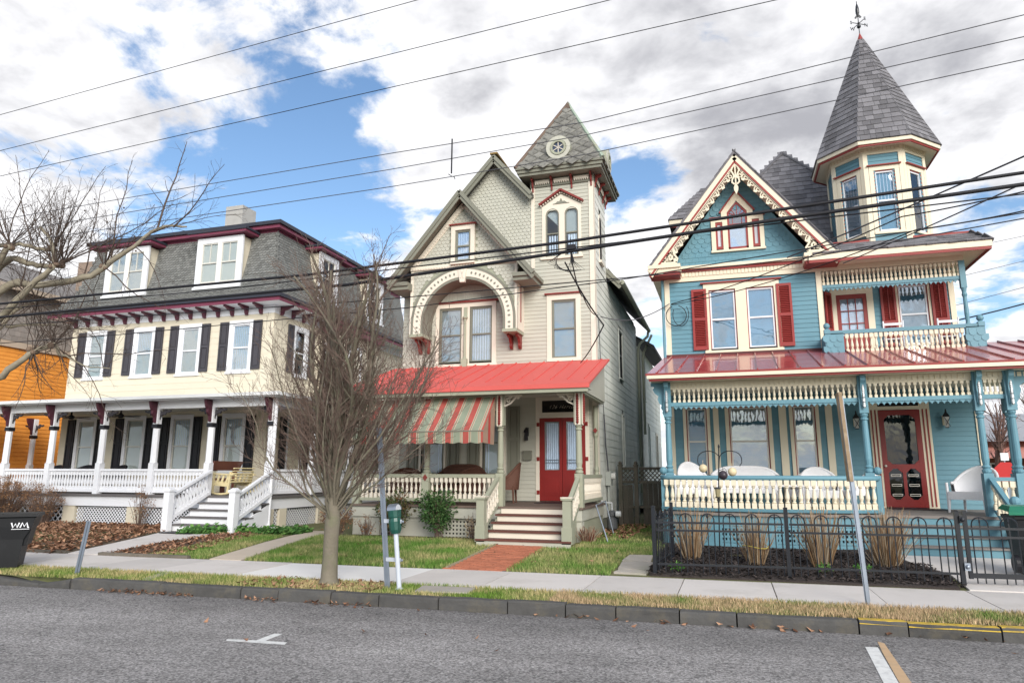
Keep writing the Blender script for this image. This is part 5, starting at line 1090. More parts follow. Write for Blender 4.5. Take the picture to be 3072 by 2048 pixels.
    part('screen', MB().fb(W, 3.50, 4.15, 1.10, 3.03, .012, .014), glass('insect_screen', .06, (.30, .30, .31)), D)
    part('inner_door', MB().fb(W, 3.40, 4.25, .93, 3.15, -.06, -.05), mat('dark_red_inner', (.05, .02, .02), .6), D); part('lace_curtain', curtain_mb(W, 3.56, 4.06, 1.98, 3.0, -.03, .01, .06), LACE, D)
    for u0, u1 in ((3.53, 3.76), (3.89, 4.12)):
        for z in (1.18, 1.40, 1.62): part('guard_bar', MB().fb(W, u0+.02, u1-.02, z, z+.012, .015, .03).fb(W, u0+.02, u1-.02, z+.04, z+.052, .015, .03).fb(W, u0+.01, u0+.02, z, z+.052, .015, .03).fb(W, u1-.02, u1-.01, z, z+.052, .015, .03), mat('pale_metal', (.6, .56, .5), .4, metal=.3), D)
    part('knob', MB().sphere(W.p(3.445, 1.86, .07), .03), mat('pale_metal', (.6, .56, .5)), D)
    part('door_casing', MB().fb(W, 3.20, 3.39, .91, 3.42, -.04, .03).fb(W, 4.26, 4.47, .91, 3.42, -.04, .03).fb(W, 3.39, 4.26, 3.16, 3.24, -.04, .03).fb(W, 3.39, 4.26, 3.37, 3.45, -.04, .03), BUTTER, H)
    for u in (3.235, 3.315, 4.31, 4.39): part('casing_reed', MB().fb(W, u, u+.03, .95, 3.16, .03, .042), BRICKR, H)
    part('transom', MB().fb(W, 3.39, 4.26, 3.24, 3.37, -.02, -.01), DARK, H)
    for u in (2.90, 4.76):
        l = part('wall_lantern', MB().fb(W, u-.05, u+.05, 2.78, 3.0, .016, .045), mat('cream_plate', (.7, .62, .45), .5), H)
        part('lantern_cage', MB().lathe(W.p(u, 2.71, .16), [(.045, 0), (.06, .02)], 4).lathe(W.p(u, 2.96, .16), [(.10, 0), (.09, .03), (.03, .10), (.015, .18)], 4), IRON, l); part('lantern_glass', MB().lathe(W.p(u, 2.73, .16), [(.055, 0), (.078, .23)], 4), mat('milky_glass', (.55, .55, .52), .2), l)
        part('lantern_bars', MB().strip(FF(Yw-.225), [(u-.05, 2.74), (u+.06, 2.95)], .012, 0, .008).strip(FF(Yw-.225), [(u+.05, 2.74), (u-.06, 2.95)], .012, 0, .008), IRON, l)
    # ---- porch
    Yp = 15.2; X0, X1 = -1.40, 5.28
    part('porch_ceiling', MB().box(X0, 6.3, Yp-.1, Yw, 3.64, 3.67), PORCHW, H)
    a, b, c, d = (-1.62, 14.75, 3.74), (6.6, 14.75, 3.74), (6.6, Yw, 4.66), (-1.48, Yw, 4.66)
    rf = part('porch_roof', MB().hexa([(p[0], p[1], p[2]-.04) for p in (a, b, c, d)]+[a, b, c, d]), CRIMSON, H)
    seams(rf, CRIMSON, a, b, c, d, 20, .035, .022)
    part('roof_flashing', MB().fb(W, -1.50, XM, 4.64, 4.70, .0, .06), mat('dark_flashing', (.10, .03, .03), .5), rf)
    part('eave_gutter', MB().box(-1.60, 6.6, 14.72, 14.79, 3.645, 3.715), BUTTER, rf); part('eave_bead', MB().box(-1.56, 6.6, 14.76, 14.84, 3.60, 3.644), BRICKR, rf); part('drip_edge', MB().box(-1.63, 6.6, 14.735, 14.76, 3.716, 3.76), BRICKR, rf)
    part('eave_soffit', MB().box(-1.55, 6.6, 14.84, Yp, 3.61, 3.64), BUTTER, rf)
    F = FF(Yp); part('porch_frieze', MB().fb(F, X0+.08, 6.3, 3.45, 3.62, -.04, .02), BUTTER, H); fd = []
    x = X0+.15
    dm2 = MB().box(-.035, .035, 0, .016, 0, .085).mesh('frieze_block', BUTTER)
    while x < 5.6: fd.append(F.mat(x, 3.50, .02)); x += .098
    pieces(H, 'frieze_block', dm2, fd)
    part('spindle_rail', MB().fb(F, X0+.1, 5.1, 3.09, 3.17, -.03, .03), TEALT, H)
    s2 = turned(.28, .028, BUTTER, 8, 'spindle', .18); row_of(H, 'spindle', s2, F.p(-1.12, 3.17), F.p(2.52, 3.17), 36); row_of(H, 'spindle', s2, F.p(2.70, 3.17), F.p(4.51, 3.17), 18); row_of(H, 'spindle', s2, F.p(4.70, 3.17), F.p(5.03, 3.17), 4)
    SC = part('scalloped_edge', MB().fb(F, X0+.1, 5.1, 3.08, 3.09, -.01, .01), TEALT, H); pointed(F, -1.10, 2.50, 3.085, 34, -.012, .012, .07); pointed(F, 2.72, 4.50, 3.085, 17, -.012, .012, .07)
    Sd = FR(5.3); part('side_spindle_rail', MB().fb(Sd, Yp+.1, 15.8, 3.09, 3.17, -.03, .03), TEALT, H); row_of(H, 'spindle', s2, (5.3, Yp+.15, 3.17), (5.3, 15.75, 3.17), 6)
    silver = mat('aluminium_drop', (.55, .57, .58), .35, metal=.6)
    for x, y in ((-1.23, Yp), (2.60, Yp), (4.60, Yp), (5.12, Yp), (5.30, 15.88)):
        po = part('porch_post', post_mb(x, y, zf, 3.62, .082, 12), TEALT, H)
        G = Fr((x, y, 0), (0, -1, 0), (1, 0, 0)); part('console', MB().fp(G, [(.08, 2.98), (.11, 3.0), (.12, 3.14), (.15, 3.22), (.14, 3.34), (.18, 3.44), (.24, 3.50), (.24, 3.60), (.08, 3.60)], -.045, .045), TEALT, po)
        part('beaded_drop', MB().lathe((x, y-.14, 2.95), [(.012, 0), (.028, .03), (.028, .1), (.02, .11), (.03, .13), (.03, .19), (.02, .2)]+[(.024+.006*(k % 2), .22+.018*k) for k in range(14)]+[(.04, .5), (.04, .6)], 8), silver, po)
    for x, s in ((-1.23, -1), (5.12, 1)):
        sb = [(.08, 2.88), (.11, 2.95), (.10, 3.0), (.14, 3.06), (.12, 3.12), (.17, 3.16), (.20, 3.25), (.18, 3.32), (.26, 3.38), (.30, 3.46), (.26, 3.52), (.34, 3.54), (.34, 3.62), (.08, 3.62)]
        part('side_console', MB().fp(Fr((x, Yp, 0), (s, 0, 0), (0, -1, 0)), sb, -.025, .025), TEALT, H)
    # bowed front of the deck
    def bow(x): t = (x-.66)/2.06; return 15.10-.46*max(0, 1-abs(t)**2.6)
    xs = [-1.40+4.12*i/28 for i in range(29)]; xs[-1] = 2.72
    rail = [(x, bow(x)) for x in xs]
    fl = MB(); P = []
    for x, y in rail: P += [(x, y-.06, zf-.05), (x, Yw+.06, zf-.05), (x, y-.06, zf), (x, Yw+.06, zf)]
    fl.poly(P, [(4*i+2, 4*i+6, 4*i+7, 4*i+3) for i in range(28)]+[(4*i, 4*i+4, 4*i+6, 4*i+2) for i in range(28)]); fl.box(2.72, 6.3, 15.0, Yw+.06, zf-.05, zf); part('porch_floor', fl, DECKW, H)
    def ribbon(z0, z1, off, nm, m):
        b = MB(); P = []
        for x, y in rail: P += [(x, y+off, z0), (x, y+off, z1)]
        b.poly(P, [(2*i, 2*i+2, 2*i+3, 2*i+1) for i in range(28)]); return part(nm, b, m, H)
    ribbon(.66, zf-.05, -.0, 'porch_fascia', TEALT); ribbon(.12, .33, 0, 'porch_plinth', TEALT); ribbon(.33, .66, .30, 'crawl_shade_sheet', DARK)  # last ribbon is near-black, painting the under-deck shade behind the lattice
    lt = MB()
    for i in range(28):
        (x0_, y0_), (x1_, y1_) = rail[i], rail[i+1]; Fq = Fr((x0_, y0_, 0), (x1_-x0_, y1_-y0_, 0), ((y1_-y0_), -(x1_-x0_), 0)); l = math.hypot(x1_-x0_, y1_-y0_)
        if i % 7 in (0, 6): lt.fb(Fq, 0, l, .33, .66, -.02, .0)
        else:
            for k in (.25, .75): lt.fb(Fq, l*k-.02, l*k+.02, .33, .66, -.02, -.012)
            for z in (.36, .45, .54, .63): lt.fb(Fq, 0, l, z-.022, z+.022, -.011, -.004)
    part('lattice', lt, TEALT, H)['kind'] = 'stuff'
    part('handrail', MB().tube([(x, y, 1.585) for x, y in rail]+[(2.72, 15.2, 1.585)], .052, 8), TEALT, H, True)
    part('bottom_rail', MB().tube([(x, y, .965) for x, y in rail]+[(2.72, 15.2, .965)], .045, 6), TEALT, H)
    bb = turned(.55, .046, BUTTER, 10, 'baluster', .2); n = 33
    for i in range(n): x = -1.36+(4.04)*(i+.5)/n; link('baluster', bb, H, Matrix.Translation((x, bow(x), .995)))
    for x, y in ((2.74, 15.16), (-1.36, 15.12)): part('newel', MB().box(x-.05, x+.05, y-.05, y+.05, zf, 1.64).sphere((x, y, 1.73), .08), TEALT, H)
    # steps, right rail
    n = 4; rz = (zf-.26)/n
    for i in range(3):
        z = .26+rz*(3-i); y = 15.0-.28*(i+1)
        part('riser', MB().box(2.74, 4.70, y+.02, y+.05, z-rz, z-.03), TEALT, H); part('tread', MB().box(2.72, 4.72, y-.02, y+.3, z-.03, z), DECKW, H)
    part('riser', MB().box(2.74, 6.3, 15.02, 15.05, .2, zf-.05), TEALT, H)
    part('stringer', MB().fp(FR(4.70), [(14.1, .15), (15.02, .15), (15.02, .9), (14.1, .45)], 0, .05), TEALT, H)
    p, q = Vector((4.62, 15.1, 1.58)), Vector((4.62, 14.12, 1.02)); part('handrail', MB().bar(p, q, .08, .07), TEALT, H); part('bottom_rail', MB().bar(p-Z3*.52, q-Z3*.52, .06, .06), TEALT, H)
    for i in range(6): link('baluster', turned(.46, .034, BUTTER), H, Matrix.Translation(p.lerp(q, (i+.6)/6.4)-Z3*.50))
    part('newel', MB().box(4.56, 4.68, 14.02, 14.14, .2, 1.12).sphere((4.62, 14.08, 1.22), .085).lathe((4.62, 14.08, 1.12), [(.07, 0), (.04, .04)], 8), TEALT, H)
    for (x0_, y0_), (x1_, y1_), k in (((4.68, Yp), (5.04, Yp), 3), ((5.2, Yp+.1), (5.3, 15.8), 5)):
        part('handrail', MB().bar((x0_, y0_, 1.585), (x1_, y1_, 1.585), .09, .07), TEALT, H); part('bottom_rail', MB().bar((x0_, y0_, .965), (x1_, y1_, .965), .08, .06), TEALT, H); row_of(H, 'baluster', bb, (x0_, y0_, .995), (x1_, y1_, .995), k)
teal_house()

# ================================================================ ground, street, paths
SK = .042                                   # the street runs a little askew to the houses
def sv(x, v): return v+SK*x
def yz(x, y):
    v = y-SK*x; return .15+.10*min(1, max(0, (v-10.83)/3.0))
def sheet(name, xs, vs, zf, m, kind='structure', skew=True):
    P = []; nx, nv = len(xs), len(vs)
    for x in xs:
        for v in vs: y = sv(x, v) if skew else v; P.append((x, y, zf(x, y)))
    o = link(name, MB().poly(P, [(i*nv+j, (i+1)*nv+j, (i+1)*nv+j+1, i*nv+j+1) for i in range(nx-1) for j in range(nv-1)]).mesh(name, m, True)); o['kind'] = kind; return o
def asphalt():
    m = bpy.data.materials.new('asphalt'); m.use_nodes = True; nt = m.node_tree; N = nt.nodes; L = nt.links; b = N['Principled BSDF']; b.inputs['Roughness'].default_value = .9; b.inputs['Specular IOR Level'].default_value = .25
    g = N.new('ShaderNodeNewGeometry')
    def nz(s, d, r=.6):
        n = N.new('ShaderNodeTexNoise'); n.inputs['Scale'].default_value = s; n.inputs['Detail'].default_value = d; n.inputs['Roughness'].default_value = r; L.new(g.outputs['Position'], n.inputs['Vector']); return n.outputs['Fac']
    def mr(x, a, b_, c, d):
        n = N.new('ShaderNodeMapRange'); L.new(x, n.inputs[0])
        for i, v in enumerate((a, b_, c, d)): n.inputs[i+1].default_value = v
        return n.outputs[0]
    def mul(a, b_):
        n = N.new('ShaderNodeMath'); n.operation = 'MULTIPLY'; L.new(a, n.inputs[0]); L.new(b_, n.inputs[1]); return n.outputs[0]
    vo = N.new('ShaderNodeTexVoronoi'); vo.inputs['Scale'].default_value = 60; L.new(g.outputs['Position'], vo.inputs['Vector'])
    sp = N.new('ShaderNodeSeparateColor'); L.new(vo.outputs['Color'], sp.inputs[0])
    v = mul(mul(mr(nz(.55, 4), .35, .7, .82, 1.12), mr(sp.outputs[0], 0, 1, .5, 1.6)), mr(nz(38, 3), .3, .7, .75, 1.25))
    # smoother, darker strip along the gutter
    s = N.new('ShaderNodeSeparateXYZ'); L.new(g.outputs['Position'], s.inputs[0])
    w = N.new('ShaderNodeMath'); w.operation = 'MULTIPLY_ADD'; L.new(nz(1.3, 5), w.inputs[0]); w.inputs[1].default_value = 1.3; L.new(s.outputs[1], w.inputs[2])
    v = mul(v, mr(w.outputs[0], 7.6, 8.7, 1.0, .74))
    mp = N.new('ShaderNodeMapping'); mp.inputs['Scale'].default_value = (.22, 1.5, 1); L.new(g.outputs['Position'], mp.inputs[0]); ln = N.new('ShaderNodeTexNoise'); ln.inputs['Scale'].default_value = 1.0; ln.inputs['Detail'].default_value = 6; ln.inputs['Roughness'].default_value = .65; L.new(mp.outputs[0], ln.inputs['Vector'])
    v = mul(v, mr(ln.outputs['Fac'], .3, .7, .80, 1.16))
    vc = N.new('ShaderNodeTexVoronoi'); vc.feature = 'DISTANCE_TO_EDGE'; vc.inputs['Scale'].default_value = .42; nv = N.new('ShaderNodeVectorMath'); nv.operation = 'ADD'; nn = N.new('ShaderNodeTexNoise'); nn.inputs['Scale'].default_value = 2.2; nn.inputs['Detail'].default_value = 5; L.new(g.outputs['Position'], nn.inputs['Vector']); L.new(g.outputs['Position'], nv.inputs[0]); L.new(nn.outputs['Color'], nv.inputs[1]); L.new(nv.outputs[0], vc.inputs['Vector'])
    v = mul(v, mr(vc.outputs['Distance'], .0, .006, .55, 1.0))
    c = N.new('ShaderNodeVectorMath'); c.operation = 'SCALE'; c.inputs[0].default_value = (.245, .234, .228); L.new(v, c.inputs['Scale']); L.new(c.outputs[0], b.inputs['Base Color'])
    bp = N.new('ShaderNodeBump'); bp.inputs['Strength'].default_value = .6; bp.inputs['Distance'].default_value = .012; L.new(nz(45, 4), bp.inputs['Height']); L.new(bp.outputs[0], b.inputs['Normal']); return m
SOIL = mat('brown_soil', (.105, .075, .05), .95, .35, 3, bump=.6, bscale=30, dirt=(.07, .09, .03), dirt_amt=.6, dirt_scale=1.4)
TURF = mat('turf_soil', (.13, .135, .055), .95, .3, 4, bump=.5, bscale=40, dirt=(.20, .15, .085), dirt_amt=.7, dirt_scale=2.0)
MULCH = mat('dark_mulch', (.045, .036, .033), .95, .4, 25, bump=1.0, bscale=60)
CONC = mat('pale_concrete', (.56, .525, .495), .85, .10, 1.8, rnd=.10, bump=.25, bscale=90, dirt=(.42, .39, .35), dirt_amt=.5, dirt_scale=1.6)
CONCN = mat('new_concrete', (.74, .725, .70), .8, .05, 2, bump=.15, bscale=90)
KERB = mat('bluestone_kerb', (.075, .073, .07), .85, .3, 6, rnd=.18, bump=.9, bscale=18, dirt=(.13, .11, .07), dirt_amt=.6, dirt_scale=3)
YELLOW = mat('worn_yellow_paint', (.50, .34, .04), .7, .3, 8, dirt=(.10, .09, .07), dirt_amt=.9, dirt_scale=7)
BRICK = mat('paving_brick', (.42, .15, .085), .85, .2, 12, rnd=.16, bump=.4, bscale=50)
FLAG = mat('grey_flagstone', (.36, .33, .29), .9, .2, 4, bump=.5, bscale=25, dirt=(.24, .25, .17), dirt_amt=.5)
def ground():
    o = link('ground', MB().poly([(-900, -700, -.06), (900, -700, -.06), (900, 1600, -.06), (-900, 1600, -.06)], [(0, 1, 2, 3)]).mesh('ground', TURF)); o['kind'] = 'structure'
    xs = [-120, -60, -30, -15, -8, -4, 0, 4, 8, 15, 30, 60, 120]
    road = sheet('road', xs, [-9, 0, 4, 8.40], lambda x, y: 0.0, asphalt())
    def mark(name, pts, m): part(name, MB().poly([(x, y, .004) for x, y in pts], [tuple(range(len(pts)))]), m, road)
    WP = mat('road_white', (.66, .66, .64), .7, .15, 10, dirt=(.25, .25, .25), dirt_amt=.55, dirt_scale=14); TP = mat('road_tan', (.50, .34, .20), .75, .15, 10, dirt=(.28, .24, .2), dirt_amt=.4, dirt_scale=9)
    mark('parking_mark', [(-4.95, 6.19), (-4.90, 6.12), (-4.25, 6.165), (-4.29, 6.26), (-4.53, 6.245), (-4.555, 6.56), (-4.645, 6.545), (-4.635, 6.235)], WP)
    mark('stall_line', [(1.165, 7.86), (1.055, 6.0), (1.17, 6.0), (1.28, 7.88)], WP); mark('faded_line', [(1.325, 8.15), (1.285, 7.7), (1.172, 6.0), (1.275, 6.0), (1.375, 8.08)], TP)
    0 and mark('asphalt_patch', [(-1.76, 6.74), (-1.84, 7.5), (-1.5, 7.6), (-1.14, 7.66), (-1.06, 6.95), (-1.11, 6.68), (-1.4, 6.57), (-1.62, 6.6)], mat('tar_patch', (.165, .16, .165), .85, .25, 8, bump=.5, bscale=60))
    sheet('verge', [-60, -30, -15, -11]+[-10.9+.15*i for i in range(16)]+[-8, -5, 0, 5, 10, 30, 60], [8.5, 8.6, 8.75, 9.1, 9.4], lambda x, y: .128+.006*math.sin(x*2.1+y*3)-.085*math.exp(-((x+9.75)/.42)**2)*max(0, min(1, (8.9-(y-SK*x))/.3)), TURF)
    sheet('yard', [-70, -40]+list(range(-26, 9, 1))+[12, 20, 40, 70], [10.7, 11.2, 11.8, 12.6, 13.4, 14, 16, 20, 30, 60], lambda x, y: yz(x, y)-.012+.006*math.sin(x*3+y*2), TURF)
    # kerb, stone by stone
    K = bpy.data.objects.new('kerb', None); COL.objects.link(K); K['kind'] = 'structure'; PINV[K.name] = Matrix.Identity(4)
    js = [-30, -28.2, -26.5, -25, -23.4, -21.9, -20.3, -18.6, -17.2, -15.6, -14, -12.4, -10.9, -9.75, -9.18, -7.64, -6.34, -5.77, -5.0, -4.33, -3.53, -2.645, -1.94, -1.35, -.636, -.02, 1.21, 1.68, 2.53, 3.7, 5.2, 6.5, 8.0, 9.6, 11, 12.5, 14]
    rg = random.Random(4)
    for x0, x1 in zip(js, js[1:]):
        b = MB(); n = max(3, int((x1-x0)/.18)); P = []; h0 = h1 = .14+rg.uniform(-.012, .012); w = .16+rg.uniform(-.01, .015); dv = rg.uniform(-.012, .012)
        if x0 == -9.75: h0, h1 = .05, .135
        if x1 == -9.75: h0, h1 = .13, .05
        a0, a1 = x0+.008, x1-.008
        for i in range(n+1):
            x = a0+(a1-a0)*i/n; h = h0+(h1-h0)*i/n; j = lambda s=.006: rg.uniform(-s, s)
            for v, z in ((8.40, -.05), (8.40+j(), h*.55), (8.405+j(), h-.018+j(.004)), (8.425+j(.004), h+j(.003)), (8.40+w+j(), h+j(.004)), (8.40+w+.02, -.05)): P.append((x, sv(x, v+dv), z))
        b.poly(P, [(i*6+k, (i+1)*6+k, (i+1)*6+k+1, i*6+k+1) for i in range(n) for k in range(5)]+[(0, 1, 2, 3, 4, 5), tuple(n*6+k for k in (5, 4, 3, 2, 1, 0))])
        s = part('kerb_stone', b, KERB, K)
        if x0 >= 1.2 and x0 < 4:
            part('yellow_paint', MB().poly([(x, sv(x, v+dv), h0+dz+.004) for x in (a0, a1) for v, dz in ((8.43, .0), (8.53, .0))]+[(a0, sv(a0, 8.398+dv), h0*.75), (a1, sv(a1, 8.398+dv), h0*.75)], [(0, 2, 3, 1), (0, 4, 5, 2)]), YELLOW, s)
    # pavement slabs
    S = bpy.data.objects.new('pavement', None); COL.objects.link(S); S['kind'] = 'structure'; PINV[S.name] = Matrix.Identity(4)
    js = [-34+1.5*i for i in range(14)]+[-12.9, -11.4, -10.05, -8.75, -7.20, -4.62, -3.32, -1.94, -.73, .47, 1.70, 2.89, 4.15, 5.4, 6.7, 8, 9.3, 10.6, 12, 13.5, 15]
    for x0, x1 in zip(js, js[1:]):
        new = x0 == -7.20; z = .15+rg.uniform(-.004, .004); v0, v1 = 9.34, 10.83
        a0, a1 = x0+.007, x1-.007
        part('paving_slab', MB().hexa([(a0, sv(a0, v0), .0), (a1, sv(a1, v0), .0), (a1, sv(a1, v1), .0), (a0, sv(a0, v1), .0), (a0, sv(a0, v0), z), (a1, sv(a1, v0), z), (a1, sv(a1, v1), z), (a0, sv(a0, v1), z)]), CONCN if new else CONC, S)
    link('pavement_bed', MB().poly([(x, sv(x, v), .125) for x in (-60, 60) for v in (9.3, 10.87)], [(0, 2, 3, 1)]).mesh('pavement_bed', SOIL))['kind'] = 'structure'
    def slab(name, pts, m, h=.03, kind='structure', lift=.012):
        n = len(pts); P = [(x, y, yz(x, y)+lift) for x, y in pts]+[(x, y, yz(x, y)-h-.05) for x, y in pts]
        o = link(name, MB().poly(P, [tuple(range(n))]+[(i, i+n, (i+1) % n+n, (i+1) % n) for i in range(n)]).mesh(name, m))
        if kind: o['kind'] = kind
        return o
    slab('concrete_path', [(-11.98, 10.34), (-11.28, 10.36), (-11.55, 12.2), (-11.4, 13.95), (-13.15, 13.95), (-12.55, 12.4)], CONC)
    slab('side_path', [(-8.86, 10.46), (-8.22, 10.49), (-8.75, 12.6), (-9.3, 15.2), (-9.95, 15.2), (-9.35, 12.6)], mat('tan_concrete', (.47, .40, .32), .9, .12, 3, bump=.3))
    slab('entry_slab', [(2.95, 10.96), (7.5, 11.15), (7.5, 14.3), (2.7, 14.3), (2.75, 13.4), (3.05, 12.2)], CONC)
    # mulch and leaf beds
    slab('leaf_bed', [(-24, 9.85), (-12.0, 10.34), (-12.57, 12.4), (-13.3, 13.9), (-13.3, 15.5), (-24, 15.5)], SOIL, lift=.006)
    slab('leaf_bed', [(-11.26, 10.37), (-9.6, 10.44), (-10.2, 12.6), (-10.6, 14), (-11.38, 14), (-11.53, 12.2)], SOIL, lift=.006)
    slab('foundation_bed', [(-8.5, 14.15), (-5.1, 14.2), (-5.1, 14.85), (-8.5, 14.85)], SOIL, lift=.006)
    slab('mulch_bed', [(-1.25, 10.95), (2.85, 11.0), (3.0, 12.2), (2.68, 13.45), (2.6, 15.1), (-1.45, 15.2)], MULCH, lift=.02)
    # brick path
    B = bpy.data.objects.new('brick_path', None); COL.objects.link(B); B['kind'] = 'structure'; PINV[B.name] = Matrix.Identity(4)
    bl = MB(); bl.hexa([(-.098, -.047, -.06), (.098, -.047, -.06), (.098, .047, -.06), (-.098, .047, -.06), (-.094, -.043, .012), (.094, -.043, .012), (.094, .043, .012), (-.094, .043, .012)]); me = bl.mesh('brick', BRICK); y = 10.72; k = 0; ms = []
    while y < 13.66:
        t = (y-10.7)/2.95; c = -3.95-.10*t; x = c-.46+(.1 if k % 2 else 0)
        while x < c+.47: ms.append(Matrix.Translation((x, y, yz(x, y)+rg.uniform(-.003, .003))) @ Matrix.Rotation(rg.uniform(-.02, .02), 4, 'Z')); x += .202
        y += .1; k += 1
    pieces(B, 'brick', me, ms)
    slab('path_edging', [(-4.46, 10.70), (-4.42, 10.70), (-4.56, 13.66), (-4.60, 13.66)], mat('edging_stone', (.30, .25, .17), .9), lift=.03)
    slab('sand_joint', [(-4.42, 10.68), (-3.42, 10.72), (-3.5, 13.66), (-4.6, 13.66)], SOIL, lift=.001)
    # flagstones
    for i, p in enumerate([[(-1.80, 11.02), (-1.30, 10.98), (-1.28, 11.25), (-1.74, 11.30)], [(-1.78, 11.34), (-1.30, 11.30), (-1.30, 12.1), (-1.55, 12.16), (-1.82, 12.02)], [(-1.84, 12.2), (-1.36, 12.2), (-1.40, 12.9), (-1.80, 12.86)]]): slab('flagstone', p, FLAG, lift=.02)
    for p, nm in (([(-4.02, 8.62), (-3.30, 8.72), (-3.36, 9.10), (-4.10, 9.05)], 'verge_slab'), ([(-8.15, 8.28), (-8.02, 8.28), (-8.28, 8.98), (-8.48, 8.98)], 'verge_slab')):
        n = len(p); link(nm, MB().poly([(x, y, .150) for x, y in p]+[(x, y, .1) for x, y in p], [tuple(range(n))]+[(i, i+n, (i+1) % n+n, (i+1) % n) for i in range(n)]).mesh(nm, FLAG))['kind'] = 'structure'
    # timber edging of the left bed
    for a, c in (((-13.5, 10.28), (-12.0, 10.33)), ((-11.25, 10.37), (-9.3, 10.45))): link('bed_edging', MB().bar((a[0], a[1], .17), (c[0], c[1], .17), .09, .06).mesh('bed_edging', FENCEW))['kind'] = 'structure'
ground()

def grass_mat(name, green, straw, bias, nscale=1.6):
    m = bpy.data.materials.new(name); m.use_nodes = True; nt = m.node_tree; N = nt.nodes; L = nt.links; b = N['Principled BSDF']; b.inputs['Roughness'].default_value = .8; b.inputs['Specular IOR Level'].default_value = .15
    g = N.new('ShaderNodeNewGeometry'); n = N.new('ShaderNodeTexNoise'); n.inputs['Scale'].default_value = nscale; n.inputs['Detail'].default_value = 4; L.new(g.outputs['Position'], n.inputs['Vector'])
    a = N.new('ShaderNodeMath'); a.operation = 'MULTIPLY_ADD'; L.new(n.outputs['Fac'], a.inputs[0]); a.inputs[1].default_value = 3.2; a.inputs[2].default_value = -1.6+bias
    c = N.new('ShaderNodeMath'); c.operation = 'MULTIPLY_ADD'; L.new(g.outputs['Random Per Island'], c.inputs[0]); c.inputs[1].default_value = .7; L.new(a.outputs[0], c.inputs[2])
    mx = N.new('ShaderNodeMix'); mx.data_type = 'RGBA'; mx.clamp_factor = True; L.new(c.outputs[0], mx.inputs[0]); mx.inputs[6].default_value = (*green, 1); mx.inputs[7].default_value = (*straw, 1)
    mr = N.new('ShaderNodeMapRange'); mr.inputs[3].default_value = .65; mr.inputs[4].default_value = 1.35; L.new(g.outputs['Random Per Island'], mr.inputs[0])
    s = N.new('ShaderNodeVectorMath'); s.operation = 'SCALE'; L.new(mx.outputs[2], s.inputs[0]); L.new(mr.outputs[0], s.inputs['Scale']); L.new(s.outputs[0], b.inputs['Base Color']); return m
def blades(name, label, n, region, zfun, h, w, m, seed, lean=.6, parent=None):
    rg = np.random.default_rng(seed); x = rg.uniform(region[0], region[1], n*2); v = rg.uniform(region[2], region[3], n*2); y = v+SK*x
    k = np.array([region[4](a, c) for a, c in zip(x, y)]); x, y = x[k][:n], y[k][:n]; n = len(x)
    z = np.array([zfun(a, c) for a, c in zip(x, y)]); an = rg.uniform(0, 6.283, n); hh = h*rg.uniform(.5, 1.4, n); ww = w*rg.uniform(.6, 1.3, n); ln = lean*rg.uniform(0, 1.2, n)*hh; la = rg.uniform(0, 6.283, n)
    dx, dy = np.cos(an)*ww, np.sin(an)*ww; V = np.empty((n, 3, 3)); V[:, 0] = np.c_[x-dx, y-dy, z-.01]; V[:, 1] = np.c_[x+dx, y+dy, z-.01]; V[:, 2] = np.c_[x+np.cos(la)*ln, y+np.sin(la)*ln, z+hh]
    me = bpy.data.meshes.new(name); me.vertices.add(3*n); me.vertices.foreach_set('co', V.ravel()); me.loops.add(3*n); me.loops.foreach_set('vertex_index', np.arange(3*n)); me.polygons.add(n)
    me.polygons.foreach_set('loop_start', np.arange(0, 3*n, 3)); me.polygons.foreach_set('loop_total', np.full(n, 3)); me.update(); me.validate(); me.materials.append(m)
    o = link(name, me); tag(o, label, 'grass', kind='stuff'); return o
def on_path(x, y):
    t = (y-10.7)/2.95; c = -3.95-.1*t
    if abs(x-c) < .5 and y < 13.7: return True
    if -1.84 < x < -1.28 and y < 12.9: return True
    return False
LAWN = grass_mat('lawn_blades', (.10, .21, .035), (.36, .32, .15), .0, 1.6); VERGE = grass_mat('verge_blades', (.125, .22, .035), (.48, .37, .20), .12, 1.1); VERGER = grass_mat('dry_verge_blades', (.10, .21, .03), (.46, .33, .20), .42, 1.3)
def lawn_ok(x, y):
    if x > -8.0: return not on_path(x, y) and not (x > -5.05 and x < -3.0 and y > 13.45)
    return x < -8.25-(y-10.5)*.24 and False or (x > -8.2-(y-10.5)*.23+.0)
blades('grass', 'short green front lawn of the sage house', 42000, (-9.4, -1.3, 10.85, 14.6, lawn_ok), yz, .055, .006, LAWN, 1)
blades('grass', 'thin grass strip between the cream yard and side path', 9000, (-11.2, -9.0, 10.87, 14.2, lambda x, y: x < -8.95-(y-10.5)*.23 and x > -10.3-(y-10.5)*.1), yz, .05, .006, LAWN, 2)
blades('grass', 'grass in the passage beside the sage house', 5000, (-3.0, -1.4, 14.6, 20.5, lambda x, y: True), yz, .05, .007, LAWN, 3)
def verge_ok(x, y): return not (-4.1 < x < -3.3 and 8.6 < y < 9.1)
blades('grass', 'patchy green verge grass along the left of the kerb', 32000, (-14, -2.2, 8.54, 9.36, verge_ok), lambda x, y: .13, .045, .006, VERGE, 4)
blades('grass', 'straw coloured verge grass along the right of the kerb', 34000, (-2.2, 7, 8.54, 9.38, lambda x, y: True), lambda x, y: .13, .045, .006, VERGER, 5)

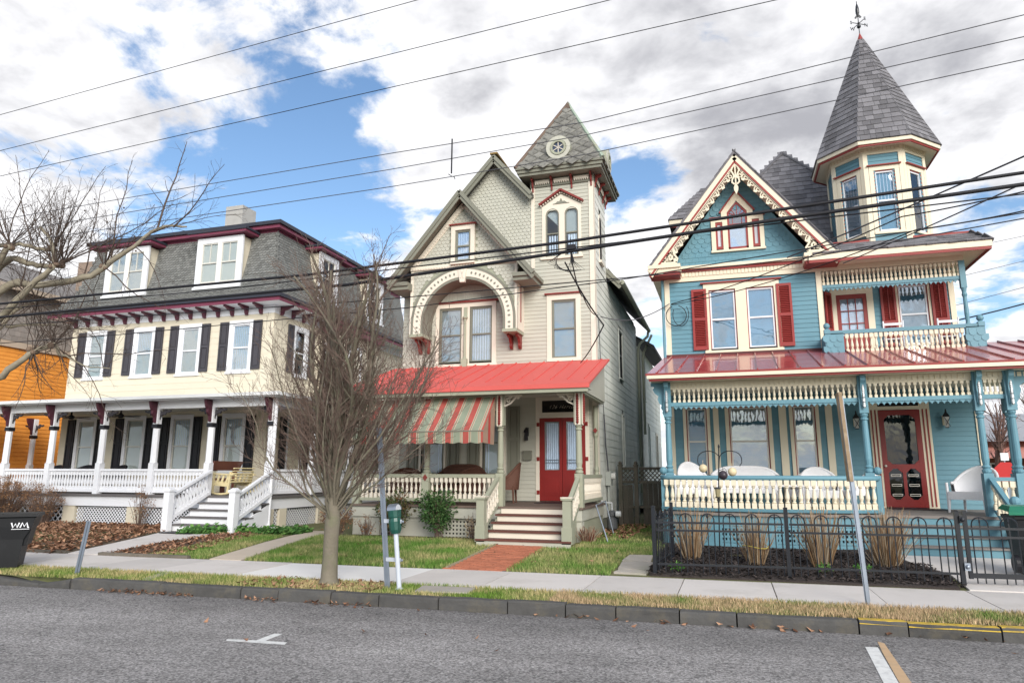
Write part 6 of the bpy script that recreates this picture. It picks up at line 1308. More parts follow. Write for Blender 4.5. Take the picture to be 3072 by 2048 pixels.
LEAFM = grass_mat('dead_leaf', (.15, .07, .042), (.34, .20, .125), .15, 2.5)
def litter(name, label, n, region, zfun, size, m, seed, cat='leaves'):
    rg = random.Random(seed); b = MB(); k = 0
    while k < n:
        x, v = rg.uniform(region[0], region[1]), rg.uniform(region[2], region[3]); y = sv(x, v)
        if not region[4](x, y): k += .3; continue
        a = rg.uniform(0, 6.28); s = size*rg.uniform(.5, 1.3); z = zfun(x, y)+rg.uniform(.005, .045); c, d = math.cos(a), math.sin(a); t1, t2, cr = rg.uniform(-.5, .5), rg.uniform(-.5, .5), rg.uniform(.0, .5)
        f = lambda u, w_, h: (x+(c*u-d*w_)*s, y+(d*u+c*w_)*s, z+(t1*u+t2*w_+h)*s)
        b.poly([f(-1, 0, cr), f(-.2, -.45, 0), f(.9, 0, cr), f(-.2, .45, 0), f(0, 0, -.12)], [(0, 1, 4), (1, 2, 4), (2, 3, 4), (3, 0, 4)]); k += 1
    o = link(name, b.mesh(name, m)); tag(o, label, cat, kind='stuff')
def bed_ok(x, y): return x < -12.05-(y-10.34)*.30 and y > 9.9
litter('leaves', 'fallen brown leaves covering the bed before the cream porch', 5200, (-20, -11.9, 10.7, 16.2, lambda x, y: bed_ok(x, y) and y < 15.4), yz, .075, LEAFM, 11)
litter('leaves', 'fallen brown leaves beside the concrete path', 900, (-11.4, -9.8, 10.85, 14.4, lambda x, y: x > -11.24-(y-10.3)*.08 and x < -9.7-(y-10.5)*.2), yz, .06, LEAFM, 12)
litter('leaves', 'dead leaves lying along the gutter', 230, (-8.6, -3.6, 8.24, 8.42, lambda x, y: math.sin(x*2.2)+math.sin(x*5.1+1) > -.2), lambda x, y: 0, .036, LEAFM, 13)
litter('leaves', 'few dead leaves below the right stretch of kerb', 45, (-2.4, 3.6, 8.28, 8.42, lambda x, y: True), lambda x, y: 0, .045, LEAFM, 14)
litter('leaves', 'stray leaves and twigs scattered over the road and lawn', 90, (-9, 3, 6.0, 14, lambda x, y: (y < 8.3 and math.sin(x*9+y*7) > .6) or (y > 11 and x > -8 and x < -2)), lambda x, y: 0 if y < 8.5 else yz(x, y)+.03, .04, LEAFM, 15)
litter('leaves', 'dead leaves by the trunk on the verge', 300, (-6.6, -4.5, 8.56, 9.3, lambda x, y: True), lambda x, y: .13, .045, LEAFM, 16)
litter('leaves', 'brown leaves heaped beside the gas meter', 260, (-3.0, -2.2, 15.6, 19.9, lambda x, y: True), yz, .08, LEAFM, 17)
CHIP = mat('bark_chip', (.05, .04, .037), .95, .5, 30, rnd=.6)
litter('bark_chips', 'dark bark mulch inside the iron fence', 4200, (-1.3, 2.95, 10.95, 14.2, lambda x, y: not (x > 2.55 and y > 13)), lambda x, y: yz(x, y)+.01, .045, CHIP, 18, 'mulch')

# ================================================================ street furniture and yard objects
def wheelie_bin():
    B = thing('trash_bin', 'black plastic wheeled trash bin with white lettering at the left edge', 'trash bin', (-10.89, 8.58, .13), 'wheeled trash bins')
    # side faces the camera; body tapers downwards with a step under the rim
    x0, x1, y0, y1 = -11.42, -10.36, 8.30, 8.86
    def ring(a, b, c, d, z): return [(a, c, z), (b, c, z), (b, d, z), (a, d, z)]
    R_ = [ring(x0+.16, x1-.20, y0+.05, y1-.05, .17), ring(x0+.08, x1-.16, y0+.03, y1-.03, .60), ring(x0+.04, x1-.06, y0+.01, y1-.01, .80), ring(x0+.02, x1-.03, y0, y1, .93), ring(x0, x1, y0-.02, y1+.02, .95), ring(x0, x1, y0-.02, y1+.02, 1.0), ring(x0+.04, x1-.04, y0+.03, y1-.03, 1.0), ring(x0+.10, x1-.12, y0+.07, y1-.07, .5)]
    P = sum(R_, []); part('body', MB().poly(P, [(4*i+k, 4*i+(k+1) % 4, 4*i+4+(k+1) % 4, 4*i+4+k) for i in range(7) for k in range(4)]+[(0, 3, 2, 1), (28, 29, 30, 31)]), BINP, B)
    part('lid', MB().hexa([(x0-.03, y0, .35), (x0-.005, y0, .35), (x0-.005, y1, .35), (x0-.03, y1, .35), (x0-.06, y0, 1.02), (x0-.02, y0, 1.02), (x0-.02, y1, 1.02), (x0-.06, y1, 1.02)]), BINP, B)
    for y in (y0-.03, y1+.03):
        w = part('wheel', MB().tube([(-11.06, y-.025, .26), (-11.06, y+.025, .26)], .135, 20), BLACKP, B); part('hub', MB().tube([(-11.06, y-.032, .26), (-11.06, y+.032, .26)], .035, 10), BINP, w)
        part('rim', MB().strip(FF(y-.026), arc(-11.06, .26, .105, 0, 360, 24), .012, 0, .008), mat('rubber_grey', (.06, .06, .065), .7), w)
        for k in range(6): a = R(60*k); part('spoke', MB().strip(FF(y-.026), [(-11.06+.03*math.cos(a), .26+.03*math.sin(a)), (-11.06+.10*math.cos(a), .26+.10*math.sin(a))], .018, 0, .006), BINP, w)
    # printed mark on the front-right shoulder
    F = Fr((0, y0+.002, 0), (1, 0, 0), (0, -1, 0)); z, x = .785, -10.70
    mk = MB().strip(F, [(x, z+.075), (x+.025, z), (x+.055, z+.06), (x+.08, z), (x+.105, z+.075)], .02, .006, .012).strip(F, [(x+.12, z), (x+.145, z+.072), (x+.175, z+.015), (x+.205, z+.072), (x+.225, z), (x+.24, z)], .02, .006, .012).strip(F, [(x+.005, z-.025), (x+.245, z-.025)], .008, .006, .012)
    part('lettering', mk, WHITE, B)
    B.location = (-11.28, 8.46, .13); B.rotation_euler.z = R(42)
wheelie_bin()
def bin_right():
    B = thing('trash_bin', 'dark trash bin with a green lid behind the iron gate', 'trash bin', (4.25, 12.45, .25), 'wheeled trash bins')
    x0, x1, y0, y1 = 3.98, 4.60, 12.2, 12.8
    def ring(i, z): return [(x0+i, y0+i, z), (x1-i, y0+i, z), (x1-i, y1-i, z), (x0+i, y1-i, z)]
    P = ring(.08, .24)+ring(.02, 1.0)+ring(0, 1.02)+ring(0, 1.07); part('body', MB().poly(P, [(4*i+k, 4*i+(k+1) % 4, 4*i+4+(k+1) % 4, 4*i+4+k) for i in range(3) for k in range(4)]), BINP, B)
    G = mat('green_lid', (.01, .16, .09), .4, .15); part('lid', MB().poly([(x0-.10, y0-.08, 1.12), (x1+.06, y0-.08, 1.12), (x1+.03, y1, 1.15), (x0-.03, y1, 1.15), (x0-.02, y0+.1, 1.20), (x1, y0+.1, 1.20), (x1-.02, y1-.06, 1.21), (x0+.02, y1-.06, 1.21), (x0-.10, y0-.08, 1.08), (x1+.06, y0-.08, 1.08)], [(0, 1, 5, 4), (1, 2, 6, 5), (2, 3, 7, 6), (3, 0, 4, 7), (4, 5, 6, 7), (0, 8, 9, 1)]), G, B)
    part('lid_print', MB().strip(Fr((0, 12.2, 0), (1, 0, 0), (0, -.7, .7)), [(x0+.15, 1.16), (x0+.22, 1.17)], .02, .06, .062), WHITE, B)
    for x in (x0-.02, x1+.02): part('wheel', MB().tube([(x-.03, 12.32, .37), (x+.03, 12.32, .37)], .125, 18), BLACKP, B)
bin_right()
def stub_post():
    a, c = Vector((-9.53, 8.40, .05)), Vector((-9.42, 8.42, .92)); u = (c-a).normalized(); sx = Vector((1, 0, -.12)).normalized(); sy = u.cross(sx)
    b = MB()
    for o in (-.026, .026): b.bar(a+sx*o, c+sx*o, .006, .04, sx)
    b.bar(a+sy*.018, c+sy*.018, .056, .006, sy); o = link('stub_post', b.mesh('stub_post', GALV)); tag(o, 'short leaning galvanised post on the verge beside the black bin', 'post')
stub_post()
def sign_post():
    T = thing('sign_post', 'tall leaning galvanised channel post strapped to the parking meter', 'post', (-4.5, 8.8, .13)); a, c = Vector((-4.49, 8.80, .0)), Vector((-4.735, 8.82, 2.29)); u = (c-a).normalized(); sx = (Vector((1, 0, 0))-u*u.x).normalized(); sy = u.cross(sx)
    b = MB().bar(a, c, .045, .008, sy)
    for o in (-.026, .026): b.bar(a+sx*o+sy*-.012, c+sx*o+sy*-.012, .007, .028, sx)
    part('channel', b, GALV, T)
    for t in (.22, .44): p = a.lerp(c, t); q = Vector((-4.32-.02*t, 8.78, p.z)); part('strap', MB().bar(p, q, .03, .05), LEADW, T); part('bolt', MB().sphere((q.x+.04, q.y-.03, q.z), .018), GALV, T)
sign_post()
def parking_meter():
    T = thing('parking_meter', 'green coin parking meter on a leaning pale blue pipe', 'parking meter', (-4.31, 8.74, .13)); a, c = Vector((-4.30, 8.74, .1)), Vector((-4.385, 8.74, .87)); u = (c-a).normalized()
    part('pipe', MB().tube([a, c], .032, 12), LEADW, T); part('base_flange', MB().lathe((-4.30, 8.74, .13), [(.06, 0), (.05, .02), (.035, .025)], 12), LEADW, T)
    M = Matrix.Translation(c) @ u.to_track_quat('Z', 'Y').to_matrix().to_4x4()
    def sect(w, d, z): return [(-w*.7, -d, z), (w*.7, -d, z), (w, -d*.4, z), (w, d*.4, z), (w*.7, d, z), (-w*.7, d, z), (-w, d*.4, z), (-w, -d*.4, z)]
    P = sum([sect(w, d, z) for w, d, z in ((.055, .05, -.02), (.075, .06, .03), (.085, .066, .14), (.075, .06, .185), (.085, .066, .20), (.095, .07, .29))], [])
    part('housing', MB().poly(P, [(8*i+k, 8*i+(k+1) % 8, 8*i+8+(k+1) % 8, 8*i+8+k) for i in range(5) for k in range(8)]+[tuple(range(8)), tuple(range(40, 48))]), METERG, T, M=M)
    b = MB(); n = 12; Q = []
    for i in range(n+1): an = math.pi*i/n; Q += [(.092*math.cos(an), -.066, .29+.085*math.sin(an)), (.092*math.cos(an), .066, .29+.085*math.sin(an))]
    b.poly(Q, [(2*i, 2*i+2, 2*i+3, 2*i+1) for i in range(n)]); part('dome_rim', b, GALV, T, M=M)
    part('dome_window', MB().poly([(.082*math.cos(math.pi*i/n), -.06, .29+.075*math.sin(math.pi*i/n)) for i in range(n+1)], [tuple(range(n+1))]).poly([(.082*math.cos(math.pi*i/n), .06, .29+.075*math.sin(math.pi*i/n)) for i in range(n+1)], [tuple(range(n+1))]), mat('pale_pane', (.55, .56, .6)), T, M=M)
parking_meter()
def street_sign():
    T = thing('street_sign', 'weathered sign seen edge on atop a tilted grey pole before the teal porch', 'sign', (1.47, 9.42, .13)); a, c = Vector((1.475, 9.42, .0)), Vector((1.37, 9.45, 2.62)); u = (c-a).normalized()
    b = MB()
    for dx, dy in ((-.014, 0), (.014, 0)): b.bar(a+Vector((dx, dy, 0)), c+Vector((dx, dy, 0)), .005, .03, Vector((1, 0, 0)))
    b.bar(a+Vector((0, -.018, 0)), c+Vector((0, -.014, 0)), .03, .005, Vector((0, 1, 0))); part('pole', b, GALV, T)
    p, q = a.lerp(c, .60), a.lerp(c, 1.02); part('plate', MB().hexa([p+Vector(v) for v in ((-.024, -.03, 0), (.016, -.03, 0), (.016, .22, 0), (-.024, .22, 0))]+[q+Vector(v) for v in ((-.024, -.03, 0), (.016, -.03, 0), (.016, .22, 0), (-.024, .22, 0))]), mat('weathered_board', (.30, .22, .14), .85, .3, 8, dirt=(.5, .45, .38), dirt_amt=.6, dirt_scale=5), T)
street_sign()
# ---- iron fence, section by section
def fence():
    f0 = Vector((-1.17, 11.03)); f1 = Vector((.745, 11.22)); f2 = Vector((2.98, 11.30)); f3 = Vector((-1.02, 12.55)); f4 = Vector((4.9, 11.42)); zg = .18
    def post(x, y, par, h=.98, w=.055): part('post', MB().box(x-w/2, x+w/2, y-w/2, y+w/2, .1, zg+h).lathe((x, y, zg+h), [(w*.7, 0), (w*.7, .012), (.002, .02)], 4), IRON, par)
    def run(par, a, c, n, gap=.04, low=.14):
        d = (c-a); L = d.length; t = d/L; P = lambda s, z: Vector((a.x+t.x*s, a.y+t.y*s, z))
        for z in (zg+.75, zg+.635, zg+low): part('rail', MB().bar(P(gap, z), P(L-gap, z), .025, .03), IRON, par)
        # three pickets to an arch: two carry the hoop, the middle one a spear point
        st = L/n; top = zg+.845
        for i in range(n):
            s0 = st*(i+.5); k = i % 3
            if k == 1: part('picket', MB().bar(P(s0, .2), P(s0, top-.02), .014, .014).lathe(P(s0, top-.03), [(.008, 0), (.018, .03), (.003, .085)], 4), IRON, par)
            elif k == 0 and i+2 < n:
                s2 = st*(i+2.5); r = (s2-s0)/2*.86; c0 = (s0+s2)/2; pts = [P(c0-r, .2), P(c0-r, top-.05)]+[P(c0-r*math.cos(R(a_)), top-.05+(r)*math.sin(R(a_))) for a_ in range(15, 180, 15)]+[P(c0+r, top-.05), P(c0+r, .2)]
                part('hoop', MB().tube(pts, .009, 5), IRON, par)
            elif i == n-1 and k == 0: part('picket', MB().bar(P(s0, .2), P(s0, top), .014, .014), IRON, par)
    T = thing('iron_fence', 'black iron hoop fence along the mulch bed of the teal house', 'fence', (.9, 11.2, .15))
    for p in (f0, f1, f2, f3): post(p.x, p.y, T)
    run(T, f0, f1, 18); run(T, f1, f2, 21); run(T, f0, f3, 12)
    g0, g1 = Vector((3.08, 11.31)), Vector((4.85, 11.42))
    G = thing('iron_gate', 'black iron hoop gate at the end of the fence', 'gate', (3.9, 11.36, .18)); part('stile', MB().bar((g0.x, g0.y, .26), (g0.x, g0.y, 1.17), .05, .05, Vector((1, 0, 0))), IRON, G); part('bottom_bar', MB().bar((g0.x, g0.y, .30), (g1.x, g1.y, .30), .04, .06), IRON, G); part('stile', MB().bar((g1.x, g1.y, .26), (g1.x, g1.y, 1.17), .05, .05, Vector((1, 0, 0))), IRON, G); run(G, g0, g1, 15, .02)
    for z in (.42, 1.05): part('hinge', MB().box(3.0, 3.07, 11.24, 11.29, z-.05, z+.05).sphere((3.035, 11.24, z), .03), GALV if z < .6 else IRON, G)
fence()
def stalk_clump(x, y, r, h, n, seed, label, m, group):
    rg = random.Random(seed); T = thing('cut_back_shrub', label, 'shrub', (x, y, yz(x, y)), group); b = MB(); b2 = MB()
    for i in range(n):
        a = rg.uniform(0, 6.28); q = math.sqrt(rg.random()); bx, by = x+math.cos(a)*q*r*.28, y+math.sin(a)*q*r*.22; lean = q*r*rg.uniform(.5, 1.15); hh = h*rg.uniform(.55, 1.05)*(1-.18*q)
        tx, ty = x+math.cos(a)*lean, y+math.sin(a)*lean; mid = ((bx*.55+tx*.45)+rg.uniform(-.02, .02), (by*.55+ty*.45)+rg.uniform(-.02, .02), .2+hh*.52); rr = rg.uniform(.003, .0065)
        (b if i % 3 else b2).tube([(bx, by, .18), mid, (tx, ty, .2+hh)], [rr, rr*.9, rr*.6], 4, False)
    part('stalks', b, m, T); part('pale_stalks', b2, mat('bleached_stalk', (.42, .34, .24), .9, .25, rnd=.25), T)
STALK = mat('tan_stalk', (.27, .17, .09), .9, .25, 6, rnd=.35)
stalk_clump(-.72, 12.75, .42, .98, 150, 1, 'tan cut back shrub at the fence corner, leftmost of four', STALK, 'cut back shrubs inside the iron fence')
stalk_clump(.32, 12.35, .40, .92, 150, 2, 'tan cut back shrub tied with yellow twine, beside the garden hook', STALK, 'cut back shrubs inside the iron fence')
stalk_clump(1.32, 12.45, .46, 1.0, 180, 3, 'tan cut back shrub just left of the tilted sign pole', STALK, 'cut back shrubs inside the iron fence')
stalk_clump(2.32, 12.75, .58, 1.02, 210, 4, 'widest tan cut back shrub before the teal steps', STALK, 'cut back shrubs inside the iron fence')
o = link('twine', MB().tube([(.32+.2*math.cos(R(a)), 12.35+.2*math.sin(R(a)), .5+.02*math.sin(R(a*2))) for a in range(0, 361, 20)], .006, 4).mesh('twine', mat('yellow_twine', (.6, .5, .1), .8))); tag(o, 'yellow twine tied round the second cut back shrub', 'twine')
def garden_hook():
    T = thing('garden_hook', 'black iron double shepherd hook standing behind the fence', 'garden hook', (-.27, 13.05, .25)); x, y = -.26, 13.1; F = FF(y)
    part('pole', MB().tube([(x, y, .15), (x+.03, y, 1.2), (x+.08, y, 2.12)], .011, 6).lathe((x+.08, y, 2.12), [(.012, 0), (.02, .03), (.003, .07)], 6), IRON, T)
    for s, r in ((-1, .19), (1, .19)): part('arm', MB().tube([(x+.05, y, 1.62)]+[(x+.08+s*(r-.19*math.cos(R(a))+.0), y, 1.93+.14*math.sin(R(a))) for a in range(0, 181, 20)]+[(x+.08+s*.38, y, 1.86), (x+.08+s*.34, y, 1.80)], .008, 5), IRON, T)
    part('small_hook', MB().tube([(x+.06, y, 1.72), (x+.16, y, 1.76), (x+.2, y, 1.70), (x+.16, y, 1.67)], .006, 5), IRON, T)
    return x, y
hx, hy = garden_hook()
def globe(x, z, r, m, lab): o = link('hanging_globe', MB().sphere((x, hy, z), r, 14, 9).tube([(x, hy, z+r), (x, hy, z+r+.07)], .004, 4).mesh('hanging_globe', m, True)); tag(o, lab, 'ornament', 'ornaments on the garden hook')
CRACK = mat('crackle_cream', (.62, .52, .33), .4, .25, 40); globe(hx-.21, 1.76, .075, CRACK, 'cream crackle globe hanging from the left arm of the hook'); globe(hx+.29, 1.70, .078, CRACK, 'cream crackle globe hanging right of the hook pole'); globe(hx+.13, 1.64, .082, mat('dark_swirl', (.05, .04, .05), .3, .5, 20), 'dark swirled glass globe hanging close to the hook pole')
L_ = thing('candle_lantern', 'small brass candle lantern hanging low on the hook pole', 'lantern', (hx+.03, hy, 1.25), 'ornaments on the garden hook'); part('base', MB().lathe((hx+.02, hy-.02, 1.24), [(.04, 0), (.045, .01), (.045, .02)], 6), IRON, L_); part('cap', MB().lathe((hx+.02, hy-.02, 1.40), [(.06, 0), (.055, .02), (.01, .03)], 6), IRON, L_); part('glass', MB().lathe((hx+.02, hy-.02, 1.26), [(.038, 0), (.048, .14)], 8), mat('straw_glass', (.3, .26, .15), .2), L_)
def wood_fence():
    T = thing('wood_fence', 'weathered grey board fence with lattice top between the two houses', 'fence', (-2.4, 20, .2)); y = 20.0; F = FF(y)
    for x in (-3.0, -2.56):
        part('post', MB().box(x-.055, x+.055, y-.1, y+.01, .1, 1.88).lathe((x, y-.045, 1.88), [(.085, 0), (.085, .03), (.05, .04), (.06, .09), (.02, .14)], 4), FENCEW, T)
    x = -2.94
    while x < -1.3:
        if not -2.66 < x < -2.5: part('board', MB().fb(F, x, x+.135, .2, 1.42 if x > -2.6 else 1.36, -.01, .012), FENCEW, T)
        x += .14
    for u0, u1 in ((-2.94, -2.62), (-2.48, -1.3)):
        part('rail', MB().fb(F, u0, u1, 1.40, 1.47, .0, .05), FENCEW, T); part('rail', MB().fb(F, u0, u1, 1.78, 1.85, .0, .05), FENCEW, T); part('rail', MB().fb(F, u0, u1, .72, .78, .015, .04), FENCEW, T)
        part('lattice', lattice(F, u0, u1, 1.47, 1.78, .01, .085, .035), FENCEW, T)['kind'] = 'stuff'
wood_fence()
def utilities():
    S = FR(-3.14); GREYM = mat('grey_enamel', (.34, .36, .33), .45, .12, 5)
    T = thing('electric_meter', 'grey electric meter box with conduits on the side of the sage house', 'meter', (-3.05, 18.4, 1.0)); part('box', MB().fb(S, 18.25, 18.62, 1.36, 1.72, 0, .14), GREYM, T); part('dial', MB().tube([(-3.0, 18.42, 1.60), (-2.9, 18.42, 1.60)], .085, 14), mat('milky_glass', (.55, .55, .52)), T)
    for y, z in ((18.35, .5), (18.45, .75)): part('conduit', MB().tube([(-3.08, y, 1.36), (-3.08, y, z)], .02, 6), GREYM, T)
    part('feed_cable', MB().tube([(-3.10, 18.0, 3.2), (-3.09, 18.1, 2.4), (-3.08, 18.28, 1.95), (-3.08, 18.35, 1.72)], .02, 5), WIREG, T)
    T = thing('gas_meter', 'grey gas meter with black piping beside the sage porch', 'meter', (-2.82, 17.3, .24)); part('body', MB().lathe((-2.84, 17.35, .32), [(.10, 0), (.13, .03), (.13, .24), (.09, .30), (.11, .33), (.11, .42), (.05, .46)], 12), mat('dark_grey_meter', (.07, .075, .08), .5, .2), T); part('regulator', MB().tube([(-2.72, 17.2, .70), (-2.60, 17.2, .70)], .07, 10).tube([(-2.84, 17.35, .75), (-2.84, 17.35, .95), (-3.1, 17.35, .98)], .025, 6), mat('light_grey_meter', (.42, .44, .45), .5), T)
    T = thing('pipe_stand', 'thin bent metal rod frame leaning on the sage porch skirt', 'rod frame', (-2.7, 15.6, .24)); part('frame', MB().tube([(-2.55, 15.0, .22), (-2.86, 15.35, .98), (-2.92, 16.9, 1.02), (-2.74, 16.9, .24)], .016, 6), GALV, T)
    o = link('mailbox', MB().fb(FF(17.386), -5.115, -4.90, 2.0, 2.235, 0, .09).fb(FF(17.386), -5.12, -4.895, 2.20, 2.245, .0, .11).mesh('mailbox', SAGED)); tag(o, 'dark sage mailbox on the wall beside the red doors', 'mailbox')
    o = link('door_mat', MB().box(-4.6, -3.5, 16.5, 17.2, .951, .965).mesh('door_mat', BLACKP)); tag(o, 'black doormat before the red double doors', 'doormat'); o = link('door_mat', MB().box(3.4, 4.5, 17.3, 17.95, .906, .922).mesh('door_mat', BLACKP)); tag(o, 'dark doormat before the red screen door', 'doormat')
    o = link('door_mat', MB().box(-12.9, -12.0, 13.45, 13.85, .262, .275).mesh('door_mat', BLACKP)); tag(o, 'dark mat at the foot of the white cream-house steps', 'doormat')
    o = link('gas_meter', MB().lathe((-19.0, 15.2, .35), [(.06, 0), (.16, .05), (.18, .2), (.12, .3), (.14, .34), (.05, .42)], 10).mesh('gas_meter', mat('mid_grey_meter', (.16, .165, .18), .5))); tag(o, 'grey gas meter before the wide lattice of the cream porch', 'meter')
utilities()

# ================================================================ trees and shrubs
def grow(b, p, d, length, r, level, rg, cfg):
    """one branch as a wandering tube; side branches by the rules of its level"""
    up, wander, nseg, kids, klen, kang, kr = cfg[level]; pts = [p.copy()]; rad = [r]; d = d.normalized(); step = length/nseg; dirs = [d.copy()]
    for i in range(nseg):
        d = (d+Vector((rg.gauss(0, wander), rg.gauss(0, wander), rg.gauss(0, wander)))+Z3*up).normalized(); p = p+d*step; pts.append(p.copy()); rad.append(max(.0022, r*(1-.72*(i+1)/nseg))); dirs.append(d.copy())
    (b if not isinstance(b, tuple) else b[0] if r > .011 else b[1]).tube(pts, rad, 7 if r > .035 else (5 if r > .012 else 3), False)
    if level+1 < len(cfg):
        n = max(1, int(kids*length*rg.uniform(.8, 1.2)))
        for k in range(n):
            t = .18+.80*(k+rg.random())/n; j = min(nseg-1, int(t*nseg)); f = t*nseg-j; q = pts[j].lerp(pts[j+1], min(1, f)); ax = dirs[j+1]
            side = ax.cross(Vector((rg.gauss(0, 1), rg.gauss(0, 1), rg.gauss(0, 1)))).normalized(); a = R(kang*rg.uniform(.6, 1.3)); nd = ax*math.cos(a)+side*math.sin(a)
            grow(b, q, nd, klen*rg.uniform(.5, 1.25)*(1-.45*t), max(.0024, rad[j]*kr), level+1, rg, cfg)
def street_tree():
    rg = random.Random(21); T = thing('street_tree', 'bare vase-shaped tree with a grey trunk on the verge', 'tree', (-5.41, 8.79, .13)); b = MB(); o = Vector((-5.41, 8.79, 0))
    pts = [(0, 0, .05), (.0, .0, .14), (.0, .0, .22), (-.005, .01, .5), (.0, 0, .78), (.01, 0, .98), (.02, 0, 1.2), (.02, .0, 1.6)]; part('trunk', b.tube([o+Vector(q) for q in pts], [.19, .15, .118, .105, .103, .108, .085, .055], 14), BARK, T, True)
    c = (MB(), MB()); cfg = [(.07, .11, 11, 8.5, .85, 30, .42), (.08, .14, 7, 8.0, .46, 33, .55), (.06, .16, 5, 6.5, .22, 36, .65), (.03, .15, 3, 0, 0, 0, 0)]
    for i in range(30):
        k = i/29; az = R(137.5*i+20); tl = R(4+46*k**1.1); ln = 3.75-1.35*k; r = .062-.046*k**.6 if i > 4 else .058
        d = Vector((math.cos(az)*math.sin(tl), math.sin(az)*math.sin(tl)*.8, math.cos(tl))); grow(c, o+Vector((.015, 0, .84+.75*rg.random()*(1-.5*k))), d, ln*rg.uniform(.92, 1.06), r, 0, rg, cfg)
    for az, tl, ln in ((178, 74, 2.3), (2, 70, 2.1), (190, 62, 2.5), (-10, 60, 2.3), (165, 60, 2.4), (15, 58, 2.3)):
        a, q = R(az), R(tl); grow(c, o+Vector((.0, 0, 1.0+.3*rg.random())), Vector((math.cos(a)*math.sin(q), math.sin(a)*math.sin(q), math.cos(q))), ln, .017, 0, rg, cfg)
    link('branches', c[0].mesh('branches', BARK, True), T); link('crown', c[1].mesh('crown', TWIG, True), T)
street_tree()
def plane_tree():
    rg = random.Random(5); T = thing('plane_tree', 'pale pollarded plane tree reaching in from the left edge', 'tree', (-15.2, 9.4, .13)); 
    part('trunk', MB().tube([(-15.2, 9.4, .05), (-15.2, 9.4, .4), (-15.15, 9.4, 2.2), (-15.0, 9.4, 3.4), (-14.8, 9.4, 4.0)], [.42, .32, .28, .27, .24], 14), PLANE, T, True)
    def at(px, py, y): d = (_f + _r*(px-1536)/2060 - _u*(py-1024)/2060); return CAM+d*(y/d.y)
    limbs = [([(-14.9, 9.4, 3.6), at(0, 873, 9.5), at(107, 856, 9.6), at(250, 835, 9.7), at(313, 801, 9.8), at(402, 737, 9.9), at(473, 685, 10.0), at(560, 680, 10.1)], [.16, .105, .09, .075, .07, .05, .035, .02]),
             ([(-14.9, 9.4, 3.6), at(0, 950, 9.2), at(90, 860, 9.2), at(165, 795, 9.2)], [.15, .09, .075, .06]),
             ([(-14.95, 9.4, 3.8), at(0, 800, 9.4), at(70, 786, 9.5), at(130, 800, 9.6), at(190, 790, 9.6)], [.14, .085, .07, .06, .06]),
             ([(-14.9, 9.4, 3.9), at(-60, 900, 9.3), at(0, 780, 9.2), at(30, 735, 9.2)], [.14, .1, .08, .065]),
             ([at(0, 737, 9.2), at(60, 735, 9.3), at(110, 745, 9.4), at(160, 748, 9.5)], [.06, .05, .045, .05]),
             ([(-14.8, 9.4, 3.3), at(-40, 1150, 9.2), at(40, 1100, 9.2), at(100, 1055, 9.3)], [.14, .085, .07, .065]),
             ([at(100, 1055, 9.3), at(135, 1042, 9.4), at(162, 1030, 9.5), at(180, 1062, 9.6), at(205, 1068, 9.7), at(250, 1095, 9.8), at(330, 1105, 9.9)], [.06, .05, .055, .035, .025, .018, .01]),
             ([(-14.9, 9.4, 3.8), at(-20, 1000, 9.8), at(40, 935, 9.9), at(110, 905, 10.0)], [.12, .06, .045, .04]), ([at(20, 980, 9.9), at(90, 975, 10.0), at(165, 973, 10.1)], [.05, .035, .02]), ([at(165, 797, 9.2), at(150, 720, 9.3), at(120, 680, 9.4)], [.05, .04, .03])]
    b = MB()
    for p, r in limbs:
        # smooth each limb a little
        P = [Vector(q) for q in p]; Q, W_ = [], []
        r = [q*.78 for q in r]
        for i in range(len(P)-1):
            for k in range(4):
                t = k/4; a0, a1, a2, a3 = P[max(i-1, 0)], P[i], P[i+1], P[min(i+2, len(P)-1)]
                Q.append(.5*((2*a1)+(a2-a0)*t+(2*a0-5*a1+4*a2-a3)*t*t+(3*a1-a0-3*a2+a3)*t**3)+Vector((rg.gauss(0, .012), 0, rg.gauss(0, .012)))); W_.append((r[i]+(r[i+1]-r[i])*t)*rg.uniform(.92, 1.08))
        Q.append(P[-1]); W_.append(r[-1]); b.tube(Q, W_, 8)
    part('limbs', b, PLANE, T, True)
    k = MB(); knobs = [(165, 797, 9.2, .085), (190, 790, 9.6, .09), (30, 737, 9.2, .09), (160, 748, 9.5, .075), (100, 1055, 9.3, .09), (162, 1032, 9.5, .085), (110, 905, 10, .06), (313, 801, 9.8, .07)]
    for x, y, d, r in knobs:
        c = at(x, y, d)
        for i in range(4): k.sphere(c+Vector((rg.uniform(-.06, .06), rg.uniform(-.05, .05), rg.uniform(-.04, .05))), r*rg.uniform(.5, .8), 7, 5)
    part('pollard_knobs', k, mat('pollard_knob', (.16, .115, .085), .95, .35, 12, bump=1, bscale=30), T)
    c = MB(); cfg = [(.02, .10, 7, 5.0, .62, 38, .5), (.02, .13, 4, 4.5, .30, 42, .6), (.0, .15, 3, 0, 0, 0, 0)]; low = [(-.02, .16, 7, 4.5, .55, 45, .5), (-.01, .18, 4, 3.5, .28, 45, .6), (0, .15, 3, 0, 0, 0, 0)]
    for x, y, d, r in knobs:
        up = y < 900
        for i in range(13 if up else 16):
            dr = Vector((rg.uniform(-.8, 1.0), rg.uniform(-.5, .5), rg.uniform(.3, 1.2) if up else rg.uniform(-.7, 1.0))); grow(c, at(x, y, d)+dr*.05, dr, rg.uniform(.7, 1.7), rg.uniform(.008, .014), 0, rg, cfg if up else low)
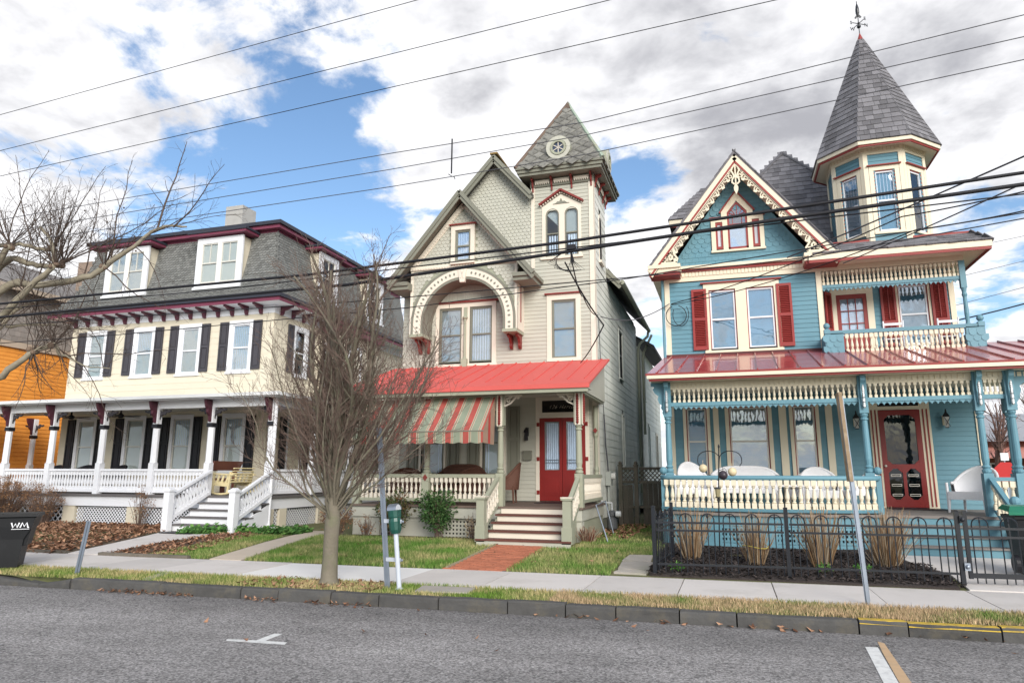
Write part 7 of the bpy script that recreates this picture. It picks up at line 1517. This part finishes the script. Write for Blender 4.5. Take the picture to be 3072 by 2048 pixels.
    shoots = [((473, 685, 10), (.0, .1, 1), 1.9, .022), ((520, 680, 10), (.55, .1, .45), 1.3, .016), ((440, 705, 10), (.9, .1, .15), 1.2, .014), ((330, 790, 9.8), (-.15, 0, 1), 2.0, .018), ((250, 835, 9.7), (.25, .1, 1), 1.7, .015), ((190, 790, 9.6), (.95, .1, .35), 2.0, .018), ((100, 735, 9.3), (-.2, 0, 1), 1.6, .014), ((160, 748, 9.5), (.6, 0, .8), 1.6, .014),
              ((205, 1068, 9.7), (.9, .05, -.1), 1.8, .014), ((250, 1095, 9.8), (.8, .0, -.35), 1.4, .012), ((180, 1062, 9.6), (.5, 0, -.8), 1.3, .010), ((313, 801, 9.8), (.9, .1, -.35), 1.7, .014), ((250, 840, 9.7), (.6, .1, -.7), 1.5, .012), ((110, 905, 10), (.9, .1, -.2), 1.6, .012), ((150, 973, 10.1), (.9, 0, -.1), 1.5, .011), ((402, 737, 9.9), (.7, .1, -.45), 1.5, .012), ((60, 860, 9.5), (.2, 0, 1), 1.8, .013), ((20, 745, 9.2), (-.1, 0, 1), 1.8, .014)]
    for p, r in limbs[:5]+limbs[6:9]:
        for i in range(9):
            j = rg.randrange(1, len(p)-1) if len(p) > 2 else 0; q = Vector(p[j]).lerp(Vector(p[j+1]), rg.random())
            if q.x > -13.6: grow(c, q, Vector((rg.uniform(-.3, .9), rg.uniform(-.4, .4), rg.uniform(-.5, 1.2))), rg.uniform(.6, 1.6), rg.uniform(.006, .011), 0, rg, cfg)
    for (x, y, d), dr, ln, r in shoots: grow(c, at(x, y, d), Vector(dr), ln*1.2, r, 0, rg, cfg if dr[2] > .1 else low)
    link('crown', c.mesh('crown', PLANET, True), T)
    s = MB()
    for i in range(16): q = at(rg.uniform(10, 560), rg.uniform(540, 760), 9.7); s.sphere(q, .018, 6, 4)
    part('seed_balls', s, PLANET, T)['kind'] = 'stuff'
plane_tree()
def leaf_mat(name, a, c): return grass_mat(name, a, c, -.2, 5)
def leafy(b, c, n, rx, ry, rz, s, rg, z0=None):
    for i in range(n):
        a, u = rg.uniform(0, 6.28), rg.uniform(-1, 1); q = rg.random()**.35; v = Vector((math.cos(a)*math.sqrt(1-u*u)*rx, math.sin(a)*math.sqrt(1-u*u)*ry, u*rz))*q; p = Vector(c)+v
        d = (v.normalized()+Vector((rg.gauss(0, .5), rg.gauss(0, .5), rg.gauss(0, .5)-.1))).normalized(); sd = d.cross(Vector((rg.gauss(0, 1), rg.gauss(0, 1), rg.gauss(0, 1)))).normalized(); L_ = s*rg.uniform(.7, 1.4); w = L_*.22; nn = d.cross(sd)
        b.poly([p, p+d*L_*.45+sd*w+nn*.1*L_, p+d*L_, p+d*L_*.45-sd*w+nn*.1*L_], [(0, 1, 2, 3)])
def nandina(x, y, w, h, n, seed, label, m):
    rg = random.Random(seed); z = yz(x, y); T = thing('evergreen_shrub', label, 'shrub', (x, y, z), 'evergreen shrubs before the sage porch'); st = MB(); lf = MB()
    for i in range(26):
        a = rg.uniform(0, 6.28); q = rg.random()**.5; tx, ty, tz = x+math.cos(a)*q*w*.42, y+math.sin(a)*q*w*.3, z+h*rg.uniform(.45, 1.0)*(1-.25*q); st.tube([(x+math.cos(a)*.08, y+math.sin(a)*.06, z-.02), ((x+tx)/2+rg.uniform(-.03, .03), (y+ty)/2, (z+tz)/2), (tx, ty, tz)], .006, 4, False)
        leafy(lf, (tx, ty, tz-.05), n, w*.24, w*.2, h*.15, .075, rg); leafy(lf, ((x+tx)/2, (y+ty)/2, (z*.45+tz*.55)), n//2, w*.2, w*.18, h*.14, .07, rg)
    part('stems', st, TWIG, T); part('foliage', lf, m, T)
nandina(-6.18, 14.42, .95, 1.22, 55, 3, 'dense dark green shrub against the middle of the sage porch', leaf_mat('dark_leaf', (.035, .085, .025), (.11, .17, .06)))
nandina(-7.32, 14.5, .75, 1.05, 40, 4, 'bronze tinged evergreen shrub behind the parking meter', leaf_mat('bronze_leaf', (.06, .085, .03), (.17, .075, .045)))
def hydrangea(x, y, w, h, n, heads, seed, label, hm, stem=None, group='dry hydrangea bushes'):
    rg = random.Random(seed); z = yz(x, y); T = thing('dry_hydrangea', label, 'shrub', (x, y, z), group); st = MB(); hd = MB()
    for i in range(n):
        a = rg.uniform(0, 6.28); q = rg.random()**.5; tx, ty, tz = x+math.cos(a)*q*w*.5, y+math.sin(a)*q*w*.4, z+h*rg.uniform(.55, 1.0)*(1-.2*q); st.tube([(x+math.cos(a)*q*w*.15, y+math.sin(a)*q*w*.12, z-.02), (x*.4+tx*.6+rg.uniform(-.04, .04), y*.4+ty*.6, z*.45+tz*.55), (tx, ty, tz)], [.007, .006, .004], 4, False)
        if i < heads: leafy(hd, (tx, ty, tz), 34, .085, .085, .06, .032, rg)
        for k in range(2): leafy(hd, ((x+tx)/2+rg.uniform(-.1, .1), (y+ty)/2, (z+tz)/2), 2, .08, .08, .1, .06, rg)
    part('stems', st, stem or TWIG, T); part('dry_heads', hd, hm, T)
DRYH = grass_mat('dry_flower', (.17, .085, .045), (.33, .19, .10), .1, 4)
hydrangea(-19.55, 14.6, 2.0, 1.35, 230, 190, 1, 'tall dry brown hydrangea thicket behind the black bin', DRYH); hydrangea(-21.2, 14.8, 1.8, 1.3, 170, 150, 2, 'dry brown hydrangea thicket at the left frame edge', DRYH)
hydrangea(-18.35, 14.9, 1.2, 1.15, 120, 50, 3, 'sparser dry hydrangea before the wide white lattice', DRYH); hydrangea(-15.05, 15.0, .75, 1.15, 26, 11, 4, 'thin bare hydrangea with a few brown heads before the cream porch', DRYH)
hydrangea(-8.62, 14.2, .75, .72, 60, 45, 5, 'low dry hydrangea at the left corner of the sage porch', DRYH); hydrangea(-5.35, 14.35, .5, .62, 22, 8, 6, 'few dry stems with pale heads beside the sage steps', grass_mat('pale_flower', (.36, .27, .16), (.45, .37, .24), .1, 4)); hydrangea(-7.95, 14.35, .5, .55, 20, 2, 7, 'bare dry stems before the sage porch lattice', DRYH)
REDST = mat('red_brown_stalk', (.17, .055, .035), .9, .3, 6, rnd=.3); stalk_clump(-2.92, 14.65, .30, .42, 150, 9, 'low reddish dry grass tuft right of the sage steps', REDST, 'dry grass tufts')
def ivy():
    rg = random.Random(8); b = MB()
    for i in range(2600):
        x = rg.uniform(-12.35, -9.7); y = 13.75+(x+12.35)*.33+rg.uniform(-.38, .38)*(.7+.3*math.sin(x*3)); z = yz(x, y)+abs(rg.gauss(0, .07)); a = rg.uniform(0, 6.28); s = rg.uniform(.035, .065); t = Vector((rg.gauss(0, .5), rg.gauss(0, .5)-.5, 1)).normalized(); u = t.cross(Vector((math.cos(a), math.sin(a), .1))).normalized(); v = t.cross(u); p = Vector((x, y, z))
        b.poly([p-u*s, p-v*s*.7, p+u*s, p+v*s*.8], [(0, 1, 2, 3)])
    o = link('ivy', b.mesh('ivy', leaf_mat('ivy_leaf', (.05, .13, .03), (.13, .24, .06)))); tag(o, 'low green ivy along the cream porch skirt', 'ivy', kind='stuff')
ivy()
def sprout(x, y, seed, label):
    rg = random.Random(seed); b = MB(); leafy(b, (x, y, yz(x, y)+.07), 60, .09, .08, .06, .06, rg); o = link('green_plant', b.mesh('green_plant', leaf_mat('sprout_leaf', (.07, .19, .04), (.16, .28, .07)))); tag(o, label, 'plant', 'young plants in the mulch')
sprout(-.88, 11.42, 1, 'small green plant at the fence corner in the mulch'); sprout(1.30, 11.9, 2, 'small green sprout near the tilted sign pole'); sprout(1.85, 12.0, 3, 'tiny green sprout right of the tilted sign pole')

# ================================================================ overhead lines
def wire(name, pts, r, m, label, sag=0.0, n=16, group='overhead wires'):
    P = []; pts = [Vector(p) for p in pts]
    for a, c in zip(pts, pts[1:]):
        for k in range(n): t = k/n; q = a.lerp(c, t); q.z -= sag*4*t*(1-t); P.append(q)
    P.append(pts[-1]); o = link(name, MB().tube(P, r, 6).mesh(name, m, True)); tag(o, label, 'wire', group); return o
Yl = 9.0
hi = [((-26, 8.15), (-13.58, 8.665), (-4.56, 9.20), (14, 10.3)), ((-26, 7.4), (-13.42, 7.87), (-1.43, 8.50), (14, 9.4)), ((-26, 6.85), (-13.31, 7.32), (.95, 8.0), (14, 8.7))]
for p, lab in zip(hi, ('thin black wire crossing the sky, topmost at upper left', 'second thin black wire below the topmost at upper left', 'third thin black wire from the top at upper left')): wire('overhead_wire', [(x, Yl, z) for x, z in p], .006, WIRE, lab)
mid = [((-26, 6.1), (-10.67, 6.46), (-4.8, 6.58), (-1.69, 6.62), (3.72, 7.17), (14, 8.1)), ((-26, 5.85), (-10.2, 6.19), (-4.8, 6.31), (-1.7, 6.42), (3.68, 6.88), (14, 7.7)), ((-26, 5.7), (-8.95, 5.95), (-4.78, 6.02), (-1.7, 6.12), (3.65, 6.58), (14, 7.3))]
for p, lab in zip(mid, ('thin wire at the top of the hanging spacer rod, passing before the turret', 'thin wire through the middle of the hanging spacer rod', 'thin wire at the foot of the hanging spacer rod')): wire('overhead_wire', [(x, Yl, z) for x, z in p], .006, WIREG, lab)
o = link('spacer_rod', MB().tube([(-3.785, Yl-.012, 6.66), (-3.785, Yl-.012, 6.10)], .012, 6).tube([(-3.84, Yl, 6.10), (-3.785, Yl, 6.06), (-3.74, Yl, 6.04), (-3.73, Yl, 6.0)], .006, 4).mesh('spacer_rod', WIRE)); tag(o, 'dark spacer rod hanging between the three thin wires', 'spacer rod')
c1 = [(-26, 4.7), (-12.8, 4.72), (-6.25, 4.72), (-2.03, 4.845), (.83, 5.0), (3.48, 5.145), (14, 5.7)]; c2 = [(-26, 4.45), (-12.75, 4.46), (-5.46, 4.50), (-2.03, 4.70), (.82, 4.87), (3.46, 5.0), (14, 5.5)]
wire('overhead_cable', [(x, Yl, z) for x, z in c1], .021, WIRE, 'thick black cable, upper of the two heavy ones across the houses', n=6)
wire('overhead_cable', [(x, Yl, z) for x, z in c2], .024, WIRE, 'thick black cable, lower of the two heavy ones across the houses', n=6)
wire('overhead_cable', [(-26, Yl+.05, 4.68), (-8, Yl+.05, 4.62), (-2.2, Yl+.05, 4.76), (3.46, Yl+.05, 4.90), (14, Yl+.05, 5.3)], .009, WIRE, 'thin cable lashed just under the upper heavy cable', n=6)
wire('overhead_wire', [(-26, Yl, 4.25), (-12.8, Yl, 4.30), (-5, Yl, 4.22), (-.85, Yl, 4.26), (1.1, Yl, 4.33), (3.42, Yl, 4.585), (14, Yl, 5.4)], .007, WIRE, 'lone thin wire crossing below the heavy cables', n=6)
wire('overhead_wire', [(-26, Yl+.2, 4.0), (-10, Yl+.2, 4.02), (-4.5, Yl+.2, 4.12), (-1.2, Yl+.2, 4.30), (1.0, Yl+.2, 4.5), (3.5, Yl+.2, 4.72), (14, Yl, 5.7)], .007, WIRE, 'thin wire rising from the arch to the balcony eave', n=6)
# splice bundle and drops
S = thing('cable_splice', 'black splice box with looped cable ends before the tower window', 'splice', (-2.0, Yl, 4.6)); part('box', MB().box(-2.02, -1.90, Yl-.04, Yl+.04, 4.72, 4.79), WIRE, S)
for i in range(6): part('loop', MB().tube([(-1.98, Yl, 4.74), (-2.15-.03*i, Yl, 4.66-.02*i), (-2.2+.04*i, Yl, 4.48-.015*i), (-2.02+.05*i, Yl, 4.42), (-1.97+.01*i, Yl, 4.55), (-1.96, Yl, 4.72)], .005, 4), WIRE, S)
wire('service_drop', [(-2.05, Yl, 4.55), (-1.78, 10.5, 3.95), (-2.95, 14.35, 4.0)], .011, WIRE, 'black service drop running down to the coral porch roof', .05, group='service drops')
wire('service_drop', [(-1.95, Yl, 4.55), (-2.6, 13, 5.1), (-3.1, 17.45, 5.75)], .011, WIRE, 'twin service drop running to the sage house corner', .12, group='service drops')
wire('service_drop', [(-3.1, 17.5, 5.7), (-3.08, 17.6, 4.2), (-3.09, 17.95, 3.2)], .010, WIREG, 'cable falling down the side wall of the sage house', .0, group='service drops')
wire('service_drop', [(-3.05, 17.5, 5.72), (-2.2, 17.7, 5.62), (-1.3, 17.98, 6.05)], .012, WIREG, 'grey cable strung between the sage and teal houses', .05, group='service drops')
wire('service_drop', [(6.5, 9.0, 5.6), (3.0, 12.5, 5.95), (-1.25, 18.0, 6.05)], .011, WIRE, 'upper service drop reaching the teal house corner', .12, group='service drops')
wire('service_drop', [(6.5, 9.0, 5.4), (3.2, 12.5, 5.7), (-1.25, 18.0, 6.03)], .010, WIRE, 'lower service drop reaching the teal house corner', .16, group='service drops')
o = link('cable_loop', MB().tube([(-1.14+.26*math.cos(R(a)), 17.97, 5.72+.27*math.sin(R(a))) for a in range(110, 440, 18)], .011, 5).tube([(-1.02+.2*math.cos(R(a)), 17.96, 5.74+.3*math.sin(R(a))) for a in range(150, 420, 18)], .009, 5).mesh('cable_loop', WIRE)); tag(o, 'loose black cable loops hanging at the teal house corner', 'cable')
for i, (z0, z1, lab) in enumerate(((8.1, 11.5, 'thin wire climbing to the right behind the turret, lowest of three'), (9.2, 12.6, 'thin wire climbing to the right behind the turret, middle of three'), (10.3, 13.6, 'thin wire climbing to the right behind the turret, highest of three'))): wire('overhead_wire', [(8.5, 30, z0), (24, 42, z1+2)], .012, WIREG, lab)
wire('overhead_cable', [(5.4, 18.5, 5.3), (9.5, 18, 6.4), (16, 17, 7.6)], .016, WIRE, 'black cable leaving the balcony corner to the right', .1); wire('overhead_wire', [(1.2, 13, 5.55), (3.9, 8.8, 5.45), (7.5, 4, 6.0)], .012, WIREG, 'grey twisted cable slanting up to the right edge past the turret window', .02); wire('overhead_wire', [(2.2, 13.5, 5.5), (3.95, 8.9, 5.2), (7.5, 4, 5.5)], .010, WIREG, 'second grey cable slanting up to the right edge past the turret', .02)

# far pole behind the cream house
P = thing('utility_pole', 'weathered utility pole seen through the plane tree branches', 'utility pole', (-38, 34, 0)); part('pole', MB().tube([(-37.0, 34, 0), (-36.2, 34, 13.9)], [.19, .14], 10), mat('pole_wood', (.16, .14, .12), .9, .2), P); part('crossarm', MB().bar((-37.0, 34, 13.4), (-35.9, 34, 13.5), .1, .12), mat('pole_wood', (.16, .14, .12)), P)

# ================================================================ porch furniture
def tub_chair(x, y, z, rot, label, m, w=.66, back=.90, group='white wicker chairs on the teal porch', name='wicker_chair', seat=.42):
    T = thing(name, label, 'chair', (x, y, z), group); M = Matrix.Translation((x, y, z)) @ Matrix.Rotation(rot, 4, 'Z'); h = w/2
    part('seat', MB().box(-h*.82, h*.82, -.27, .24, seat-.08, seat).box(-h*.8, h*.8, -.29, -.27, seat-.16, seat), m, T, M=M)
    # shell: back and arms in one curve, thick, flaring
    n = 22; I, O = [], []
    for i in range(n+1):
        a = R(-38+256*i/n); c, s = math.cos(a), math.sin(a); q = max(0, s); top = seat+.17+(back-seat-.17)*q**1.4; fl = 1.04+.16*q
        I += [(h*.84*c, .02+.27*s, seat-.02), (h*.86*c*fl, .02+.27*s*fl, top)]; O += [(h*.98*c, .02+.31*s, seat-.10), (h*.98*c*fl, .02+.31*s*fl, top)]
    P = I+O; k = 2*(n+1); part('back_shell', MB().poly(P, [(2*i, 2*i+1, 2*i+3, 2*i+2) for i in range(n)]+[(k+2*i, k+2*i+2, k+2*i+3, k+2*i+1) for i in range(n)]+[(2*i+1, k+2*i+1, k+2*i+3, 2*i+3) for i in range(n)]), m, T, True, M=M)
    part('rolled_edge', MB().tube([((I[2*i+1][0]+O[2*i+1][0])/2, (I[2*i+1][1]+O[2*i+1][1])/2, I[2*i+1][2]) for i in range(n+1)], .032, 8), m, T, True, M=M)
    for sx in (-1, 1):
        for sy in (-.26, .22): part('leg', MB().tube([(sx*h*.8, sy, seat-.06), (sx*h*.86, sy*1.08, 0)], [.03, .022], 8), m, T, M=M)
        part('arm_front', MB().tube([(sx*h*.88, -.26, 0.05), (sx*h*.90, -.25, seat+.18)], .026, 8), m, T, M=M)
def settee(x, y, z, w, label, m):
    T = thing('wicker_settee', label, 'settee', (x, y, z)); h = w/2
    part('seat', MB().box(x-h*.92, x+h*.92, y-.28, y+.22, z+.34, z+.42), m, T); n = 20; P = []
    for i in range(n+1):
        t = -1+2*i/n; top = z+.92-.20*abs(t)**4; dy = .05*abs(t)**3; P += [(x+h*t, y+.26-dy, z+.40), (x+h*t*1.03, y+.36-dy, top), (x+h*t, y+.30-dy, z+.38), (x+h*t*1.03, y+.41-dy, top)]
    part('back', MB().poly(P, [f for i in range(n) for f in ((4*i, 4*i+4, 4*i+5, 4*i+1), (4*i+2, 4*i+3, 4*i+7, 4*i+6), (4*i+1, 4*i+5, 4*i+7, 4*i+3))]), m, T, True); part('rolled_edge', MB().tube([(P[4*i+1][0], P[4*i+1][1]+.02, P[4*i+1][2]) for i in range(n+1)], .035, 8), m, T, True)
    for s in (-1, 1):
        part('arm', MB().tube([(x+s*h*1.0, y+.3, z+.72), (x+s*h*1.02, y, z+.66), (x+s*h, y-.28, z+.62), (x+s*h*.97, y-.29, z+.05)], .04, 8), m, T)
        for dy in (-.26, .2): part('leg', MB().tube([(x+s*h*.9, y+dy, z+.36), (x+s*h*.93, y+dy, z)], .03, 8), m, T)
zf = .905
tub_chair(-.78, 16.75, zf, R(-150+180), 'white wicker chair with a tilted high back at the left end of the teal porch', WICKW, .75, 1.02); tub_chair(-1.02, 16.15, zf, R(100), 'white wicker chair edge-on beside the left post of the teal porch', WICKW, .62, .86)
settee(.30, 16.85, zf, 1.45, 'long white wicker settee under the wide teal porch window', WICKW); tub_chair(1.86, 16.7, zf, R(5), 'round-backed white wicker chair under the right porch window', WICKW, .78, .90); tub_chair(1.58, 17.3, zf, R(-30), 'small white chair tucked behind the round-backed one', WICKW, .55, .82)
tub_chair(2.62, 16.6, zf, R(-75), 'white wicker chair edge-on beside the screen door post', WICKW, .6, .84); tub_chair(4.72, 16.5, zf, R(-48), 'large white wicker armchair right of the screen door', WICKW, .86, .92)
T = thing('side_table', 'small white table behind the teal porch balusters', 'table', (1.12, 15.9, zf)); part('top', MB().box(.82, 1.45, 15.65, 16.15, zf+.50, zf+.54), WICKW, T)
for dx in (.85, 1.42):
    for dy in (15.68, 16.12): part('leg', MB().tube([(dx, dy, zf), (dx, dy, zf+.5)], .02, 6), WICKW, T)
def balcony_chair(x, label):
    T = thing('balcony_chair', label, 'chair', (x, 18.1, 4.46), 'white chairs on the balcony'); z, y = 4.46, 18.1
    for s in (-1, 1): part('upright', MB().tube([(x+s*.19, y-.16, z), (x+s*.21, y-.24, z+.78)], .02, 6), WHITE, T); part('leg', MB().tube([(x+s*.19, y+.2, z), (x+s*.19, y+.2, z+.40)], .02, 6), WHITE, T)
    part('seat', MB().box(x-.21, x+.21, y-.2, y+.22, z+.34, z+.37), WHITE, T)
    for zz in (.48, .58, .70): part('slat', MB().bar((x-.2, y-.21-.02, z+zz), (x+.2, y-.21-.02, z+zz), .02, .055), WHITE, T)
balcony_chair(3.86, 'white slat-back chair on the balcony before the left shutter'); balcony_chair(5.0, 'white slat-back chair on the balcony before the right shutter')
zs = .95; g = 'brown wicker chairs on the sage porch'
tub_chair(-5.30, 16.4, zs, R(-80), 'reddish brown wicker chair beside the middle sage porch post', WICKER, .62, .95, g); tub_chair(-6.1, 16.1, zs, R(5), 'round-backed brown wicker chair behind the right sage balustrade', WICKER, .75, .84, g); settee(-6.75, 16.9, zs, 1.2, 'dark brown wicker settee between the sage porch windows', WICKER); tub_chair(-7.75, 15.9, zs, R(20), 'dark wicker chair behind the left sage balustrade', WICKER, .8, .82, g)
def rocker():
    T = thing('porch_rocker', 'pale yellow wooden rocking bench on the cream porch', 'rocking chair', (-13.4, 16.4, 1.06)); m = mat('pale_yellow_paint', (.72, .62, .36), .55, .08); z = 1.06
    for y in (16.0, 16.9):
        part('rocker_runner', MB().tube([(-13.85+.95*i/8, y, z+.02+.10*((i-4)/4)**2) for i in range(9)], .028, 6), m, T)
        part('leg', MB().bar((-13.65, y, z+.05), (-13.62, y, z+.56), .05, .05), m, T); part('leg', MB().bar((-13.15, y, z+.05), (-13.08, y, z+.62), .05, .05), m, T); part('arm', MB().bar((-13.80, y, z+.58), (-12.98, y, z+.54), .09, .035), m, T); part('stretcher', MB().bar((-13.66, y, z+.30), (-13.12, y, z+.26), .03, .09), m, T)
        for i in range(3): part('side_slat', MB().bar((-13.52+.15*i, y, z+.30), (-13.44+.15*i, y, z+.56), .02, .06), m, T)
    for i in range(6): part('back_slat', MB().bar((-13.10+.02*i, 16.0+.02, z+.34+.075*i), (-13.10+.02*i, 16.9-.02, z+.34+.075*i), .02, .065, Vector((1, 0, .2))), m, T)
    for i in range(5): part('seat_slat', MB().bar((-13.62+.11*i, 16.0, z+.36-.01*i), (-13.62+.11*i, 16.9, z+.36-.01*i), .085, .02), m, T)
rocker()
o = link('porch_bench', MB().hexa([(-14.05, 16.2, 1.72), (-13.95, 16.2, 1.72), (-13.95, 17.4, 1.72), (-14.05, 17.4, 1.72), (-13.85, 16.2, 1.98), (-13.80, 16.2, 1.98), (-13.80, 17.4, 1.98), (-13.85, 17.4, 1.98)]).box(-14.5, -14.0, 16.2, 17.4, 1.44, 1.5).box(-14.5, -14.4, 16.2, 16.3, 1.06, 1.44).box(-14.5, -14.4, 17.3, 17.4, 1.06, 1.44).box(-14.1, -14.0, 16.2, 16.3, 1.06, 1.72).box(-14.1, -14.0, 17.3, 17.4, 1.06, 1.72).mesh('porch_bench', mat('brown_bench', (.20, .08, .06), .6))); tag(o, 'brown wooden bench behind the pale yellow rocker', 'bench')
tub_chair(-20.9, 17.0, 1.06, R(0), 'dark wire-backed chair at the left window of the cream porch', BLACKP, .7, .80, 'dark chairs on the cream porch'); tub_chair(-19.6, 17.0, 1.06, R(10), 'dark wire-backed chair between the first two cream porch windows', BLACKP, .7, .80, 'dark chairs on the cream porch'); tub_chair(-18.3, 17.0, 1.06, R(-10), 'dark wire-backed chair at the second cream porch window', BLACKP, .7, .80, 'dark chairs on the cream porch')
for x, lab in ((-19.9, 'black ceiling fan over the left cream porch bay'), (-17.9, 'black ceiling fan over the second cream porch bay')):
    T = thing('ceiling_fan', lab, 'fan', (x, 16.7, 3.3), 'porch ceiling fans'); part('motor', MB().lathe((x, 16.7, 3.30), [(.05, 0), (.09, .04), (.09, .1), (.03, .14), (.02, .3)], 10), BLACKP, T)
    for k in range(5): a = R(72*k+12); part('blade', MB().bar((x+.1*math.cos(a), 16.7+.1*math.sin(a), 3.36), (x+.62*math.cos(a), 16.7+.62*math.sin(a), 3.36), .12, .012), BLACKP, T)
# ================================================================ far right background
def background():
    T = thing('brick_building', 'low red brick building with a grey roof far behind the teal porch', 'building', (40, 62, 0)); rb = mat('far_brick', (.22, .09, .07), .9, .2, 4); part('wall', MB().box(18, 46, 62, 74, 0, 4.2), rb, T); part('roof', MB().hexa([(17, 61, 4.2), (47, 61, 4.2), (47, 75, 4.2), (17, 75, 4.2), (17, 66, 6.6), (47, 66, 6.6), (47, 70, 6.6), (17, 70, 6.6)]), mat('far_roof', (.28, .29, .31), .8), T); part('awning_band', MB().hexa([(17.5, 59.8, 2.9), (46, 59.8, 2.9), (46, 61.9, 3.7), (17.5, 61.9, 3.7), (17.5, 59.8, 3.0), (46, 59.8, 3.0), (46, 61.9, 3.8), (17.5, 61.9, 3.8)]), mat('faded_coral', (.55, .25, .20), .8), T)
    for i in range(8): w = part('window', MB().box(19+3.2*i, 20.6+3.2*i, 61.9, 61.96, 1.0, 2.6), WHITE, T); part('pane', MB().box(19.1+3.2*i, 20.5+3.2*i, 61.86, 61.9, 1.1, 2.5), DARK, w)
    for i, (x, y, h, lab) in enumerate(((15.0, 48, 6.5, 'bare reddish tree seen between the teal porch posts'), (21.0, 55, 8.5, 'bare grey tree at the right frame edge'), (18.0, 70, 9.5, 'faint bare tree behind the brick building'))):
        rg = random.Random(40+i); T = thing('bare_tree', lab, 'tree', (x, y, 0), 'bare trees behind the teal house'); part('trunk', MB().tube([(x, y, -.1), (x, y, h*.25)], [.22, .15], 8), TWIG, T); c = MB(); cfg = [(.05, .12, 6, 2.2, h*.3, 38, .5), (.05, .15, 5, 3.0, h*.14, 40, .55), (.03, .15, 3, 0, 0, 0, 0)]
        for k in range(9): a, t = rg.uniform(0, 6.28), R(rg.uniform(8, 45)); grow(c, Vector((x, y, h*.22)), Vector((math.cos(a)*math.sin(t), math.sin(a)*math.sin(t), math.cos(t))), h*.72, .10, 0, rg, cfg)
        link('crown', c.mesh('crown', mat('reddish_twig', (.16, .095, .08), .9, .2) if i != 1 else TWIG), T)
    T = thing('stop_sign', 'red octagonal road sign with a white plate behind the porch armchair', 'sign', (9.05, 28, 0)); F = FF(28); part('plate', MB().fp(F, [(9.05+.38*math.cos(R(22.5+45*k)), 1.75+.38*math.sin(R(22.5+45*k))) for k in range(8)], 0, .02), mat('sign_red', (.5, .02, .02), .5), T); part('small_plate', MB().fb(F, 8.93, 9.17, 2.16, 2.42, 0, .02), WHITE, T); part('pole', MB().tube([(9.05, 28.06, 0), (9.05, 28.06, 2.4)], .03, 6), GALV, T)
    T = thing('parked_van', 'white van parked beyond the teal porch', 'van', (15, 37, 0)); pf = [(0, .35), (4.8, .35), (4.8, 1.0), (4.2, 1.15), (3.5, 1.85), (.1, 1.9), (0, 1.0)]; F = Fr((12.2, 37, 0), (1, 0, 0), (0, -1, 0)); part('body', MB().fp(F, pf, -1.8, 0), WHITE, T)
    for u0, u1 in ((.3, 1.3), (1.5, 2.4), (2.6, 3.4)): part('window', MB().fb(F, u0, u1, 1.2, 1.7, .0, .012), DARK, T)
    for u in (.9, 3.9):
        w = part('wheel', MB().tube([F.p(u, .35, -.2), F.p(u, .35, .02)], .34, 16), BLACKP, T); part('rim', MB().tube([F.p(u, .35, .02), F.p(u, .35, .03)], .2, 12), GALV, w)
background()
